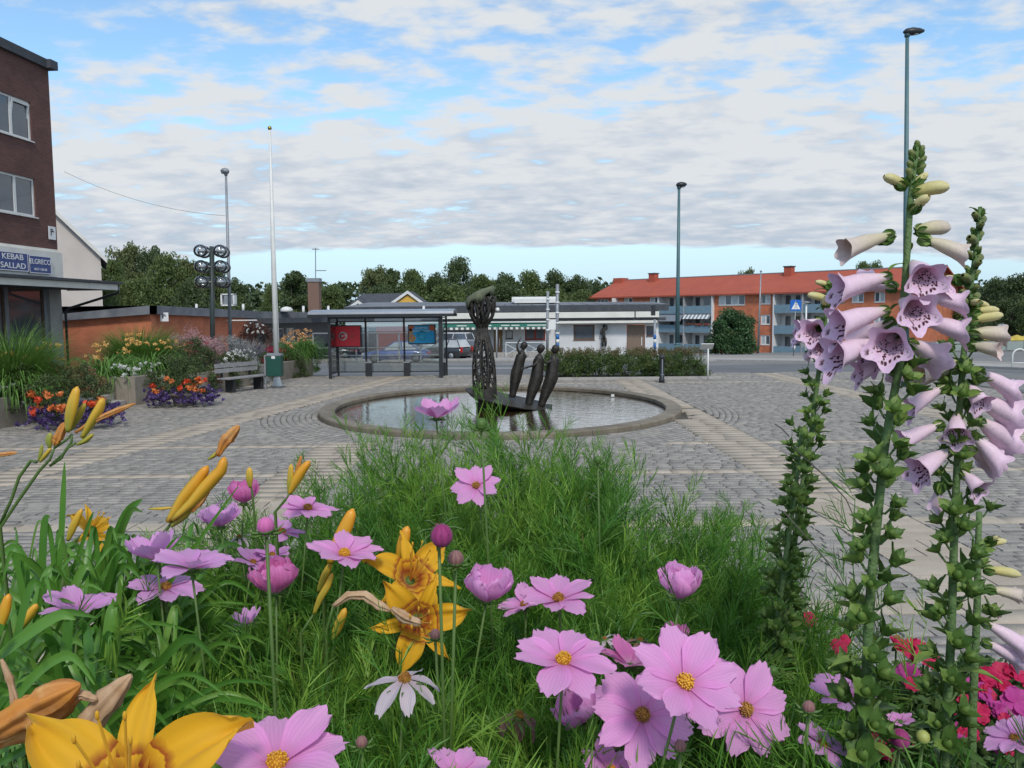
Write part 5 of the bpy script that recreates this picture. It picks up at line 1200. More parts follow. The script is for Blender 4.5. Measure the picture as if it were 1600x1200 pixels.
# hedge by the bollard
hA, hB = G(868, 594), G(1108, 596); hm = leafmat('hedge_green', (.05,.095,.028), (.14,.17,.05), .3, c3=(.085,.135,.035)); hm2 = leafmat('hedge_tips', (.15,.09,.05), (.13,.14,.05), .3)
hd = thing('hedge', 'long low green hedge with reddish tips beside the pool, the bollard before it', 'hedge', ((hA.x+hB.x)/2, 31, 0))
cs, rs = [], []; hz = P(990, 549, hA.y + .6).z
for i in range(620):
    x = rnd.uniform(hA.x - .35, hB.x + .35); y = rnd.uniform(.15, 2.0); z = rnd.uniform(.08, hz - .1)
    edge_ = min(1, (x - hA.x + .35) / .3, (hB.x + .45 - x) / .4); z *= max(.4, edge_) if x > hB.x else 1
    cs.append((x, hA.y + y, z)); rs.append(.17)
V, Fq, cc = leaf_cloud(cs, rs, 62, .032, .9, .4, 21); V[:, 2] = np.maximum(V[:, 2], .01); big_mesh('leaves', V, Fq, hm, hd, cc)
cs = [(rnd.uniform(hA.x-.3, hB.x+.4), hA.y + rnd.uniform(.1, 2.0), hz + rnd.uniform(-.12, .06)) for i in range(260)]
V, Fq, cc = leaf_cloud(cs, [.10]*260, 30, .026, 1.3, .2, 22); big_mesh('tips', V, Fq, hm2, hd, cc)
mb = MB(); mb.box((hA.x - .5, hA.y - .25, 0), (hB.x + .7, hA.y - .1, .09)); struct('hedge_kerb', mb, M_['kerb'])
mb = MB(); mb.box((hA.x - .3, hA.y + .1, -.03), (hB.x + .3, hA.y + 2, .02)); struct('hedge_soil', mb, M_['joint'])
# ================================================================ raised flower bed on the left
WA, WB = Vector((-11.15, 18.2, 0)), Vector((-8.15, 33.9, 0))
WF = Fac((WA.x, WA.y), (WB.x, WB.y))
def wat(px): return WF.at(px)
wtop = .66
bed = thing('retaining_wall', 'stained concrete retaining wall of the raised flower bed', 'wall', (WF.pt(6,0,0).x, WF.pt(6,0,0).y, 0))
segs = [(-6, wat(44)), (wat(206), wat(240)), (wat(240) + .012, (wat(240)+wat(487))/2 - .006), ((wat(240)+wat(487))/2 + .006, wat(487))]
for a, b in segs:
    mb = MB(); WF.box(mb, a, b, -.22, 0, -.02, wtop + (.12 if b - a < 1.6 else 0)); mb.build('wall_panel', M_['concrete'], bed, bevel=.012)
mb = MB(); a = wat(487); WF.box(mb, a - .22, a, -6, -.222, -.02, wtop - .002); mb.build('wall_panel', M_['concrete'], bed)
mb = MB(); WF.box(mb, wat(44) - .2, wat(44), -3, -.222, -.02, wtop - .002); WF.box(mb, wat(206), wat(206) + .2, -3, -.222, -.02, wtop + .1); mb.build('return_wall', M_['concrete'], bed, stuff=False)
soil = MB(); WF.box(soil, -6, wat(44) - .21, -6, -.225, 0, wtop - .08); WF.box(soil, wat(206) + .21, wat(487) - .23, -6, -.225, 0, wtop - .08); struct('bed_soil', soil, M_['joint'])
stp = thing('stone_steps', 'pale stone steps leading up between the flower bed walls', 'steps', WF.pt(wat(150), -.5, 0))
for i in range(4): mb = MB(); WF.box(mb, wat(46) + .02, wat(205) - .02, -.25 - .34*(i+1) - (2 if i == 3 else 0), -.25 - .34*i - .002, -.02, .15*(i+1)); mb.build('step', M_['kerb'], stp, bevel=.012)
# railing above the steps
rl = thing('garden_railing', 'black railing with round knobs above the steps', 'railing', WF.pt(wat(120), -2.2, .6))
for px in (82, 150): 
    c = WF.pt(wat(px), -2.0, .6); mb = MB(); mb.tube([c, c + Z3*1.1], .05, 8); mb.ball(c + Z3*1.17, .08, 10, 6); mb.build('post', M_['black'], rl)
mb = MB(); mb.tube([WF.pt(wat(70), -2.0, 1.62), WF.pt(wat(190), -2.0, 1.62)], .035, 6); mb.tube([WF.pt(wat(70), -2.0, 1.0), WF.pt(wat(190), -2.0, 1.0)], .02, 6); mb.build('rail', M_['black'], rl, stuff=False)
# plants of the bed: blades, leaves and flower heads
def blades(c, r, h, n, w, spread=.7, droop=.6, seg=4, seed=1):
    g = np.random.default_rng(seed); A = g.random(n)*2*PI; rr = r*np.sqrt(g.random(n))*.45
    b0 = np.stack([c[0] + rr*np.cos(A), c[1] + rr*np.sin(A), np.full(n, c[2])], 1)
    az = A + g.normal(size=n)*.5; L = h*g.uniform(.7, 1.15, n); lean = spread*g.random(n)**.7
    V = []; side = np.stack([-np.sin(az), np.cos(az), np.zeros(n)], 1)
    tw = g.uniform(-1, 1, n); side = side*np.cos(tw)[:,None] + np.stack([np.cos(az), np.sin(az), np.zeros(n)],1)*np.sin(tw)[:,None]
    p = b0.copy(); ang = lean.copy(); W_ = []
    pts = [p.copy()]
    for k in range(seg):
        ang = ang + droop*g.uniform(.5, 1.3, n)*(k+.3)/seg
        p = p + np.stack([np.sin(ang)*np.cos(az), np.sin(ang)*np.sin(az), np.cos(ang)], 1)*(L/seg)[:, None]; pts.append(p.copy())
    prof = np.array([.8, 1.0, .95, .7, .08]) if seg == 4 else np.linspace(1, .08, seg+1)
    for k in range(seg+1): V += [pts[k] - side*w*prof[k]/2, pts[k] + side*w*prof[k]/2]
    V = np.stack(V, 1)                     # n, 2(seg+1), 3
    m = 2*(seg+1); base = (np.arange(n)*m)[:, None, None]; fq = np.array([[2*k, 2*k+1, 2*k+3, 2*k+2] for k in range(seg)])[None]
    return V.reshape(-1, 3), (base + fq).reshape(-1, 4), np.repeat(g.random(n), m)
m_grass = leafmat('grass_tuft', (.08,.18,.03), (.20,.34,.07), .3); m_blade = leafmat('strap_leaves', (.07,.18,.03), (.19,.34,.08), .3)
m_dark = leafmat('dark_leaves', (.035,.06,.02), (.10,.14,.045), .25); m_rust = leafmat('rusty_leaves', (.16,.07,.045), (.20,.16,.07), .25); m_maroon = leafmat('maroon_leaves', (.07,.03,.03), (.14,.075,.05), .2)
m_silver = leafmat('silver_leaves', (.20,.22,.22), (.42,.43,.42), .2); m_pinkl = leafmat('pink_plumes', (.42,.20,.26), (.62,.45,.42), .3); m_azal = leafmat('crimson_flowers', (.40,.015,.06), (.55,.04,.12), .3)
m_pur = leafmat('purple_flowers', (.07,.04,.15), (.17,.11,.30), .3); m_whf = leafmat('white_petals', (.70,.70,.66), (.80,.80,.78), .3); m_orf = leafmat('orange_petals', (.78,.38,.09), (.82,.60,.24), .3); m_redf = leafmat('red_petals', (.70,.06,.03), (.75,.13,.04), .3); m_cor = leafmat('coral_petals', (.78,.22,.06), (.80,.30,.10), .3)
def BP(px, py, off):        # a point over the bed: column px, distance 'off' behind the wall front
    s = WF.at(px, -off); v = WF.pt(s, -off, 0); return P(px, py, v.y), v.y
def heads(parent, pts, r, mt, n=14, name='flowers', seed=3):
    pts = list(pts) + [(x + rnd.uniform(-.25, .25), y + rnd.uniform(-.2, .2), z + rnd.uniform(-.06, .06)) for x, y, z in pts]; r *= 1.12
    V, Fq, cc = leaf_cloud(pts, [r]*len(pts), n, r*.55, .8, .9, seed); return big_mesh(name, V, Fq, mt, parent, cc)
def spread_pts(px0, px1, py0, py1, off0, off1, n):
    out = []
    for i in range(n): out.append(tuple(BP(rnd.uniform(px0, px1), rnd.uniform(py0, py1), rnd.uniform(off0, off1))[0]))
    return out
def tuft(px, pt, pb, hw, off, label, mt, n, w, spread=.9, droop=.7, name='ornamental_grass', cat='grass plant', seed=1, group=None):
    b, Yb = BP(px, pb, off); t, _ = BP(px, pt, off); z0 = wtop - .1; h = (t.z - z0)*.84; n = int(n*1.4)
    t_ = thing(name, label, cat, (b.x, Yb, z0), group); V, Fq, cc = blades((b.x, Yb, z0), hw*Yb/F, h*1.18, n, w, spread, droop, seed=seed); big_mesh('blades', V, Fq, mt, t_, cc); return t_
def shrub(px, pt, pb, hw, off, label, mt, n, leaf, name='flowering_shrub', cat='shrub', seed=1):
    t, Yb = BP(px, pt, off); b, _ = BP(px, pb, off); z0 = b.z; r = hw*1.25*Yb/F; n = int(n*1.5)
    return bush(name, label, cat, (b.x, Yb, z0), r, r*.8, t.z - z0, n, leaf, mt, seed=seed, nc=50)
tuft(22, 492, 610, 42, .9, 'big mound of fine green grass at the left end of the bed', m_grass, 2600, .012, 1.1, .5, seed=2)
tuft(220, 500, 575, 48, 2.4, 'rounded mound of fine green grass behind the yellow lilies', m_grass, 2600, .012, 1.0, .45, seed=3)
t_ = tuft(20, 535, 625, 60, .45, 'orange daylily clump spilling over the left wall end', m_blade, 420, .03, 1.1, 1.3, 'daylily_clump', 'lily plant', 4); heads(t_, spread_pts(0, 100, 533, 562, .5, 1.0, 13), .058, m_orf, 12)
t_ = tuft(165, 522, 592, 40, 1.2, 'yellow daylily clump beside the railing above the steps', m_blade, 420, .03, 1.1, 1.3, 'daylily_clump', 'lily plant', 5); heads(t_, spread_pts(128, 205, 528, 562, 1.0, 1.7, 12), .058, m_orf, 12)
t_ = tuft(232, 522, 590, 44, 1.0, 'daylily clump in front of the rounded grass mound', m_blade, 520, .03, 1.1, 1.3, 'daylily_clump', 'lily plant', 6); heads(t_, spread_pts(205, 280, 520, 545, .8, 1.6, 16), .058, m_orf, 12)
t_ = tuft(468, 505, 575, 30, .6, 'tall orange-topped daylily clump at the right wall end', m_blade, 640, .026, .9, 1.3, 'daylily_clump', 'lily plant', 7); heads(t_, spread_pts(440, 487, 515, 542, .4, 1.2, 34), .07, mat('faded_orange', (.55,.25,.08), (.62,.42,.25), rough=.8, attr=.7), 12)
t_ = tuft(448, 530, 575, 16, .5, 'narrow green clump right of the flagpole foot', m_blade, 200, .026, .8, 1.0, 'daylily_clump', 'lily plant', 8)
shrub(295, 512, 575, 36, 2.0, 'pink plumed shrub behind the lilies, left of the globe lamp', m_pinkl, 5200, .022, seed=11)
shrub(325, 520, 575, 26, 1.7, 'pale pink plumed shrub in front of the globe lamp', m_pinkl, 3800, .022, seed=12)
shrub(362, 518, 570, 32, 1.4, 'silvery grey shrub with tiny white flowers by the slim lamp', m_silver, 5200, .020, seed=13)
t_ = tuft(385, 528, 572, 22, 1.0, 'spiky silver-green plant right of the silvery shrub', m_silver, 600, .010, .8, .2, 'spiky_plant', 'plant', 14)
t_ = shrub(402, 498, 560, 30, 1.8, 'tall maroon-leaved shrub left of the flagpole', m_maroon, 5200, .035, seed=15); heads(t_, spread_pts(385, 410, 505, 520, 1.0, 1.3, 9), .05, m_whf, 8)
shrub(428, 540, 575, 22, .9, 'crimson azalea bush behind the green litter bin', m_azal, 4200, .022, seed=16)
shrub(405, 536, 580, 18, .7, 'purple leaved low bush left of the litter bin', leafmat('purple_leaves', (.06,.03,.08), (.14,.08,.17), .2), 2400, .025, seed=17)
t_ = shrub(368, 548, 590, 30, .45, 'white flowered bush over the wall above the bench', m_dark, 3800, .028, seed=18); heads(t_, spread_pts(345, 395, 545, 580, .15, .5, 34), .05, m_whf, 12)
t_ = shrub(212, 575, 602, 30, .35, 'white geranium hanging over the wall pier', m_dark, 2600, .026, seed=19); heads(t_, spread_pts(186, 246, 568, 598, .1, .4, 30), .048, m_whf, 14)
t_ = shrub(8, 600, 625, 26, .25, 'white geranium at the left wall top', m_dark, 1600, .026, seed=20); heads(t_, spread_pts(-2, 18, 601, 612, .1, .3, 8), .045, m_whf, 14)
shrub(335, 560, 592, 24, .8, 'dark purple-flowered shrub left of the bench back', m_pur, 2400, .022, seed=24)
t_ = shrub(285, 552, 600, 42, .7, 'rusty rose bush above the right flower pot', m_dark, 5200, .032, seed=21); heads(t_, spread_pts(250, 340, 556, 596, .1, .5, 30), .03, m_rust, 12)
shrub(110, 572, 618, 50, -.15, 'dark rusty-leaved shrub behind the left flower pot', m_rust, 4800, .03, seed=22)
shrub(318, 575, 600, 24, .3, 'red leaved shrub between the right pot and the bench', leafmat('red_leaves', (.22,.03,.03), (.13,.08,.04), .2), 2600, .028, seed=23)
shrub(40, 560, 640, 20, .1, 'dark green shrub at the corner of the left wall', m_dark, 2600, .03, seed=25)
for px, pt, pb, hw, off, lab, mt_, n_, lf_, fl in ((262, 560, 604, 26, .22, 'green leafy plant spilling over the wall pier top behind the right pot', m_dark, 3200, .03, None), (352, 566, 600, 22, .2, 'white-dotted trailing plant above the left end of the bench', m_dark, 2600, .026, m_whf),
    (388, 560, 598, 24, .2, 'silvery trailing plant over the wall behind the bench end', m_silver, 2600, .02, None), (412, 552, 590, 18, .2, 'green trailing plant on the wall left of the litter bin', m_dark, 2200, .026, None), (455, 545, 588, 20, .2, 'leafy plant hanging over the wall right of the flagpole', m_dark, 2400, .026, None),
    (25, 585, 640, 34, .15, 'dark leafy plant trailing down the left wall end', m_dark, 3600, .028, m_whf), (60, 560, 615, 26, .5, 'rusty leaved bush beside the steps railing', m_rust, 2600, .03, None), (305, 530, 580, 26, 1.2, 'pink-dotted bush in front of the pink plumed shrub', m_dark, 3000, .028, m_azal), (248, 560, 588, 24, .9, 'bright green leafy plant between lilies and pink plumes', m_blade, 2600, .028, None), (478, 528, 580, 16, .35, 'green leaves at the very right end of the raised bed', m_blade, 2200, .028, None)):
    t_ = shrub(px, pt - 3, pb + 4, hw*1.2, off, lab, mt_, int(n_*1.3), lf_, 'trailing_plant', 'plant', seed=int(px))
    if fl: heads(t_, spread_pts(px - hw*.8, px + hw*.8, pt + 4, pb - 8, off - .25, off + .1, 12), .038, fl, 10)
# two pots
def pot(px, pyb, pt, hwpx, label, seed, potw):
    q = G(px, pyb); s_ = q.y/F; r = potw*s_/2; t_ = thing('flower_pot', label, 'flower pot', q, 'round concrete pots brimming with flowers')
    h = .34; mb = MB(); mb.lathe([(r*.72, 0), (r*.8, .03), (r*.97, h*.8), (r*1.02, h*.82), (r*1.02, h), (r*.9, h), (r*.88, h-.05)], 24, q); mb.build('pot', M_['concrete'], t_)
    H = P(px, pt, q.y).z - q.z; R = hwpx*s_; g = random.Random(seed)
    cs = []; rs = []
    for i in range(70): A = g.random()*2*PI; k = g.random()**.5; cs.append((q.x + R*k*math.cos(A)*.95, q.y + R*k*math.sin(A)*.8, q.z + h + (H-h)*g.random()*(1-k*k*.4))); rs.append(.12)
    V, Fq, cc = leaf_cloud(cs, rs, 60, .03, .9, .4, seed); big_mesh('leaves', V, Fq, m_dark, t_, cc)
    cs = []
    for i in range(130): A = g.random()*2*PI; k = g.uniform(.7, 1.02); cs.append((q.x + R*k*math.cos(A), q.y + R*k*math.sin(A)*.85, q.z + g.uniform(.12, .48)))
    heads(t_, cs, .055, m_pur, 16, 'purple_flowers', seed)
    for nm, mt_, n_, zr in (('orange_flowers', m_cor, 7, (.4, .8)), ('red_flowers', m_redf, 4, (.4, .8))):
        cs = []
        for i in range(n_): A = g.uniform(PI*1.05, PI*1.95); cs.append((q.x + R*.85*math.cos(A), q.y + R*.85*math.sin(A), q.z + g.uniform(*zr)))
        heads(t_, cs, .075, mt_, 22, nm, seed+1)
    return t_
pot(115, 668, 570, 66, 'large round pot at the left wall end, purple flowers with orange and red blooms', 31, 42)
pot(287, 634, 560, 50, 'round grey pot left of the bench, purple flowers with one coral bloom', 32, 36)
# ================================================================ the flower bed in front
pl = thing('planter_wall', 'stone edging of the raised flower bed in the foreground', 'wall', (0, 2.0, 0))
SZ = 1.25
for i in range(8): mb = MB(); x = -3.2 + i*.8; mb.box((x + .004, 1.92, -.02), (x + .796, 2.16, SZ - .02)); mb.build('wall_stone', M_['concrete'], pl, bevel=.012)
mb = MB(); mb.box((-3.2, -1.5, 0), (3.2, 1.918, SZ - .06)); struct('foreground_soil', mb, M_['joint'])
# ---- feathery cosmos foliage
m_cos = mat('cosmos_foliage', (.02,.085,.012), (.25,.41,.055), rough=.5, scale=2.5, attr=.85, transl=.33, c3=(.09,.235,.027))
def ribbons(P0, P1, P2, w, g):
    """one bent ribbon each through three points: (n,3)x3 -> verts (n*6), faces"""
    n = len(P0); d = P2 - P0; s = np.cross(d, g.normal(size=(n, 3))); s /= np.linalg.norm(s, axis=1)[:, None] + 1e-9
    w = np.broadcast_to(np.asarray(w), (n,))[:, None]
    V = np.stack([P0 - s*w/2, P0 + s*w/2, P1 - s*w/2, P1 + s*w/2, P2 - s*w*.12, P2 + s*w*.12], 1).reshape(-1, 3)
    b = (np.arange(n)*6)[:, None, None]; Fq = (b + np.array([[0,1,3,2],[2,3,5,4]])[None]).reshape(-1, 4)
    return V, Fq
def sprig(seed, H=.26, nodes=9, leafL=.105):
    g = np.random.default_rng(seed); A0, A1, A2, ww = [], [], [], []
    bend = g.normal(size=2)*.05; t = np.linspace(0, 1, nodes + 1)
    st = np.stack([bend[0]*t**2, bend[1]*t**2, H*t], 1)
    for a, b in zip(st[:-1], st[1:]): A0.append(a); A1.append((a+b)/2); A2.append(b + (b-a)*.1); ww.append(.0028)
    for k in range(1, nodes + 1):
        az = k*PI/2 + g.normal()*.3
        for sgn in (0, PI):
            A = az + sgn; L = leafL*g.uniform(.7, 1.1)*(1 - .35*(k/nodes)); up = .55 + .75*(k/nodes) + g.normal()*.12
            d = np.array([math.cos(A)*math.cos(up), math.sin(A)*math.cos(up), math.sin(up)]); base = st[k]; drp = np.array([0, 0, -.18*L])
            tip = base + d*L + drp; mid = base + d*L*.55
            A0.append(base); A1.append(mid); A2.append(tip); ww.append(.0014)
            side = np.cross(d, [0, 0, 1.0]); side /= np.linalg.norm(side); nn = 5
            for j in range(nn):
                u = .2 + .7*j/nn; p = base + d*L*u + drp*u*u
                for sg in (-1, 1):
                    if g.random() < .08: continue
                    dd = d*.84 + side*sg*.56 + np.array([0,0,.10]) + g.normal(size=3)*.14; l2 = L*.50*(1.15 - u*.7)*g.uniform(.6, 1.2)
                    q = p + dd*l2; A0.append(p); A1.append(p + dd*l2*.5 + np.array([0,0,.002])); A2.append(q); ww.append(.00125)
    V, Fq = ribbons(np.array(A0), np.array(A1), np.array(A2), np.array(ww), g)
    return V, Fq
SP = [sprig(s) for s in range(8)]
def in_hull(px, py):
    # right and upper outline of the foliage in the photograph
    L = [(300, 845), (400, 800), (470, 775), (520, 742), (560, 712), (590, 694), (650, 684), (720, 682), (800, 700), (850, 716), (880, 694), (930, 712), (985, 738), (1000, 782), (1050, 812), (1105, 800), (1150, 812), (1195, 858), (1225, 918), (1262, 960), (1295, 1010), (1330, 1100), (1345, 1290)]
    if px < 300: return 845 + (300 - px)*.8
    if px > 1345: return 5000
    for (x0, y0), (x1, y1) in zip(L[:-1], L[1:]):
        if x0 <= px <= x1: return y0 + (y1 - y0)*(px - x0)/(x1 - x0)
VV, FF, CC = [], [], []; off = 0
g = np.random.default_rng(5)
cnt = 0
def depth_at(py): # distance of the canopy surface seen at this row
    return float(np.interp(py, [680, 760, 850, 950, 1050, 1200, 1330], [1.95, 1.70, 1.47, 1.27, 1.08, .84, .70]))
def put(sp, tip, dirv, scale, c):
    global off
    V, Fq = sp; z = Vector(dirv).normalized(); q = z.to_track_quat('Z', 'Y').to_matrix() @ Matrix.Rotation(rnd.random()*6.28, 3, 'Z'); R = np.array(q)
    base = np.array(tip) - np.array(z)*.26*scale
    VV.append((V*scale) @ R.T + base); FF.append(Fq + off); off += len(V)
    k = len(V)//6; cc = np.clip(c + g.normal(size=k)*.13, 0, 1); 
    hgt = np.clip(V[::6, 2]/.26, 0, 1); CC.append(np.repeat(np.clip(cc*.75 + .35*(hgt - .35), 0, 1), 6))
for i in range(2600):
    px = g.uniform(250, 1360); py = g.uniform(670, 1330); h = in_hull(px, py)
    if py < h + 12: continue
    if px < 480 and g.random() < .35: continue
    Yd = depth_at(py) + g.normal()*.05
    if g.random() < .35: Yd += g.uniform(.02, .16)
    tip = P(px, py, Yd); near = min(1, (py - h)/120)
    cx_ = (px - 800)/600
    d = Vector((g.normal()*.5 + cx_*.5*(1-near), -.25 + g.normal()*.5 + (1-near)*.35, 1.0))
    c = .45 + .4*math.sin(px*.013 + 1)*math.sin(py*.017 + px*.004) + g.normal()*.2
    sc_l = g.uniform(.85, 1.25)
    put(SP[g.integers(8)], tip, d, sc_l, c)
for px, py in ((590,700),(612,690),(640,684),(668,676),(700,680),(735,672),(760,668),(790,690),(535,745),(560,720),(888,690),(900,700),(870,720),(960,722),(985,738),(1030,800),(1110,796),(1135,800),(1180,850),(1280,975),(1240,930)):
    put(SP[g.integers(8)], P(px, py, depth_at(py) + .03), Vector((g.normal()*.3 + (px-800)/900, .1, 1)), 1.0, .6)
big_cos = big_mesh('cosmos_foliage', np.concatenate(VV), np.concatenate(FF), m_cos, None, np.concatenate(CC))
tag(big_cos, 'mass of bright green feathery cosmos foliage filling the foreground bed', 'foliage')
g2 = random.Random(12); mb = MB()
for i in range(170):
    px = g2.uniform(280, 1300); py = g2.uniform(740, 1250)
    if py < in_hull(px, py) + 25: continue
    a = P(px, py, depth_at(py) - g2.uniform(-.05, .04)); b = Vector((a.x + g2.uniform(-.12,.12), a.y + g2.uniform(-.05,.1), SZ)); m_ = a*.6 + b*.4 + Vector((g2.uniform(-.02,.02), 0, 0)); mb.tube([b, m_, a], [.0028, .0022, .0013], 5)
o = mb.build('cosmos_stalks', mat('cosmos_stalk', (.10,.13,.03), (.22,.16,.07), rough=.6, scale=12), loc=(0, 0, 0), stuff=True); tag(o, 'thin branching green and reddish stalks inside the cosmos foliage', 'stalks')
# ---- petals
def petal_mat(name, c_tip, c_mid, c_base, vein=.12, transl=.42, edge=None, eye=None, vfreq=9, rough=.62):
    m = bpy.data.materials.new(name); m.use_nodes = True; t = m.node_tree; n = t.nodes; l = t.links; b = n['Principled BSDF']; o = n['Material Output']
    uv = n.new('ShaderNodeTexCoord'); se = n.new('ShaderNodeSeparateXYZ'); l.new(uv.outputs['UV'], se.inputs[0])
    nz = n.new('ShaderNodeTexNoise'); nz.inputs['Scale'].default_value = 6; nz.inputs['Detail'].default_value = 3; l.new(uv.outputs['UV'], nz.inputs['Vector'])
    ad = n.new('ShaderNodeMath'); ad.operation = 'MULTIPLY_ADD'; ad.inputs[1].default_value = .10; ad.inputs[2].default_value = -.05; l.new(nz.outputs[0], ad.inputs[0])
    vv = n.new('ShaderNodeMath'); l.new(se.outputs[1], vv.inputs[0]); l.new(ad.outputs[0], vv.inputs[1])
    cr = n.new('ShaderNodeValToRGB'); e = cr.color_ramp.elements; e[0].position = .04; e[0].color = (*c_base, 1); e[1].position = .95; e[1].color = (*c_tip, 1); q = e.new(.35); q.color = (*c_mid, 1)
    if eye: q = e.new(.20); q.color = (*eye[0], 1); q = e.new(.36); q.color = (*eye[0], 1); q = e.new(.44); q.color = (*c_mid, 1)
    l.new(vv.outputs[0], cr.inputs[0])
    wv = n.new('ShaderNodeTexWave'); wv.bands_direction = 'X'; wv.inputs['Scale'].default_value = vfreq/6.28*2; wv.inputs['Distortion'].default_value = 3.5; wv.inputs['Detail'].default_value = 3; wv.inputs['Detail Scale'].default_value = 1.5; l.new(uv.outputs['UV'], wv.inputs['Vector'])
    r = n.new('ShaderNodeMapRange'); r.inputs[3].default_value = 1 - vein; r.inputs[4].default_value = 1.0; l.new(wv.outputs[0], r.inputs[0])
    mm = n.new('ShaderNodeMix'); mm.data_type = 'RGBA'; mm.blend_type = 'MULTIPLY'; mm.inputs[0].default_value = 1; l.new(cr.outputs[0], mm.inputs[6]); l.new(r.outputs[0], mm.inputs[7])
    col = mm.outputs[2]
    l.new(col, b.inputs['Base Color']); b.inputs['Roughness'].default_value = rough; b.inputs['Specular IOR Level'].default_value = .25; b.inputs['Sheen Weight'].default_value = .15
    bp = n.new('ShaderNodeBump'); bp.inputs['Strength'].default_value = .22; bp.inputs['Distance'].default_value = .0006; l.new(wv.outputs[0], bp.inputs['Height']); l.new(bp.outputs[0], b.inputs['Normal'])
    tr = n.new('ShaderNodeBsdfTranslucent'); l.new(col, tr.inputs[0]); ms = n.new('ShaderNodeMixShader'); ms.inputs[0].default_value = transl
    l.new(b.outputs[0], ms.inputs[1]); l.new(tr.outputs[0], ms.inputs[2]); l.new(ms.outputs[0], o.inputs[0]); return m
PK = petal_mat('cosmos_pink', (.88,.43,.76), (.86,.37,.73), (.74,.26,.55), .08)
PKD = petal_mat('cosmos_deep_pink', (.84,.27,.58), (.78,.20,.52), (.74,.36,.56), .12)
PKV = petal_mat('cosmos_lilac', (.80,.42,.76), (.76,.36,.72), (.62,.22,.50), .08)
PKF = petal_mat('cosmos_faded', (.80,.70,.76), (.76,.62,.70), (.66,.50,.55), .2)
PKR = petal_mat('cosmos_dried', (.48,.25,.24), (.40,.20,.18), (.35,.22,.12), .3)
MAG = petal_mat('magenta_petal', (.48,.06,.24), (.50,.08,.28), (.38,.05,.16), .25)
m_ctr = mat('cosmos_centre', (.55,.22,.02), (.75,.42,.03), rough=.7, scale=300, c3=(.62,.32,.03)); m_ctr_d = mat('cosmos_centre_dark', (.16,.05,.02), (.55,.28,.04), rough=.7, scale=260)
m_stem = mat('plant_stem', (.06,.12,.025), (.11,.18,.04), rough=.55, scale=20, transl=.1); m_sep = mat('sepal_green', (.05,.12,.02), (.10,.19,.04), rough=.5, scale=40, transl=.15)
def petal_mesh(mb, L, W, cup, curl, prof, notch=.04, ripple=.02, cross=.15, nu=8, nv=10, r0=.05, M=None, g=rnd, twist=0, droop_end=0):
    """petal growing along local +X from a centre, z up; cup = lift angle at its base"""
    ph = g.random()*6; ph2 = g.random()*6; rows = []; x, z = r0*L, 0.0; prev = 0
    path = [(x, z, cup)]
    for j in range(1, nv + 1):
        v = j/nv; a = cup + curl*v + droop_end*max(0, v-.6)**1.5*4; x += math.cos(a)*L/nv; z += math.sin(a)*L/nv; path.append((x, z, a))
    vs, uv = [], []
    for j in range(nv + 1):
        v = j/nv; x, z, a = path[j]; w = W/2*prof(v)
        for i in range(nu + 1):
            u = -1 + 2*i/nu; ends = (v**4)*(-.16*L*u*u + notch*L*math.cos(3*PI*u + ph*.2))
            rz = ripple*L*(v**1.5)*(math.sin(4.2*u + ph + v*3) + .5*math.sin(9*u + ph2)) + cross*w*(u*u)*(1 - .3*v) 
            px_ = x + math.cos(a)*ends - math.sin(a)*rz; pz = z + math.sin(a)*ends + math.cos(a)*rz; py_ = u*w
            if twist: c_, s_ = math.cos(twist*v), math.sin(twist*v); py_, dz_ = py_*c_, py_*s_; pz += dz_
            p = Vector((px_, py_, pz)); vs.append(M @ p if M is not None else p); uv.append(((u+1)/2, v))
    k = nu + 1; fs = [(j*k+i, j*k+i+1, (j+1)*k+i+1, (j+1)*k+i) for j in range(nv) for i in range(nu)]
    sm = mb.smooth; mb.smooth = True; mb.add(vs, fs, uv); mb.smooth = sm
def cos_prof(v): return max(.12, min(1, (v*1.75 + .16)))**.85 * (1 if v < .7 else math.sqrt(max(0, 1 - ((v-.7)/.42)**2)))
def facing(px, py, Y, n):
    """rotation whose z axis looks (right, up, towards the camera) = n"""
    z = Vector((n[0], -n[2], n[1])).normalized(); return z.to_track_quat('Z', 'Y').to_matrix().to_4x4()
def to_soil(c, back=.04, n_=7, start=None, sway=None):
    s = sway if sway is not None else rnd.uniform(-.05, .05); d = (start or Vector((0,0,-1)))*.05; out_ = [c]
    for i in range(1, n_+1):
        u = i/n_; out_.append(Vector((c.x + d.x*min(1, u*5) + s*u, c.y + d.y*min(1, u*5) + back*u, c.z + d.z*min(1, u*5)*.5 + (SZ - .02 - c.z)*u)))
    return out_
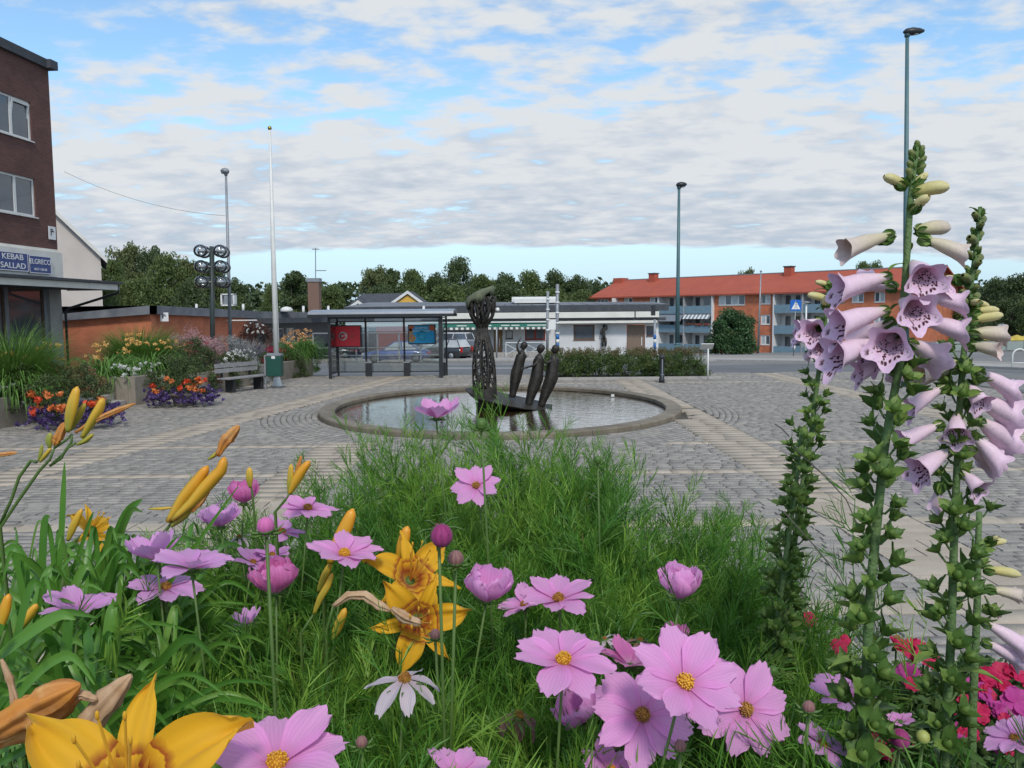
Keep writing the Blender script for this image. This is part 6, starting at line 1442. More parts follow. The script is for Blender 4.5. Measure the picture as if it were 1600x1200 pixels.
def cosmos(px, py, wpx, n, cup, label, pm=PK, curl=-.25, np_=8, R=.041, Y=None, centre=True, spin=None, dark=False, Wk=1.0, skip=(), ripple=.03, group='pink cosmos flowers in the foreground', dr=0, wilt=0):
    """a flower head wpx wide at this place, on its own stalk"""
    Y = Y or R*2*F/(wpx*.94)*(.74 if cup > .9 else .86 if cup > .6 else 1); Yl = depth_at(py)*.84
    if Y > Yl and py > 780: R *= Yl/Y; Y = Yl
    c = P(px, py, Y); n = (n[0], n[1], n[2]*(.6 if n[2] > .78 else .26)); cup, curl, Wk = (.42, 1.25, Wk*1.15) if cup > .9 else (.30, .75, Wk*1.1) if cup > .6 else (cup, curl, Wk); M3 = facing(px, py, Y, n); spin = rnd.random()*6 if spin is None else spin
    t_ = thing('cosmos_flower', label, 'flower', (c.x, c.y, c.z), group); MT = Matrix.Translation(c) @ M3
    for k in range(np_):
        if k in skip: continue
        A = spin + 2*PI*k/np_ + rnd.uniform(-.1, .1); lay = (k % 2)*.0012; cu = cup + rnd.uniform(-.16, .16); L = R*rnd.uniform(.92, 1.06)
        mb = MB(); petal_mesh(mb, L, L*rnd.uniform(.56, .68)*Wk, cu + (wilt*rnd.uniform(-.5,.3)), curl + rnd.uniform(-.3, .3), cos_prof, .055, ripple*rnd.uniform(.5, 1.5), .22, M=MT @ Matrix.Rotation(A, 4, 'Z') @ Matrix.Translation((0, 0, lay)), r0=.10, droop_end=dr, twist=rnd.uniform(-.25, .25)*(1+wilt*3))
        mb.build('petal', pm, t_)
    if centre:
        mb = MB(); rc = R*.155; mb.ball(MT @ Vector((0,0,rc*.35)), rc*.85, 12, 6)
        for i in range(58):
            u = (i + .5)/58; rr = rc*math.sqrt(u); A = i*2.39996; h = rc*(1.15*(1 - u*.55)) + rnd.uniform(0, rc*.45)
            p0 = MT @ Vector((rr*math.cos(A), rr*math.sin(A), 0)); p1 = MT @ Vector((rr*1.08*math.cos(A), rr*1.08*math.sin(A), h)); mb.tube([p0, p1], [rc*.085, rc*.12], 4)
        mb.build('flower_centre', m_ctr_d if dark else m_ctr, t_)
    mb = MB(); mb.lathe([(.001, -.006), (.0045, -.005), (.0055, -.001), (.004, .002)], 10, c, M=M3)
    for k in range(8):
        A = k*PI/4; a0 = MT @ Vector((.004*math.cos(A), .004*math.sin(A), -.003)); a1 = MT @ Vector((.013*math.cos(A), .013*math.sin(A), -.0035 + cup*.002)); a2 = MT @ Vector((.021*math.cos(A), .021*math.sin(A), -.002 + .008*math.sin(cup)))
        mb.tube([a0, a1, a2], [.0016, .0014, .0003], 4, flat=.4)
    mb.build('sepals', m_sep, t_)
    zn = (M3 @ Vector((0,0,1))); st = to_soil(MT @ Vector((0,0,-.005)), start=-zn, back=rnd.uniform(.02, .16), sway=rnd.uniform(-.14, .14))
    mb = MB(); mb.tube(st, [.0013, .0013, .0014, .0015, .0017, .0019, .002, .0021], 7); mb.build('stem', m_stem, t_)
    return t_
def cosbud(px, py, wpx, label, pm=PKD, Y=None, r=.0075, n=(0,1,.2), green=False):
    Y = Y or r*2*F/wpx; c = P(px, py, Y); M3 = facing(px, py, Y, n); MT = Matrix.Translation(c) @ M3
    t_ = thing('cosmos_bud', label, 'flower bud', c, 'cosmos buds in the foreground')
    for k in range(6):
        mb = MB(); A = k*PI/3; petal_mesh(mb, r*2.3, r*1.5, 1.75, .9 if not green else 1.1, lambda v: math.sin(PI*min(1, .15+v*.8))**.6, .0, .01, .6, nu=5, nv=6, r0=-.15, M=MT @ Matrix.Rotation(A, 4, 'Z') @ Matrix.Translation((r*1.0, 0, -r)), droop_end=0); mb.build('petal', pm, t_)
    mb = MB(); mb.ball(c, r*1.0, 12, 8, (1,1,1.05)); mb.build('closed_petals', pm, t_)
    mb = MB(); mb.lathe([(r*.3,-r*1.05),(r*.8,-r*.75),(r*.98,-r*.3),(r*.9,-r*.28)], 10, c, M=M3)
    for k in range(8):
        A = k*PI/4; mb.tube([MT @ Vector((.3*r*math.cos(A), .3*r*math.sin(A), -r)), MT @ Vector((1.5*r*math.cos(A), 1.5*r*math.sin(A), -r*.9)), MT @ Vector((2.3*r*math.cos(A), 2.3*r*math.sin(A), -r*.4))], [.0012, .0012, .0003], 4)
    mb.build('sepals', m_sep, t_)
    mb = MB(); mb.tube(to_soil(MT @ Vector((0,0,-r)), back=.03), .0016, 6); mb.build('stem', m_stem, t_); return t_
cosmos(682, 652, 88, (.05,.97,.15), .62, 'lone pink cosmos standing up before the pool, seen from the side', np_=7, centre=False, spin=.4, Y=1.22, curl=.1, skip=(2,))
cosmos(744, 760, 82, (-.05,.55,.8), .22, 'pink cosmos with a brown centre below the lattice column', spin=.2, dark=True)
cosmos(381, 785, 60, (.05,.98,.1), 1.05, 'cupped deep pink cosmos, highest of the left cluster', PKD, curl=.35, R=.036, centre=False, Wk=1.25)
cosmos(345, 822, 74, (-.1,.98,.12), .75, 'lilac cup-shaped cosmos below the highest left one', PKV, curl=.1, R=.037, centre=False, Wk=1.15)
cosmos(481, 796, 92, (.1,.72,.6), .15, 'pink cosmos with a dark centre beside the orange lily bud', dark=True, R=.04)
cosmos(440, 832, 74, (.3,.85,.3), .3, 'small pink cosmos half hidden behind the round bud', PKV, R=.033, dark=True)
cosmos(300, 888, 128, (.05,.97,.1), .45, 'large lilac cosmos seen from the side above the strap leaves', PKV, centre=False, spin=.2)
cosmos(243, 872, 96, (-.25,.93,.1), .7, 'lilac cosmos directly left of and behind the large side-on one', PKV, centre=False, R=.04)
cosmos(538, 868, 118, (.15,.75,.55), .42, 'pink cosmos with yellow centre in front of the upright orange bud', spin=.3)
cosmos(431, 925, 92, (.0,.97,.12), 1.0, 'big cupped deep pink cosmos in the left middle', PKD, curl=.42, centre=False, Wk=1.35, R=.042, ripple=.05)
cosmos(122, 955, 116, (.1,.95,.15), .45, 'lilac cosmos lying over the daylily leaves at the left edge', PKV, centre=False)
cosmos(258, 920, 112, (.15,.85,.25), .25, 'lilac cosmos with orange centre below the large side-on one', PKV, dark=True)
cosmos(388, 975, 52, (-.2,.9,.3), .7, 'small faded lilac cosmos beneath the big cupped one', PKV, R=.03, Wk=.6)
cosmos(425, 868, 60, (.1,.8,.4), .3, 'small washed pink cosmos behind the big cupped one', PKV, R=.03, dark=True)
cosmos(760, 938, 92, (.15,.93,.3), .98, 'cupped pale pink cosmos right of the yellow lilies', PK, curl=.3, centre=False, Wk=1.25, R=.041, ripple=.05)
cosmos(873, 938, 122, (-.1,.8,.5), .30, 'pink cosmos with orange centre left of the green centre mound', dark=True)
cosmos(820, 946, 84, (-.25,.75,.6), .35, 'pink cosmos squeezed between the cupped and the open one', dark=True, R=.038)
cosmos(1061, 934, 88, (.0,.98,.12), .92, 'double pink cosmos cup alone over the right foliage', PK, curl=.45, centre=False, np_=12, Wk=1.1, R=.038, ripple=.05)
cosmos(880, 1034, 165, (.02,.62,.75), .22, 'large open pink cosmos with yellow centre, upper left of the right cluster', spin=.35)
cosmos(985, 1040, 116, (.1,.9,-.25), .55, 'pink cosmos turned away behind the right cluster', PKD, centre=False)
cosmos(1056, 1003, 52, (.0,.98,.15), 1.15, 'small half-open pink cosmos behind the right cluster', PKD, curl=.3, centre=False, R=.026, Wk=1.2)
cosmos(1069, 1068, 185, (.1,.55,.8), .42, 'largest open pink cosmos in the middle of the right cluster', spin=.1, R=.043)
cosmos(1164, 1108, 155, (.1,.25,.95), .05, 'open pink cosmos with tall rusty centre, right of the cluster', dark=True, curl=-.35, spin=.25, dr=-.2)
cosmos(1003, 1118, 165, (.05,.45,.85), .08, 'open pink cosmos with rusty centre low in the cluster', dark=True, curl=-.3, dr=-.2)
cosmos(915, 1122, 96, (-.35,.5,.55), 1.15, 'half-closed pink cosmos cup low left of the cluster', PK, curl=.45, centre=False, Wk=1.3, R=.042)
cosmos(433, 1196, 225, (.05,.75,.6), .30, 'nearest large pink cosmos cut by the lower picture edge', spin=.0)
cosmos(715, 1213, 120, (.0,.9,.3), .55, 'pink cosmos peeping up at the bottom centre edge', spin=.5)
cosmos(955, 1207, 112, (.1,.9,.3), .60, 'pink cosmos peeping up at the bottom edge right of centre', spin=.1)
cosmos(1112, 1098, 112, (-.25,.7,.3), .35, 'pink cosmos wedged between the largest and the rusty-centred one', PK, dark=True, R=.038)
cosmos(955, 1092, 90, (-.4,.8,.2), .3, 'pink cosmos behind the half-closed cup low left of the cluster', PK, dark=True, R=.038)
cosmos(395, 880, 66, (.3,.85,.3), .3, 'lilac cosmos just above the big cupped one', PKV, dark=True, R=.036)
cosmos(330, 800, 50, (-.3,.85,.3), .35, 'small lilac cosmos at the back left of the cluster', PKV, dark=True, R=.034)
cosmos(1150, 1125, 120, (.1,.8,-.3), .2, 'shaded pink cosmos tucked behind the rusty centred one', PKD, centre=False, R=.04)
cosmos(1322, 1092, 112, (-.25,.85,.35), .55, 'lilac cosmos behind the big foxglove stalk', PKV, dark=True)
cosmos(1408, 1130, 46, (-.1,.9,.3), .5, 'small pink cosmos right of the big foxglove stalk', PK, R=.022, centre=False)
cosmos(1285, 1165, 96, (.2,.6,.4), .2, 'dull lilac cosmos low between the foliage and the foxglove', PKV, R=.038, dark=True)
cosmos(1585, 1155, 90, (-.2,.7,.5), .3, 'magenta pink cosmos at the lower right corner', PKV, R=.038, dark=True)
cosmos(632, 1063, 116, (.0,.9,.45), -.1, 'wilting whitish cosmos with drooping petals below the lilies', PKF, curl=-.85, Wk=.8, dark=True, wilt=.4, np_=7, R=.036, Y=.76)
cosmos(810, 1120, 84, (.2,.8,.4), -.3, 'dried brown cosmos with curled petals near the bottom centre', PKR, curl=-1.6, Wk=.5, dark=True, wilt=1, R=.030, Y=.80)
cosmos(1000, 1002, 60, (.1,.9,.3), .0, 'dried dusky cosmos head behind the right cluster', PKR, curl=-1.4, Wk=.5, dark=True, wilt=1, R=.033)
cosmos(945, 1000, 52, (-.1,.9,.3), .2, 'second dried cosmos head just left of the dusky one', PKF, curl=-1.2, Wk=.5, dark=True, wilt=1, R=.030)
cosmos(374, 840, 50, (.0,.9,.3), .2, 'dried grey cosmos head under the lilac cup', PKF, curl=-1.4, Wk=.4, dark=True, wilt=1, R=.030)
cosbud(415, 822, 28, 'round pink bud in the left cluster'); cosbud(690, 837, 36, 'drooping magenta bud over the yellow lilies', MAG, r=.010, n=(.2,-.3,.5)); cosbud(712, 873, 26, 'small dusky bud right of the yellow lilies', PKR)
cosbud(565, 1160, 20, 'small brown pink bud on a thin stalk at the bottom', PKR, r=.0055); cosbud(957, 1166, 18, 'dark bud left below the right cluster', PKR, r=.005); cosbud(1063, 1166, 20, 'dark bud right below the right cluster', PKR, r=.005)
cosbud(1264, 1105, 20, 'brown bud left of the big foxglove stalk foot', PKR, r=.0055); cosbud(1406, 1155, 32, 'round magenta bud right of the big foxglove foot', MAG, r=.009); cosbud(1208, 1048, 16, 'yellow green bud right of the cluster', m_sep, r=.005, green=True); cosbud(680, 992, 18, 'tiny pink bud under the lilies', PKR, r=.006)
cosbud(752, 662, 18, 'tiny green bud above the foliage before the pool', m_sep, r=.007, green=True); cosbud(934, 718, 12, 'yellowish bud over the right foliage top', m_sep, r=.006, green=True)
cosbud(1440, 1115, 14, 'green bud upper right of the magenta bud', m_sep, r=.005, green=True); cosbud(1442, 1152, 22, 'pale green egg shaped bud right of the magenta bud', mat('lime_bud', (.30,.34,.08), (.38,.40,.12), rough=.5), r=.0065, green=True)
# ---- daylilies
LY = petal_mat('lily_yellow', (.80,.44,.02), (.80,.42,.015), (.78,.50,.03), .10, .30, eye=((.36,.06,.01),), vfreq=3)
LYo = petal_mat('lily_plain', (.82,.48,.03), (.80,.40,.015), (.75,.40,.02), .12, .30, vfreq=5)
m_bud = mat('lily_bud', (.26,.30,.05), (.72,.30,.02), rough=.4, scale=3, attr=1.0, transl=.12, c3=(.66,.40,.04))
m_wilt = mat('wilted_lily', (.70,.30,.05), (.72,.42,.16), rough=.75, scale=60, transl=.25, c3=(.62,.26,.07)); m_brn2 = mat('dried_lily', (.42,.25,.13), (.60,.42,.27), rough=.85, scale=80, transl=.15)
def lily(px, py, wpx, n, label, spin=0, R=.062, Y=None, pm=LY, angs=None, opened=.75):
    Y = Y or R*2*F/wpx; c = P(px, py, Y); M3 = facing(px, py, Y, n); MT = Matrix.Translation(c) @ M3; t_ = thing('daylily_flower', label, 'flower', c, 'yellow daylilies in the foreground')
    for k in range(6):
        A = spin + k*PI/3 + rnd.uniform(-.06, .06); wide = k % 2 == 0; L = R*(1.12 if wide else 1.05)
        mb = MB(); petal_mesh(mb, L, L*(.46 if wide else .26), opened + (.06 if not wide else 0), -1.35 + rnd.uniform(-.2, .2), lambda v: max(.10, math.sin(PI*min(.985, .06 + v*.93)))**.75, .0, .07 if wide else .03, .28, nu=10, nv=14, r0=.03, M=MT @ Matrix.Rotation(A, 4, 'Z') @ Matrix.Translation((0,0,(.0 if wide else -.001) - R*.35))); mb.build('petal', pm, t_)
    for k in range(6):
        A = spin + .5 + k*PI/3; d = Vector((math.cos(A)*.25, math.sin(A)*.25, 1)); mb = MB(); p = [MT @ (Vector((0,0,-R*.3)) + d*R*u + Vector((0, R*.25*u*u, 0))) for u in (0, .4, .8)]; mb.tube(p, [.0011, .001, .0008], 5); mb.ball(p[-1], .0013, 7, 5, (1, 1, 2.2)); mb.build('stamen', LYo, t_)
    mb = MB(); mb.tube([MT @ Vector((0,0,-R*1.0)), MT @ Vector((0,0,-R*.7)), MT @ Vector((0,0,-R*.25))], [.0028, .0032, .006], 8); mb.tube(to_soil(MT @ Vector((0,0,-R*1.0)), start=-(M3 @ Vector((0,0,1))), back=.05), .0032, 7); mb.build('stem', m_stem, t_)
    return t_
lily(648, 895, 116, (.35,.62,.5), 'upper yellow daylily with red-brown throat in the middle of the bed', spin=.5, Y=1.02, R=.066, opened=1.0)
lily(654, 972, 122, (.15,.1,.8), 'lower yellow daylily with red-brown throat and brown wilted bloom on it', spin=.15, Y=.95, R=.062, opened=.95)
lily(185, 1235, 330, (.0,.66,.55), 'very near large yellow daylily cut by the bottom left edge', spin=.52, Y=.46, R=.078, opened=1.0)
lily(146, 828, 78, (.75,.45,.1), 'yellow-orange daylily turned sideways over the left strap leaves', spin=.2, Y=1.35, R=.052, pm=LYo, opened=1.0)
lily(190, 838, 10, (.2,.9,.1), 'orange daylily glimpsed behind the small pink cosmos flowers', Y=1.3, R=.02, pm=LYo) if False else None
def lbud(parent, pts, Y, w, cols=(.1, .6, .9), m=m_bud, name='bud'):
    """bud or wilted bloom through pixel points; w = widest width in px"""
    pp = [P(x, y, Y) for x, y in pts]; n_ = 12; Ls = []; 
    for i in range(n_+1):
        u = i/n_*(len(pp)-1); k = min(int(u), len(pp)-2); f = u-k; Ls.append(pp[k]*(1-f) + pp[k+1]*f)
    r = w*.84*Y/F/2; rr = [r*(.22 + .78*math.sin(PI*min(1, (.08 + .80*(i/n_)))**1.0)) * (1 if i < n_ else .3) for i in range(n_+1)]
    NN = 12 if m is m_bud else 26; rg = 3 if m is m_bud else 6; am = .09 if m is m_bud else .30; tw = 0 if m is m_bud else rnd.uniform(1.5, 4)
    if m is not m_bud: rr = [x*rnd.uniform(.8, 1.15) for x in rr]
    mb = MB(); mb.tube(Ls, rr, NN)
    for i, v in enumerate(mb.v):
        row, j = divmod(i, NN); u = row/n_; mb.c[i] = cols[0]*(1-u)**1.2 + cols[2]*u + .12*math.cos(rg*2*PI*j/NN + tw*u)
        c = Ls[min(row, n_)]; k = 1 + am*math.cos(rg*2*PI*j/NN + tw*u) + (am*.5*math.cos(11*2*PI*j/NN + 5*u) if tw else 0); mb.v[i] = tuple(c + (Vector(v) - c)*k)
    return mb.build(name, m, parent)
def scape(label, stem, Y, w, buds, group='daylily bud stalks in the foreground'):
    pp = [P(x, y, Y) for x, y in stem]; t_ = thing('daylily_stalk', label, 'flower stalk', pp[0], group)
    mb = MB(); e = Vector((pp[0].x + rnd.uniform(-.02,.02), Y + .05, SZ)); mb.tube([e] + pp, [w*Y/F/2*1.15] + [w*Y/F/2*(1 - .5*i/len(pp)) for i in range(len(pp))], 8); mb.build('stem', m_stem, t_)
    for b in buds:
        if b[0] == 's': m_ = MB(); m_.tube([P(x, y, Y) for x, y in b[1]], b[2]*Y/F/2, 7); m_.build('side_stem', m_stem, t_)
        else: lbud(t_, b[1], Y + rnd.uniform(-.01,.01), b[2], *( [b[3]] if len(b) > 3 else []), m={'b': m_bud, 'w': m_wilt, 'd': m_brn2}[b[0]], name={'b':'bud','w':'wilted_bloom','d':'dried_bloom'}[b[0]])
    return t_
scape('tall branching daylily stalk with buds rising at the left before the flower pots', [(0,825),(30,780),(62,735),(78,718),(85,700)], 1.0, 6,
 [('s',[(0,820),(18,780),(30,745),(48,720),(58,722)],5), ('s',[(78,728),(100,708),(112,690),(112,678)],4), ('s',[(78,728),(96,716),(103,702),(118,692)],4), ('s',[(85,700),(100,690),(112,680)],4),
  ('b',[(106,675),(110,650),(116,625),(121,604)],20,(.1,.4,.7)), ('b',[(110,672),(122,650),(133,630)],13,(.05,.2,.3)), ('b',[(128,684),(142,660),(155,638),(161,622)],18,(.15,.45,.6)), ('w',[(85,697),(92,682),(102,660)],14),
  ('w',[(118,676),(145,658),(175,645),(212,630)],9), ('b',[(120,695),(134,688),(146,678)],10,(.0,.1,.2)), ('b',[(78,700),(77,688),(79,676)],12,(.0,.05,.1)), ('b',[(62,722),(70,712),(80,700)],9,(.1,.3,.4)), ('b',[(60,720),(64,708),(66,694)],7,(.0,.1,.1))])
scape('daylily stalk with a cluster of long orange buds in front of the cobbles', [(245,845),(262,825),(272,812)], 1.05, 6,
 [('b',[(262,815),(285,780),(308,752),(325,728)],24,(.35,.85,1.0)), ('b',[(270,812),(300,785),(322,760),(345,735),(351,714)],24,(.3,.8,.95)), ('b',[(268,822),(288,805),(302,786)],15,(.0,.2,.4)), ('w',[(300,800),(312,785),(328,765)],10), ('w',[(340,712),(352,690),(362,678),(374,665)],18), ('b',[(325,718),(334,712),(343,704)],8,(.0,.2,.3)), ('b',[(232,795),(252,795),(270,793)],6,(.2,.4,.5))])
scape('upright pair of orange buds before the left cobbles, right of the cupped cosmos', [(430,800),(445,782),(452,772)], 1.15, 5, [('b',[(452,772),(460,755),(470,738),(484,720)],19,(.4,.9,1.0)), ('b',[(452,772),(454,750),(455,725)],12,(.1,.4,.5)), ('w',[(458,760),(465,735),(471,712)],7)])
scape('small yellow bud on a curved stalk above the cupped pink cosmos', [(397,800),(394,770),(391,750)], 1.2, 4, [('b',[(391,762),(390,745),(390,730)],13,(.1,.5,.6))])
scape('thick orange bud standing behind the pink cosmos left of the lilies', [(505,900),(515,880)], 1.05, 6, [('b',[(515,880),(528,850),(542,820),(552,795)],27,(.6,1,1)), ('b',[(497,925),(507,900),(518,878)],14,(.1,.3,.5))])
scape('orange bud right behind the upper yellow daylily', [(618,880),(625,868)], 1.08, 5, [('b',[(622,872),(630,848),(637,822)],22,(.6,1,1))])
scape('yellow green bud pair tangled low left of the lilies', [(470,990),(490,960)], .98, 5, [('b',[(490,960),(500,935),(512,915),(520,895)],13,(.2,.3,.5)), ('b',[(520,1000),(530,975),(540,950)],18,(.1,.4,.7))])
scape('brown dried lily bloom arching in to the lower yellow daylily', [(510,985),(516,965),(520,948)], .93, 5, [('d',[(520,948),(545,930),(570,930),(592,946),(612,955)],16), ('d',[(612,950),(635,966),(658,975)],18)])
scape('orange bud cut by the left edge with small green buds', [(0,1010),(8,985)], .85, 6, [('b',[(0,985),(8,955),(14,928)],20,(.5,1,1)), ('b',[(30,985),(45,962),(58,944)],18,(.1,.4,.8)), ('b',[(22,990),(30,975),(34,962)],12,(.0,.2,.3))])
scape('wilted orange lily blooms at the lower left corner', [(-60,1180),(-20,1160)], .55, 9, [('w',[(-30,1150),(20,1125),(70,1095),(125,1070)],52), ('w',[(-20,1170),(40,1140),(90,1110),(130,1080)],34), ('d',[(90,1195),(125,1150),(160,1105),(205,1055)],42), ('d',[(110,1085),(130,1085),(152,1094)],16), ('d',[(2,1030),(15,1060),(22,1090),(20,1115)],12)])
scape('thin wilted bloom reaching in from the left edge over the cobbles', [(-40,722),(-20,715)], 1.0, 3, [('w',[(-15,712),(5,710),(28,707)],7)])
scape('bud stalk beside the sideways yellow daylily', [(100,880),(112,855),(118,842)], 1.32, 4, [('b',[(106,845),(116,820),(128,795)],14,(.2,.5,.7))])
# long strap leaves
m_strap = mat('daylily_leaf', (.05,.16,.02), (.20,.36,.06), rough=.42, scale=8, transl=.30, c3=(.10,.25,.03), attr=.6, spec=.5)
def strap(parent, pts, Y0_, Y1_, w, cv=None):
    pp = []; n_ = 14; L = len(pts)-1
    for i in range(n_+1):
        u = i/n_*L; k = min(int(u), L-1); f = u-k
        p0, p1 = pts[max(k-1,0)], pts[k]; p2, p3 = pts[k+1], pts[min(k+2, L)]
        c = [0.5*((2*p1[q]) + (-p0[q]+p2[q])*f + (2*p0[q]-5*p1[q]+4*p2[q]-p3[q])*f*f + (-p0[q]+3*p1[q]-3*p2[q]+p3[q])*f**3) for q in (0,1)]
        pp.append(P(c[0], c[1], Y0_ + (Y1_-Y0_)*i/n_))
    mb = MB(); mb.cv = cv if cv is not None else rnd.random(); vs, uv = [], []; ax = Vector((rnd.uniform(-.4,.4), -1, rnd.uniform(-.1,.5)))
    for i, p in enumerate(pp):
        t = (pp[min(i+1, n_)] - pp[max(i-1, 0)]).normalized(); s = t.cross(ax).normalized(); nn = s.cross(t)
        v = i/n_; ww = w*(Y0_ + (Y1_-Y0_)*v)/F/2*min(1, .75 + v*1.2)*(1 - max(0, v-.55)**1.6*3.4)
        ww = max(ww, .0006)
        for u in (-1, -.5, 0, .5, 1): vs.append(p + s*ww*u - nn*ww*.28*(1-abs(u))); uv.append(((u+1)/2, v))
    fs = [(i*5+j, i*5+j+1, (i+1)*5+j+1, (i+1)*5+j) for i in range(n_) for j in range(4)]
    mb.smooth = True; mb.add(vs, fs, uv); mb.build('leaf', m_strap, parent)
def leafplant(label, fans, hand=()):
    t_ = thing('daylily_plant', label, 'lily plant', P(fans[0][0], fans[0][1], fans[0][2]), 'daylily leaf clumps in the foreground')
    for (bx, by, Yb, n, ang0, ang1, l0, l1, w) in fans:
        for i in range(n):
            A = math.radians(rnd.uniform(ang0, ang1)); L = rnd.uniform(l0, l1); dx, dy = math.cos(A), -math.sin(A); drp = rnd.uniform(.1, .75); x0 = bx + rnd.uniform(-50, 50); y0 = by + rnd.uniform(-20, 50)
            pts = [(x0, y0), (x0 + dx*L*.4, y0 + dy*L*.45), (x0 + dx*L*.8, y0 + dy*L*.78 + drp*L*.06), (x0 + dx*L*1.15, y0 + dy*L*.86 + drp*L*.45)]
            strap(t_, pts, Yb + rnd.uniform(-.1, .12), Yb + rnd.uniform(-.15, .15), w*rnd.uniform(.35, .8))
    for pts, Ya, Yb, w, c in hand: strap(t_, pts, Ya, Yb, w, c)
    return t_
leafplant('daylily leaf clump at the left edge with long arching strap leaves', [(20, 1080, 1.05, 80, 25, 165, 150, 290, 17), (-30, 1150, .85, 20, 20, 120, 180, 330, 22)],
  [([(0,1025),(30,1000),(90,962),(118,968)], .72, .72, 20, .75), ([(0,870),(22,855),(40,880),(45,930)], 1.1, 1.1, 12, .6), ([(0,975),(-30,1050),(-20,1120),(0,1180)], .7, .7, 20, .4), ([(0,1120),(60,1050),(110,1025),(148,1070)], .72, .7, 16, .6)])
leafplant('daylily leaf clump in the left middle with upright blades before the cobbles', [(150, 1000, 1.15, 64, 30, 150, 130, 260, 16), (230, 1010, 1.15, 40, 30, 120, 140, 240, 15)],
  [([(65,930),(66,880),(70,815),(78,808)], 1.2, 1.2, 14, .4), ([(88,930),(84,880),(78,830),(72,815)], 1.2, 1.2, 10, .5), ([(90,925),(95,850),(99,770),(101,722)], 1.2, 1.2, 10, .5), ([(150,900),(175,855),(200,800),(222,780)], 1.15, 1.15, 17, .35),
   ([(110,900),(125,860),(140,815),(146,800)], 1.18, 1.18, 6, .3), ([(177,1040),(182,1000),(178,960),(177,935)], .9, .9, 22, .85), ([(200,960),(222,900),(260,860),(285,850)], 1.1, 1.1, 8, .5), ([(178,1080),(220,980),(300,860),(372,760)], 1.05, 1.02, 8, .2)])
leafplant('daylily leaf clump lower left, thick with bent leaves behind the near lily', [(150, 1150, .82, 64, 20, 160, 130, 260, 22), (280, 1080, 1.0, 24, 35, 145, 110, 210, 14)])
leafplant('daylily leaf clump at the left margin behind the others', [(40, 960, 1.4, 44, 30, 150, 110, 200, 12), (330, 960, 1.35, 26, 40, 140, 90, 150, 9)])
V, Fq, cc = blades((-.85, 1.25, SZ - .02), 1.1, .62, 2600, .009, .75, 1.1, seed=71)
ok_ = V.reshape(-1, 10, 3)[:, 0, 0] > -9; V = V.reshape(-1, 10, 3); kx = (V[:, 0, 0] < -.30) & (V[:, 0, 1] < 1.85) & (V[:, 0, 1] > .62) & (V[:, :, 2].max(1) < 2.4 - .42*V[:, :, 1].min(1)) 
V = V[kx]; nb_ = len(V); cc = np.repeat(rng.random(nb_), 10); fq = (np.arange(nb_)*10)[:, None, None] + np.array([[2*k, 2*k+1, 2*k+3, 2*k+2] for k in range(4)])[None]
o = big_mesh('lily_foliage', V.reshape(-1, 3), fq.reshape(-1, 4), m_blade, None, cc); tag(o, 'dense low daylily leaves filling the left foreground bed', 'foliage')
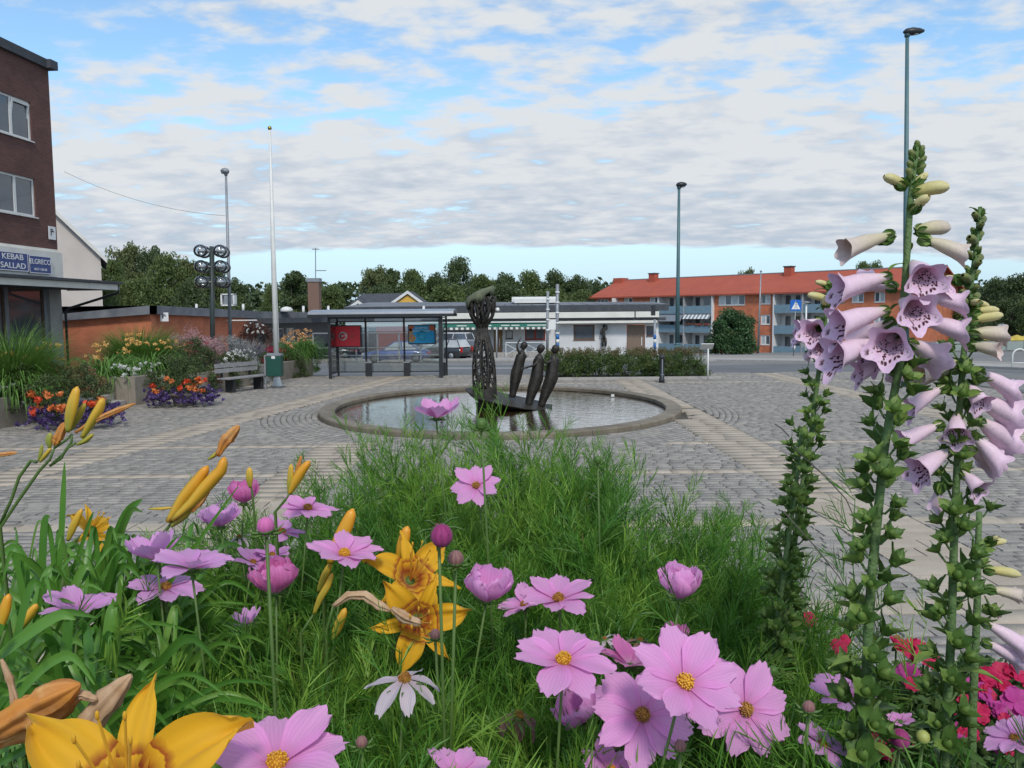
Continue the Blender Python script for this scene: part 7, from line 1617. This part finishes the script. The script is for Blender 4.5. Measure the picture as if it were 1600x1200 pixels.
# ---- foxgloves
def bell_mat(name, ca, cb, inner=False, spots=True, cream=(.75,.66,.48)):
    m = bpy.data.materials.new(name); m.use_nodes = True; t = m.node_tree; n = t.nodes; l = t.links; b = n['Principled BSDF']; o = n['Material Output']
    uv = n.new('ShaderNodeTexCoord'); se = n.new('ShaderNodeSeparateXYZ'); l.new(uv.outputs['UV'], se.inputs[0])
    cr = n.new('ShaderNodeValToRGB'); e = cr.color_ramp.elements; e[0].position = 0; e[0].color = (*cream, 1); e[1].position = 1; e[1].color = (*cb, 1); q = e.new(.3); q.color = (*ca, 1); l.new(se.outputs[1], cr.inputs[0]); col = cr.outputs[0]
    nz = n.new('ShaderNodeTexNoise'); nz.inputs['Scale'].default_value = 14; l.new(uv.outputs['UV'], nz.inputs['Vector']); rn = n.new('ShaderNodeMapRange'); rn.inputs[3].default_value = .86; rn.inputs[4].default_value = 1.1; l.new(nz.outputs[0], rn.inputs[0])
    m0 = n.new('ShaderNodeMix'); m0.data_type = 'RGBA'; m0.blend_type = 'MULTIPLY'; m0.inputs[0].default_value = 1; l.new(col, m0.inputs[6]); l.new(rn.outputs[0], m0.inputs[7]); col = m0.outputs[2]
    if spots:
        mp = n.new('ShaderNodeMapping'); mp.inputs['Scale'].default_value = (26, 15, 1); l.new(uv.outputs['UV'], mp.inputs[0]); vo = n.new('ShaderNodeTexVoronoi'); vo.inputs['Scale'].default_value = 1; vo.inputs['Randomness'].default_value = .9; l.new(mp.outputs[0], vo.inputs['Vector'])
        d = n.new('ShaderNodeMapRange'); d.inputs[1].default_value = .50 if inner else .22; d.inputs[2].default_value = .38 if inner else .12; l.new(vo.outputs['Distance'], d.inputs[0])
        h = n.new('ShaderNodeMapRange'); h.inputs[1].default_value = .70; h.inputs[2].default_value = .52; l.new(vo.outputs['Distance'], h.inputs[0])
        # only on the lower lip side (u near .75) and towards the mouth
        a = n.new('ShaderNodeMath'); a.operation = 'SUBTRACT'; a.inputs[1].default_value = .75; l.new(se.outputs[0], a.inputs[0]); a2 = n.new('ShaderNodeMath'); a2.operation = 'ABSOLUTE'; l.new(a.outputs[0], a2.inputs[0])
        k = n.new('ShaderNodeMapRange'); k.inputs[1].default_value = .235; k.inputs[2].default_value = .20; l.new(a2.outputs[0], k.inputs[0])
        k2 = n.new('ShaderNodeMapRange'); k2.inputs[1].default_value = .30; k2.inputs[2].default_value = .36; l.new(se.outputs[1], k2.inputs[0]); k3 = n.new('ShaderNodeMapRange'); k3.inputs[1].default_value = .985; k3.inputs[2].default_value = .94; l.new(se.outputs[1], k3.inputs[0])
        def mul(x, y): q_ = n.new('ShaderNodeMath'); q_.operation = 'MULTIPLY'; l.new(x, q_.inputs[0]); l.new(y, q_.inputs[1]); return q_.outputs[0]
        reg = mul(mul(k.outputs[0], k2.outputs[0]), k3.outputs[0])
        if inner:
            hm = n.new('ShaderNodeMix'); hm.data_type = 'RGBA'; l.new(mul(reg, h.outputs[0]), hm.inputs[0]); l.new(col, hm.inputs[6]); hm.inputs[7].default_value = (.80,.62,.72,1); col = hm.outputs[2]
        sm_ = n.new('ShaderNodeMix'); sm_.data_type = 'RGBA'; l.new(mul(reg, d.outputs[0]), sm_.inputs[0]); l.new(col, sm_.inputs[6]); sm_.inputs[7].default_value = (.09,.008,.03,1) if inner else (.45,.22,.40,1); col = sm_.outputs[2]
    l.new(col, b.inputs['Base Color']); b.inputs['Roughness'].default_value = .45; b.inputs['Specular IOR Level'].default_value = .3; b.inputs['Sheen Weight'].default_value = .2
    tr = n.new('ShaderNodeBsdfTranslucent'); l.new(col, tr.inputs[0]); ms = n.new('ShaderNodeMixShader'); ms.inputs[0].default_value = .28
    l.new(b.outputs[0], ms.inputs[1]); l.new(tr.outputs[0], ms.inputs[2]); l.new(ms.outputs[0], o.inputs[0]); return m
FXo = bell_mat('foxglove_outside', (.90,.70,.78), (.88,.66,.80)); FXi = bell_mat('foxglove_throat', (.76,.48,.60), (.82,.58,.76), inner=True, cream=(.55,.42,.36))
FCo = bell_mat('foxglove_cream', (.70,.62,.42), (.74,.62,.56), spots=False, cream=(.55,.55,.25)); FCi = bell_mat('foxglove_cream_in', (.65,.52,.38), (.74,.60,.58), inner=True, spots=False)
FGo = bell_mat('foxglove_green_bud', (.16,.20,.06), (.24,.27,.08), spots=False, cream=(.10,.16,.05))
FYo = bell_mat('foxglove_yellow', (.66,.58,.22), (.76,.68,.36), spots=False, cream=(.35,.42,.10))
m_cal = mat('foxglove_calyx', (.06,.13,.025), (.26,.36,.08), rough=.55, scale=60, transl=.25, attr=.7, c3=(.085,.165,.03))
m_fst = mat('foxglove_stem', (.08,.15,.045), (.13,.20,.07), rough=.7, scale=50, bump=.4)
def bell_data(openk, seed, N_=30, K=16):
    g = random.Random(seed); V, UV = [], []; ph = g.random()*6
    for ring in range(2):
        for k in range(K+1):
            v = k/K
            r = np.interp(v, [0, .08, .2, .38, .55, .75, .88, 1.0], [.045, .09, .115, .165, .21, .235, .26, .26 + .13*openk])
            if openk < .15: r = np.interp(v, [0, .08, .25, .5, .75, .9, 1.0], [.05, .10, .13, .165, .165, .13, .06])
            for j in range(N_):
                A = 2*PI*j/N_; low = math.cos(A - 1.5*PI); lobe = math.cos(5*(A - 1.5*PI))
                rr = r*(1 + .05*lobe*v**3 + openk*.13*lobe*v**8) + .012*openk*math.sin(7*A + ph)*v**6
                z = v + openk*v**5*(.16*max(0, low)**1.5 - .08*max(0, -low)) + .05*openk*lobe*v**8
                if ring: rr -= .006
                V.append(Vector((rr*math.cos(A), rr*math.sin(A)*.9 + (.03*math.sin(PI*v) if True else 0), z - (.004 if ring and k == K else 0)))); UV.append((j/N_, v))
    nv = (K+1)*N_; fs = []; mi = []
    for ring in range(2):
        for k in range(K):
            for j in range(N_):
                a = ring*nv + k*N_ + j; b = ring*nv + k*N_ + (j+1) % N_; f = (a, b, b + N_, a + N_); fs.append(f if ring == 0 else f[::-1]); mi.append(ring)
    fs.append(tuple(range(N_-1, -1, -1))); mi.append(0); fs.append(tuple(nv + j for j in range(N_))); mi.append(1)
    return V, UV, fs, mi
BELLS = {k: [bell_data(k, s) for s in range(3)] for k in (1.0, .55, .0)}
def bell(parent, a, m, Y, toward=0.0, openk=1.0, kind='p', wk=1.0, calyx=True, cs=1.0):
    """bell hung at pixel a, mouth centre at pixel m; toward = metres the mouth comes nearer"""
    A = P(a[0], a[1], Y); B = P(m[0], m[1], Y - toward); d = B - A; L = d.length; z = d.normalized()
    up = Vector((0,0,1)); x = up.cross(z)
    if x.length < .05: x = Vector((1,0,0))
    x.normalize(); y = z.cross(x)     # y points up-ish, lower lip at -y
    Mx = Matrix(((x.x*L*wk, y.x*L*wk, z.x*L, A.x), (x.y*L*wk, y.y*L*wk, z.y*L, A.y), (x.z*L*wk, y.z*L*wk, z.z*L, A.z), (0,0,0,1)))
    V, UV, fs, mi = BELLS[openk][rnd.randrange(3)]
    mb = MB(); mb.smooth = True; mb.v = [tuple(Mx @ v) for v in V]; mb.c = [.5]*len(V); mb.uv = dict(enumerate(UV)); mb.f = fs; mb.m = mi; mb.sm = [True]*len(fs)
    mats = {'p': [FXo, FXi], 'c': [FCo, FCi], 'y': [FYo, FYo], 'g': [FGo, FGo]}[kind]
    o = mb.build({'p':'bell','c':'bell','y':'bud','g':'bud'}[kind] if openk > 0 else 'bud', mats, parent)
    if calyx:
        cr = max(.0065, L*.12)*cs*(.55 if toward > .03 else 1); c_ = MB(); Mc = Matrix.Translation(A - z*.001) @ Matrix(((x.x,y.x,z.x,0),(x.y,y.y,z.y,0),(x.z,y.z,z.z,0),(0,0,0,1)))
        for k in range(5):
            c_.cv = rnd.random(); petal_mesh(c_, cr*2.2, cr*1.9, 1.2, .25, lambda v: math.sin(PI*min(.97, .2 + v*.77))**.8, 0, .02, .3, nu=4, nv=5, r0=.05, M=Mc @ Matrix.Rotation(k*2*PI/5 + .3, 4, 'Z'))
        c_.build('calyx', m_cal, o)
    return o
def star_pod(seed):
    g = random.Random(seed); mb = MB()
    for k in range(5): mb.cv = g.random(); petal_mesh(mb, .0185*g.uniform(.8, 1.15), .0105, g.uniform(.45, 1.1), -.15, lambda v: math.sin(PI*min(.97, .22 + v*.75))**.75, 0, .03, .35, nu=4, nv=5, r0=.02, M=Matrix.Rotation(k*2*PI/5, 4, 'Z'), g=g)
    mb.cv = .7; mb.smooth = True; mb.lathe([(.002, 0), (.0040, .003), (.0030, .008), (.0006, .012)], 8); mb.tube([(0,0,.011), (.001,0,.017)], [.0006, .0003], 4)
    o = mb.build('pod_source', m_cal, None, loc=(0,0,0)); me = o.data; bpy.data.objects.remove(o); return me
PODS = [star_pod(s) for s in range(5)]
def foxglove(label, path, Y, w0, w1, pods=None, bracts=None):
    pp = [P(x, y, Y if len(q) == 0 else q[0]) for x, y, *q in path]; t_ = thing('foxglove', label, 'foxglove', Vector((pp[-1].x, pp[-1].y, SZ)), 'foxglove stalks in the foreground')
    n_ = len(pp); mb = MB(); ext = pp + [Vector((pp[-1].x, pp[-1].y + .02, SZ - .02))]; mb.tube(ext, [(w0 + (w1-w0)*min(1, i/(n_-1)))*Y/F/2 for i in range(n_+1)], 10); mb.build('stem', m_fst, t_)
    def at(py):
        for (x0, y0, *_), (x1, y1, *_) in zip(path[:-1], path[1:]):
            if y0 <= py <= y1: return x0 + (x1-x0)*(py-y0)/(y1-y0)
        return path[-1][0]
    t_loc = org(t_)
    if pods:
        y0, y1, step, reach, sc0, sc1, per = pods; k = 0; y = y0
        while y < y1:
            for q in range(per):
                A = k*2.4 + rnd.uniform(-.3, .3); f = (y-y0)/(y1-y0); s_ = sc0 + (sc1-sc0)*f; rch = reach*(.75 + .35*f)*rnd.uniform(.75, 1.15)*Y/F
                base = P(at(y), y, Y); d = Vector((math.cos(A), math.sin(A), .25)); e = base + d*rch + Vector((0,0,.004))
                o = bpy.data.objects.new('seed_pod', PODS[k % 5]); link(o, t_); o.location = e - t_loc; o.rotation_euler = (d*.8 + Vector((0,0,.75))).to_track_quat('Z', 'Y').to_euler(); s2 = s_*rnd.uniform(.8, 1.2); o.scale = (s2, s2, s2)
                m_ = MB(); m_.tube([base, base + d*rch*.5 - Vector((0,0,.002)), e], [.0016*s_, .0012*s_, .0014*s_], 5); m_.build('pod_stalk', m_cal, o) if False else stalks.append((base, base + d*rch*.5 - Vector((0,0,.002)), e, s_))
                k += 1
            y += step*rnd.uniform(.75, 1.25)
        m_ = MB()
        for a, b, c, s_ in stalks: m_.tube([a, b, c], [.0015*s_, .0011*s_, .0013*s_], 5)
        m_.build('pod_stalks', m_fst, t_, stuff=True); stalks.clear()
    if bracts:
        for (y0, y1, step, L, out_) in bracts:
            y = y0; k = 0
            while y < y1:
                A = k*2.4 + 1; base = P(at(y), y, Y); mb = MB(); mb.cv = rnd.random(); Mx = Matrix.Translation(base) @ Matrix.Rotation(A, 4, 'Z'); petal_mesh(mb, L*rnd.uniform(.7, 1.2), L*.34, out_, -1.0, lambda v: math.sin(PI*min(.97, .15 + v*.82))**.8, 0, .03, .3, nu=4, nv=6, r0=.1, M=Mx); mb.build('leaf', m_cal, t_); k += 1; y += step*rnd.uniform(.8, 1.2)
    return t_
stalks = []
YF = .74
f1 = foxglove('tallest foxglove with many speckled lilac bells in front of the teal lamp post', [(1434,226),(1428,262),(1422,320),(1417,400),(1412,470),(1408,560),(1392,640),(1382,700),(1372,800),(1362,900),(1356,1000),(1352,1100),(1346,1200)], YF, 8, 17, pods=(585, 1190, 25, 27, .85, 1.25, 2), bracts=[(380, 560, 30, .018, .2), (1010, 1200, 22, .04, .5)])
for a, m in (((1434,236),(1432,219)), ((1436,244),(1443,227)), ((1429,250),(1421,234)), ((1434,258),(1447,244)), ((1428,266),(1418,252)), ((1433,270),(1446,256)), ((1424,282),(1418,262))): bell(f1, a, m, YF, .0, .0, 'g', wk=1.7, cs=.62)
for a, m, tw, kd in (((1425,292),(1449,271),.0,'y'), ((1416,292),(1381,275),.0,'y'), ((1424,302),(1483,291),.01,'y'), ((1422,330),(1452,306),.015,'y')): bell(f1, a, m, YF, tw, .0, kd, wk=1.35)
bell(f1, (1396,366), (1318,392), YF, .01, .55, 'c', wk=.72); bell(f1, (1432,360), (1482,356), YF, -.02, .0, 'c', wk=1.0); bell(f1, (1436,372), (1508,398), YF, .01, .55, 'c', wk=.8)
bell(f1, (1394,372), (1330,388), YF+.02, -.01, .55, 'c', wk=.7)
bell(f1, (1425,410), (1449,440), YF, .034, 1.0, wk=1.12); bell(f1, (1408,470), (1437,490), YF, .034, 1.0, wk=1.28); bell(f1, (1402,522), (1386,543), YF, .032, 1.0, wk=1.2)
bell(f1, (1392,432), (1306,455), YF, .0, 1.0, wk=.92); bell(f1, (1388,484), (1304,512), YF, .005, 1.0, wk=.95); bell(f1, (1382,535), (1298,560), YF, .01, 1.0, wk=.95)
bell(f1, (1440,462), (1508,476), YF, .012, 1.0, wk=1.0); bell(f1, (1436,500), (1508,520), YF, .012, 1.0, wk=1.0); bell(f1, (1420,535), (1462,560), YF, -.02, 1.0, wk=1.0); bell(f1, (1400,450), (1350,440), YF+.02, -.04, .55, wk=.95); bell(f1, (1396,500), (1330,540), YF+.02, -.03, 1.0, wk=.9); bell(f1, (1420,560), (1395,590), YF+.01, -.02, .55, wk=.9)
for a, m, tw, wk in (((1412,505),(1360,560),.01,.9), ((1432,445),(1482,448),.02,1.0), ((1400,560),(1340,585),.0,.85)): bell(f1, a, m, YF+.008, tw, 1.0, 'p', wk=wk)
YF2 = .80
f2 = foxglove('second tall foxglove right of the highest one with drooping speckled bells', [(1531,326),(1526,380),(1518,440),(1512,500),(1505,560),(1499,640),(1496,720),(1492,800),(1489,900),(1486,1000),(1480,1100),(1476,1200)], YF2, 6, 15, pods=(560, 1190, 25, 24, .8, 1.2, 2), bracts=[(329, 350, 6, .011, 1.1), (480, 560, 20, .016, .4), (1000, 1200, 24, .04, .5)])
for i in range(20):
    y = 328 + i*7.5; A = i*2.4; s_ = 1 if math.cos(A) > 0 else -1; bell(f2, (1530 - i*.9 + s_*2, y + 8), (1530 - i*.9 + s_*(7 + i*.45), y - 3), YF2, math.sin(A)*.012, .0, 'g', wk=1.5, cs=.55)
for a, m, tw, kd, ok in (((1513,470),(1545,478),.0,'y',.0), ((1511,478),(1530,470),.02,'y',.0), ((1505,440),(1478,432),.0,'y',.0), ((1514,488),(1560,484),.0,'y',.0), ((1510,502),(1566,492),.0,'y',.0),
    ((1512,520),(1567,523),.0,'c',.55), ((1510,540),(1562,548),.02,'c',.55), ((1496,566),(1428,585),.01,'c',.55), ((1500,575),(1440,590),-.02,'c',.55)): bell(f2, a, m, YF2, tw, ok, kd, wk=1.0 if ok else .95)
for a, m, tw, wk in (((1508,596),(1534,634),.018,1.15), ((1494,645),(1495,684),.018,1.25), ((1518,678),(1566,730),.012,1.0), ((1502,735),(1532,768),.018,1.2), ((1524,578),(1582,612),.0,.85), ((1520,620),(1578,650),-.01,1.0), ((1480,602),(1420,640),.0,.75), ((1474,662),(1408,692),.0,.78), ((1486,702),(1432,740),.012,.95), ((1526,655),(1572,690),-.02,.9), ((1470,755),(1462,790),-.01,.8), ((1512,700),(1548,720),-.02,.9)): bell(f2, a, m, YF2, tw, 1.0, 'p', wk=wk)
YF3 = 1.05
f3 = foxglove('smaller leafy foxglove left of the tallest one, most of its bells gone', [(1296,438),(1292,470),(1288,520),(1282,560),(1274,620),(1268,680),(1254,760),(1242,840),(1232,920),(1222,1000),(1216,1080),(1212,1160)], YF3, 5, 12, pods=(565, 1150, 15, 18, .7, 1.05, 2), bracts=[(440, 560, 14, .02, .5), (640, 1150, 22, .026, .9)])
for a, m, tw, kd, ok, wk in (((1298,470),(1262,460),.0,'y',.0,1.1), ((1300,448),(1274,440),.0,'y',.0,1.1), ((1290,482),(1290,464),.02,'y',.0,1.1), ((1286,500),(1246,514),.0,'p',1.0,1.0), ((1284,512),(1268,520),.03,'p',1.0,1.2), ((1278,524),(1242,530),.0,'p',1.0,.9), ((1290,532),(1284,548),.03,'p',1.0,1.1), ((1276,540),(1260,560),-.01,'p',.55,.9), ((1295,480),(1315,470),.0,'c',.55,.9)): bell(f3, a, m, YF3, tw, ok, kd, wk=wk)
YF5 = 1.0
f5 = foxglove('short leafy stalk standing close in front of the smaller foxglove', [(1252,672),(1246,740),(1238,800),(1226,880),(1216,960),(1208,1050),(1204,1150)], YF5, 5, 11, pods=(674, 1150, 15, 17, .7, 1.1, 2), bracts=[(700, 1150, 24, .026, .9)])
YF4 = .86
f4 = foxglove('thin foxglove stalk at the right edge with yellow buds and pale bells', [(1530,800),(1528,860),(1527,940),(1524,1020),(1520,1100),(1518,1200)], YF4, 9, 14, pods=(806, 1000, 30, 18, .8, 1.0, 1))
for a, m, tw, kd, ok, wk in (((1533,852),(1572,845),.0,'y',.0,1.0), ((1542,850),(1560,838),.01,'y',.0,1.0), ((1538,890),(1594,898),.0,'y',.0,.9), ((1540,920),(1590,930),.0,'c',.55,.8), ((1536,950),(1560,958),.0,'c',.55,1.0), ((1535,970),(1600,1012),.01,'p',1.0,.8), ((1535,1002),(1590,1030),.0,'p',1.0,.8), ((1500,940),(1478,955),.0,'c',.55,.9)): bell(f4, a, m, YF4, tw, ok, kd, wk=wk)
# ---- low red and magenta pinks at the right
m_under = leafmat('low_leaves', (.04,.09,.02), (.12,.20,.06), .25)
RED = [mat('pinks_crimson', (.50,.008,.06), (.62,.02,.13), rough=.6, scale=60, transl=.3), mat('pinks_red', (.52,.015,.07), (.62,.03,.12), rough=.6, scale=60, transl=.3), mat('pinks_magenta', (.45,.03,.24), (.55,.08,.34), rough=.6, scale=60, transl=.3)]
V, Fq, cc = [], [], []
cs = []; rs = []
for i in range(320):
    px = rnd.uniform(1290, 1680); py = rnd.uniform(1055, 1330); 
    if px < 1400: py = max(py, 1100)
    c = P(px, py, np.interp(py, [1050, 1330], [1.15, .7]) + rnd.uniform(-.02, .12)); cs.append(tuple(c)); rs.append(.035)
V, Fq, cc = leaf_cloud(cs, rs, 70, .009, .9, .3, 61); o = big_mesh('low_foliage', V, Fq, m_under, None, cc); tag(o, 'mixed low green leaves under the foxgloves at the lower right', 'foliage')
lf = blades((.62, 1.0, 1.75), .5, .25, 900, .0035, .5, .6, seed=9)
FLW = [(1402,1008,30,0,'crimson flower cluster left of the right foxglove, level with the pool stones'), (1428,1016,34,0,'crimson flower cluster touching the second foxglove stalk'), (1446,1026,38,1,'bright red bloom over the crimson cluster'), (1418,1056,38,2,'magenta red cluster below the bright red bloom'), (1310,1012,26,1,'small red bloom right of the feathery foliage'), (1320,1000,16,1,'tiny red bloom above the small red one'), (1264,968,22,0,'pink red bud at the foliage edge above the cobbles'), (1232,1030,22,1,'single red petal bloom beside the feathery foliage'),
 (1545,1060,34,0,'crimson bloom right of the thin foxglove stalk'), (1565,1050,30,1,'red bloom upper right behind the thin stalk'), (1590,1052,40,0,'large crimson bloom at the right edge'), (1512,1070,24,2,'magenta bloom just left of the thin stalk'), (1540,1085,30,1,'red bloom below the crimson right one'), (1588,1098,46,2,'big purple-magenta bloom at the right edge'), (1372,1170,50,0,'large crimson bloom at the bottom by the big foxglove foot'), (1532,1125,24,1,'small red bloom low right of the thin stalk'), (1436,1165,20,1,'tiny red bloom by the pale bud'), (1560,1110,26,2,'magenta bloom between the two right edge ones'), (1600,1020,26,0,'crimson bloom highest at the right edge'), (1500,1140,22,2,'small magenta bloom low in front of the thin stalk'), (1425,1072,26,1,'red bloom under the magenta red cluster'), (1332,1150,20,1,'small red bloom left of the big crimson one')]
for i in range(16):
    FLW.append((rnd.uniform(1500, 1600), rnd.uniform(1060, 1190), rnd.uniform(18, 30), rnd.choice((0, 0, 2)), 'small crimson or magenta bloom in the dense patch at the lower right corner'))
for px, py, w, ci, lab in FLW:
    Yp = float(np.interp(py, [960, 1200], [1.2, .85])); c = P(px, py, Yp); r = w*Yp/F/2; t_ = thing('garden_pink', lab, 'flower', c, 'red and magenta pinks in the foreground'); M3 = facing(px, py, Yp, (rnd.uniform(-.4,.4), rnd.uniform(.3, 1), rnd.uniform(.3,.9))); MT = Matrix.Translation(c) @ M3
    for k in range(7):
        mb = MB(); petal_mesh(mb, r*1.15, r*1.25, rnd.uniform(.1, .8), -.3, cos_prof, .07, .09, .3, nu=6, nv=6, r0=.02, M=MT @ Matrix.Rotation(k*2*PI/7 + rnd.random()*.4, 4, 'Z')); mb.build('petal', RED[ci], t_)
    mb = MB(); mb.tube(to_soil(MT @ Vector((0,0,-.003)), back=.03), .0014, 5); mb.lathe([(.001,-.012),(.003,-.008),(.003,0)], 6, c, M=M3); mb.build('stem', m_stem, t_)
# thin dry grass stems in front of the cobbles
for i, (pts, lab) in enumerate(((((1210,662),(1222,670),(1233,682)), 'short pale dry stalk tip above the short leafy stalk'), (((1340,820),(1322,780),(1290,745),(1240,700)), 'long thin dark stalk bending across the cobbles left of the big foxglove'), (((1345,960),(1310,900),(1270,850),(1225,800)), 'lower thin dark stalk bending left across the cobbles'))):
    m_ = MB(); m_.tube([P(x, y, .85) for x, y in pts], .0006, 5); tag(m_.build('dry_stalk', mat('dry_stalk', (.10,.08,.06), (.2,.18,.14)), loc=P(*pts[0], .85)), lab, 'stalk', 'thin dry stalks')
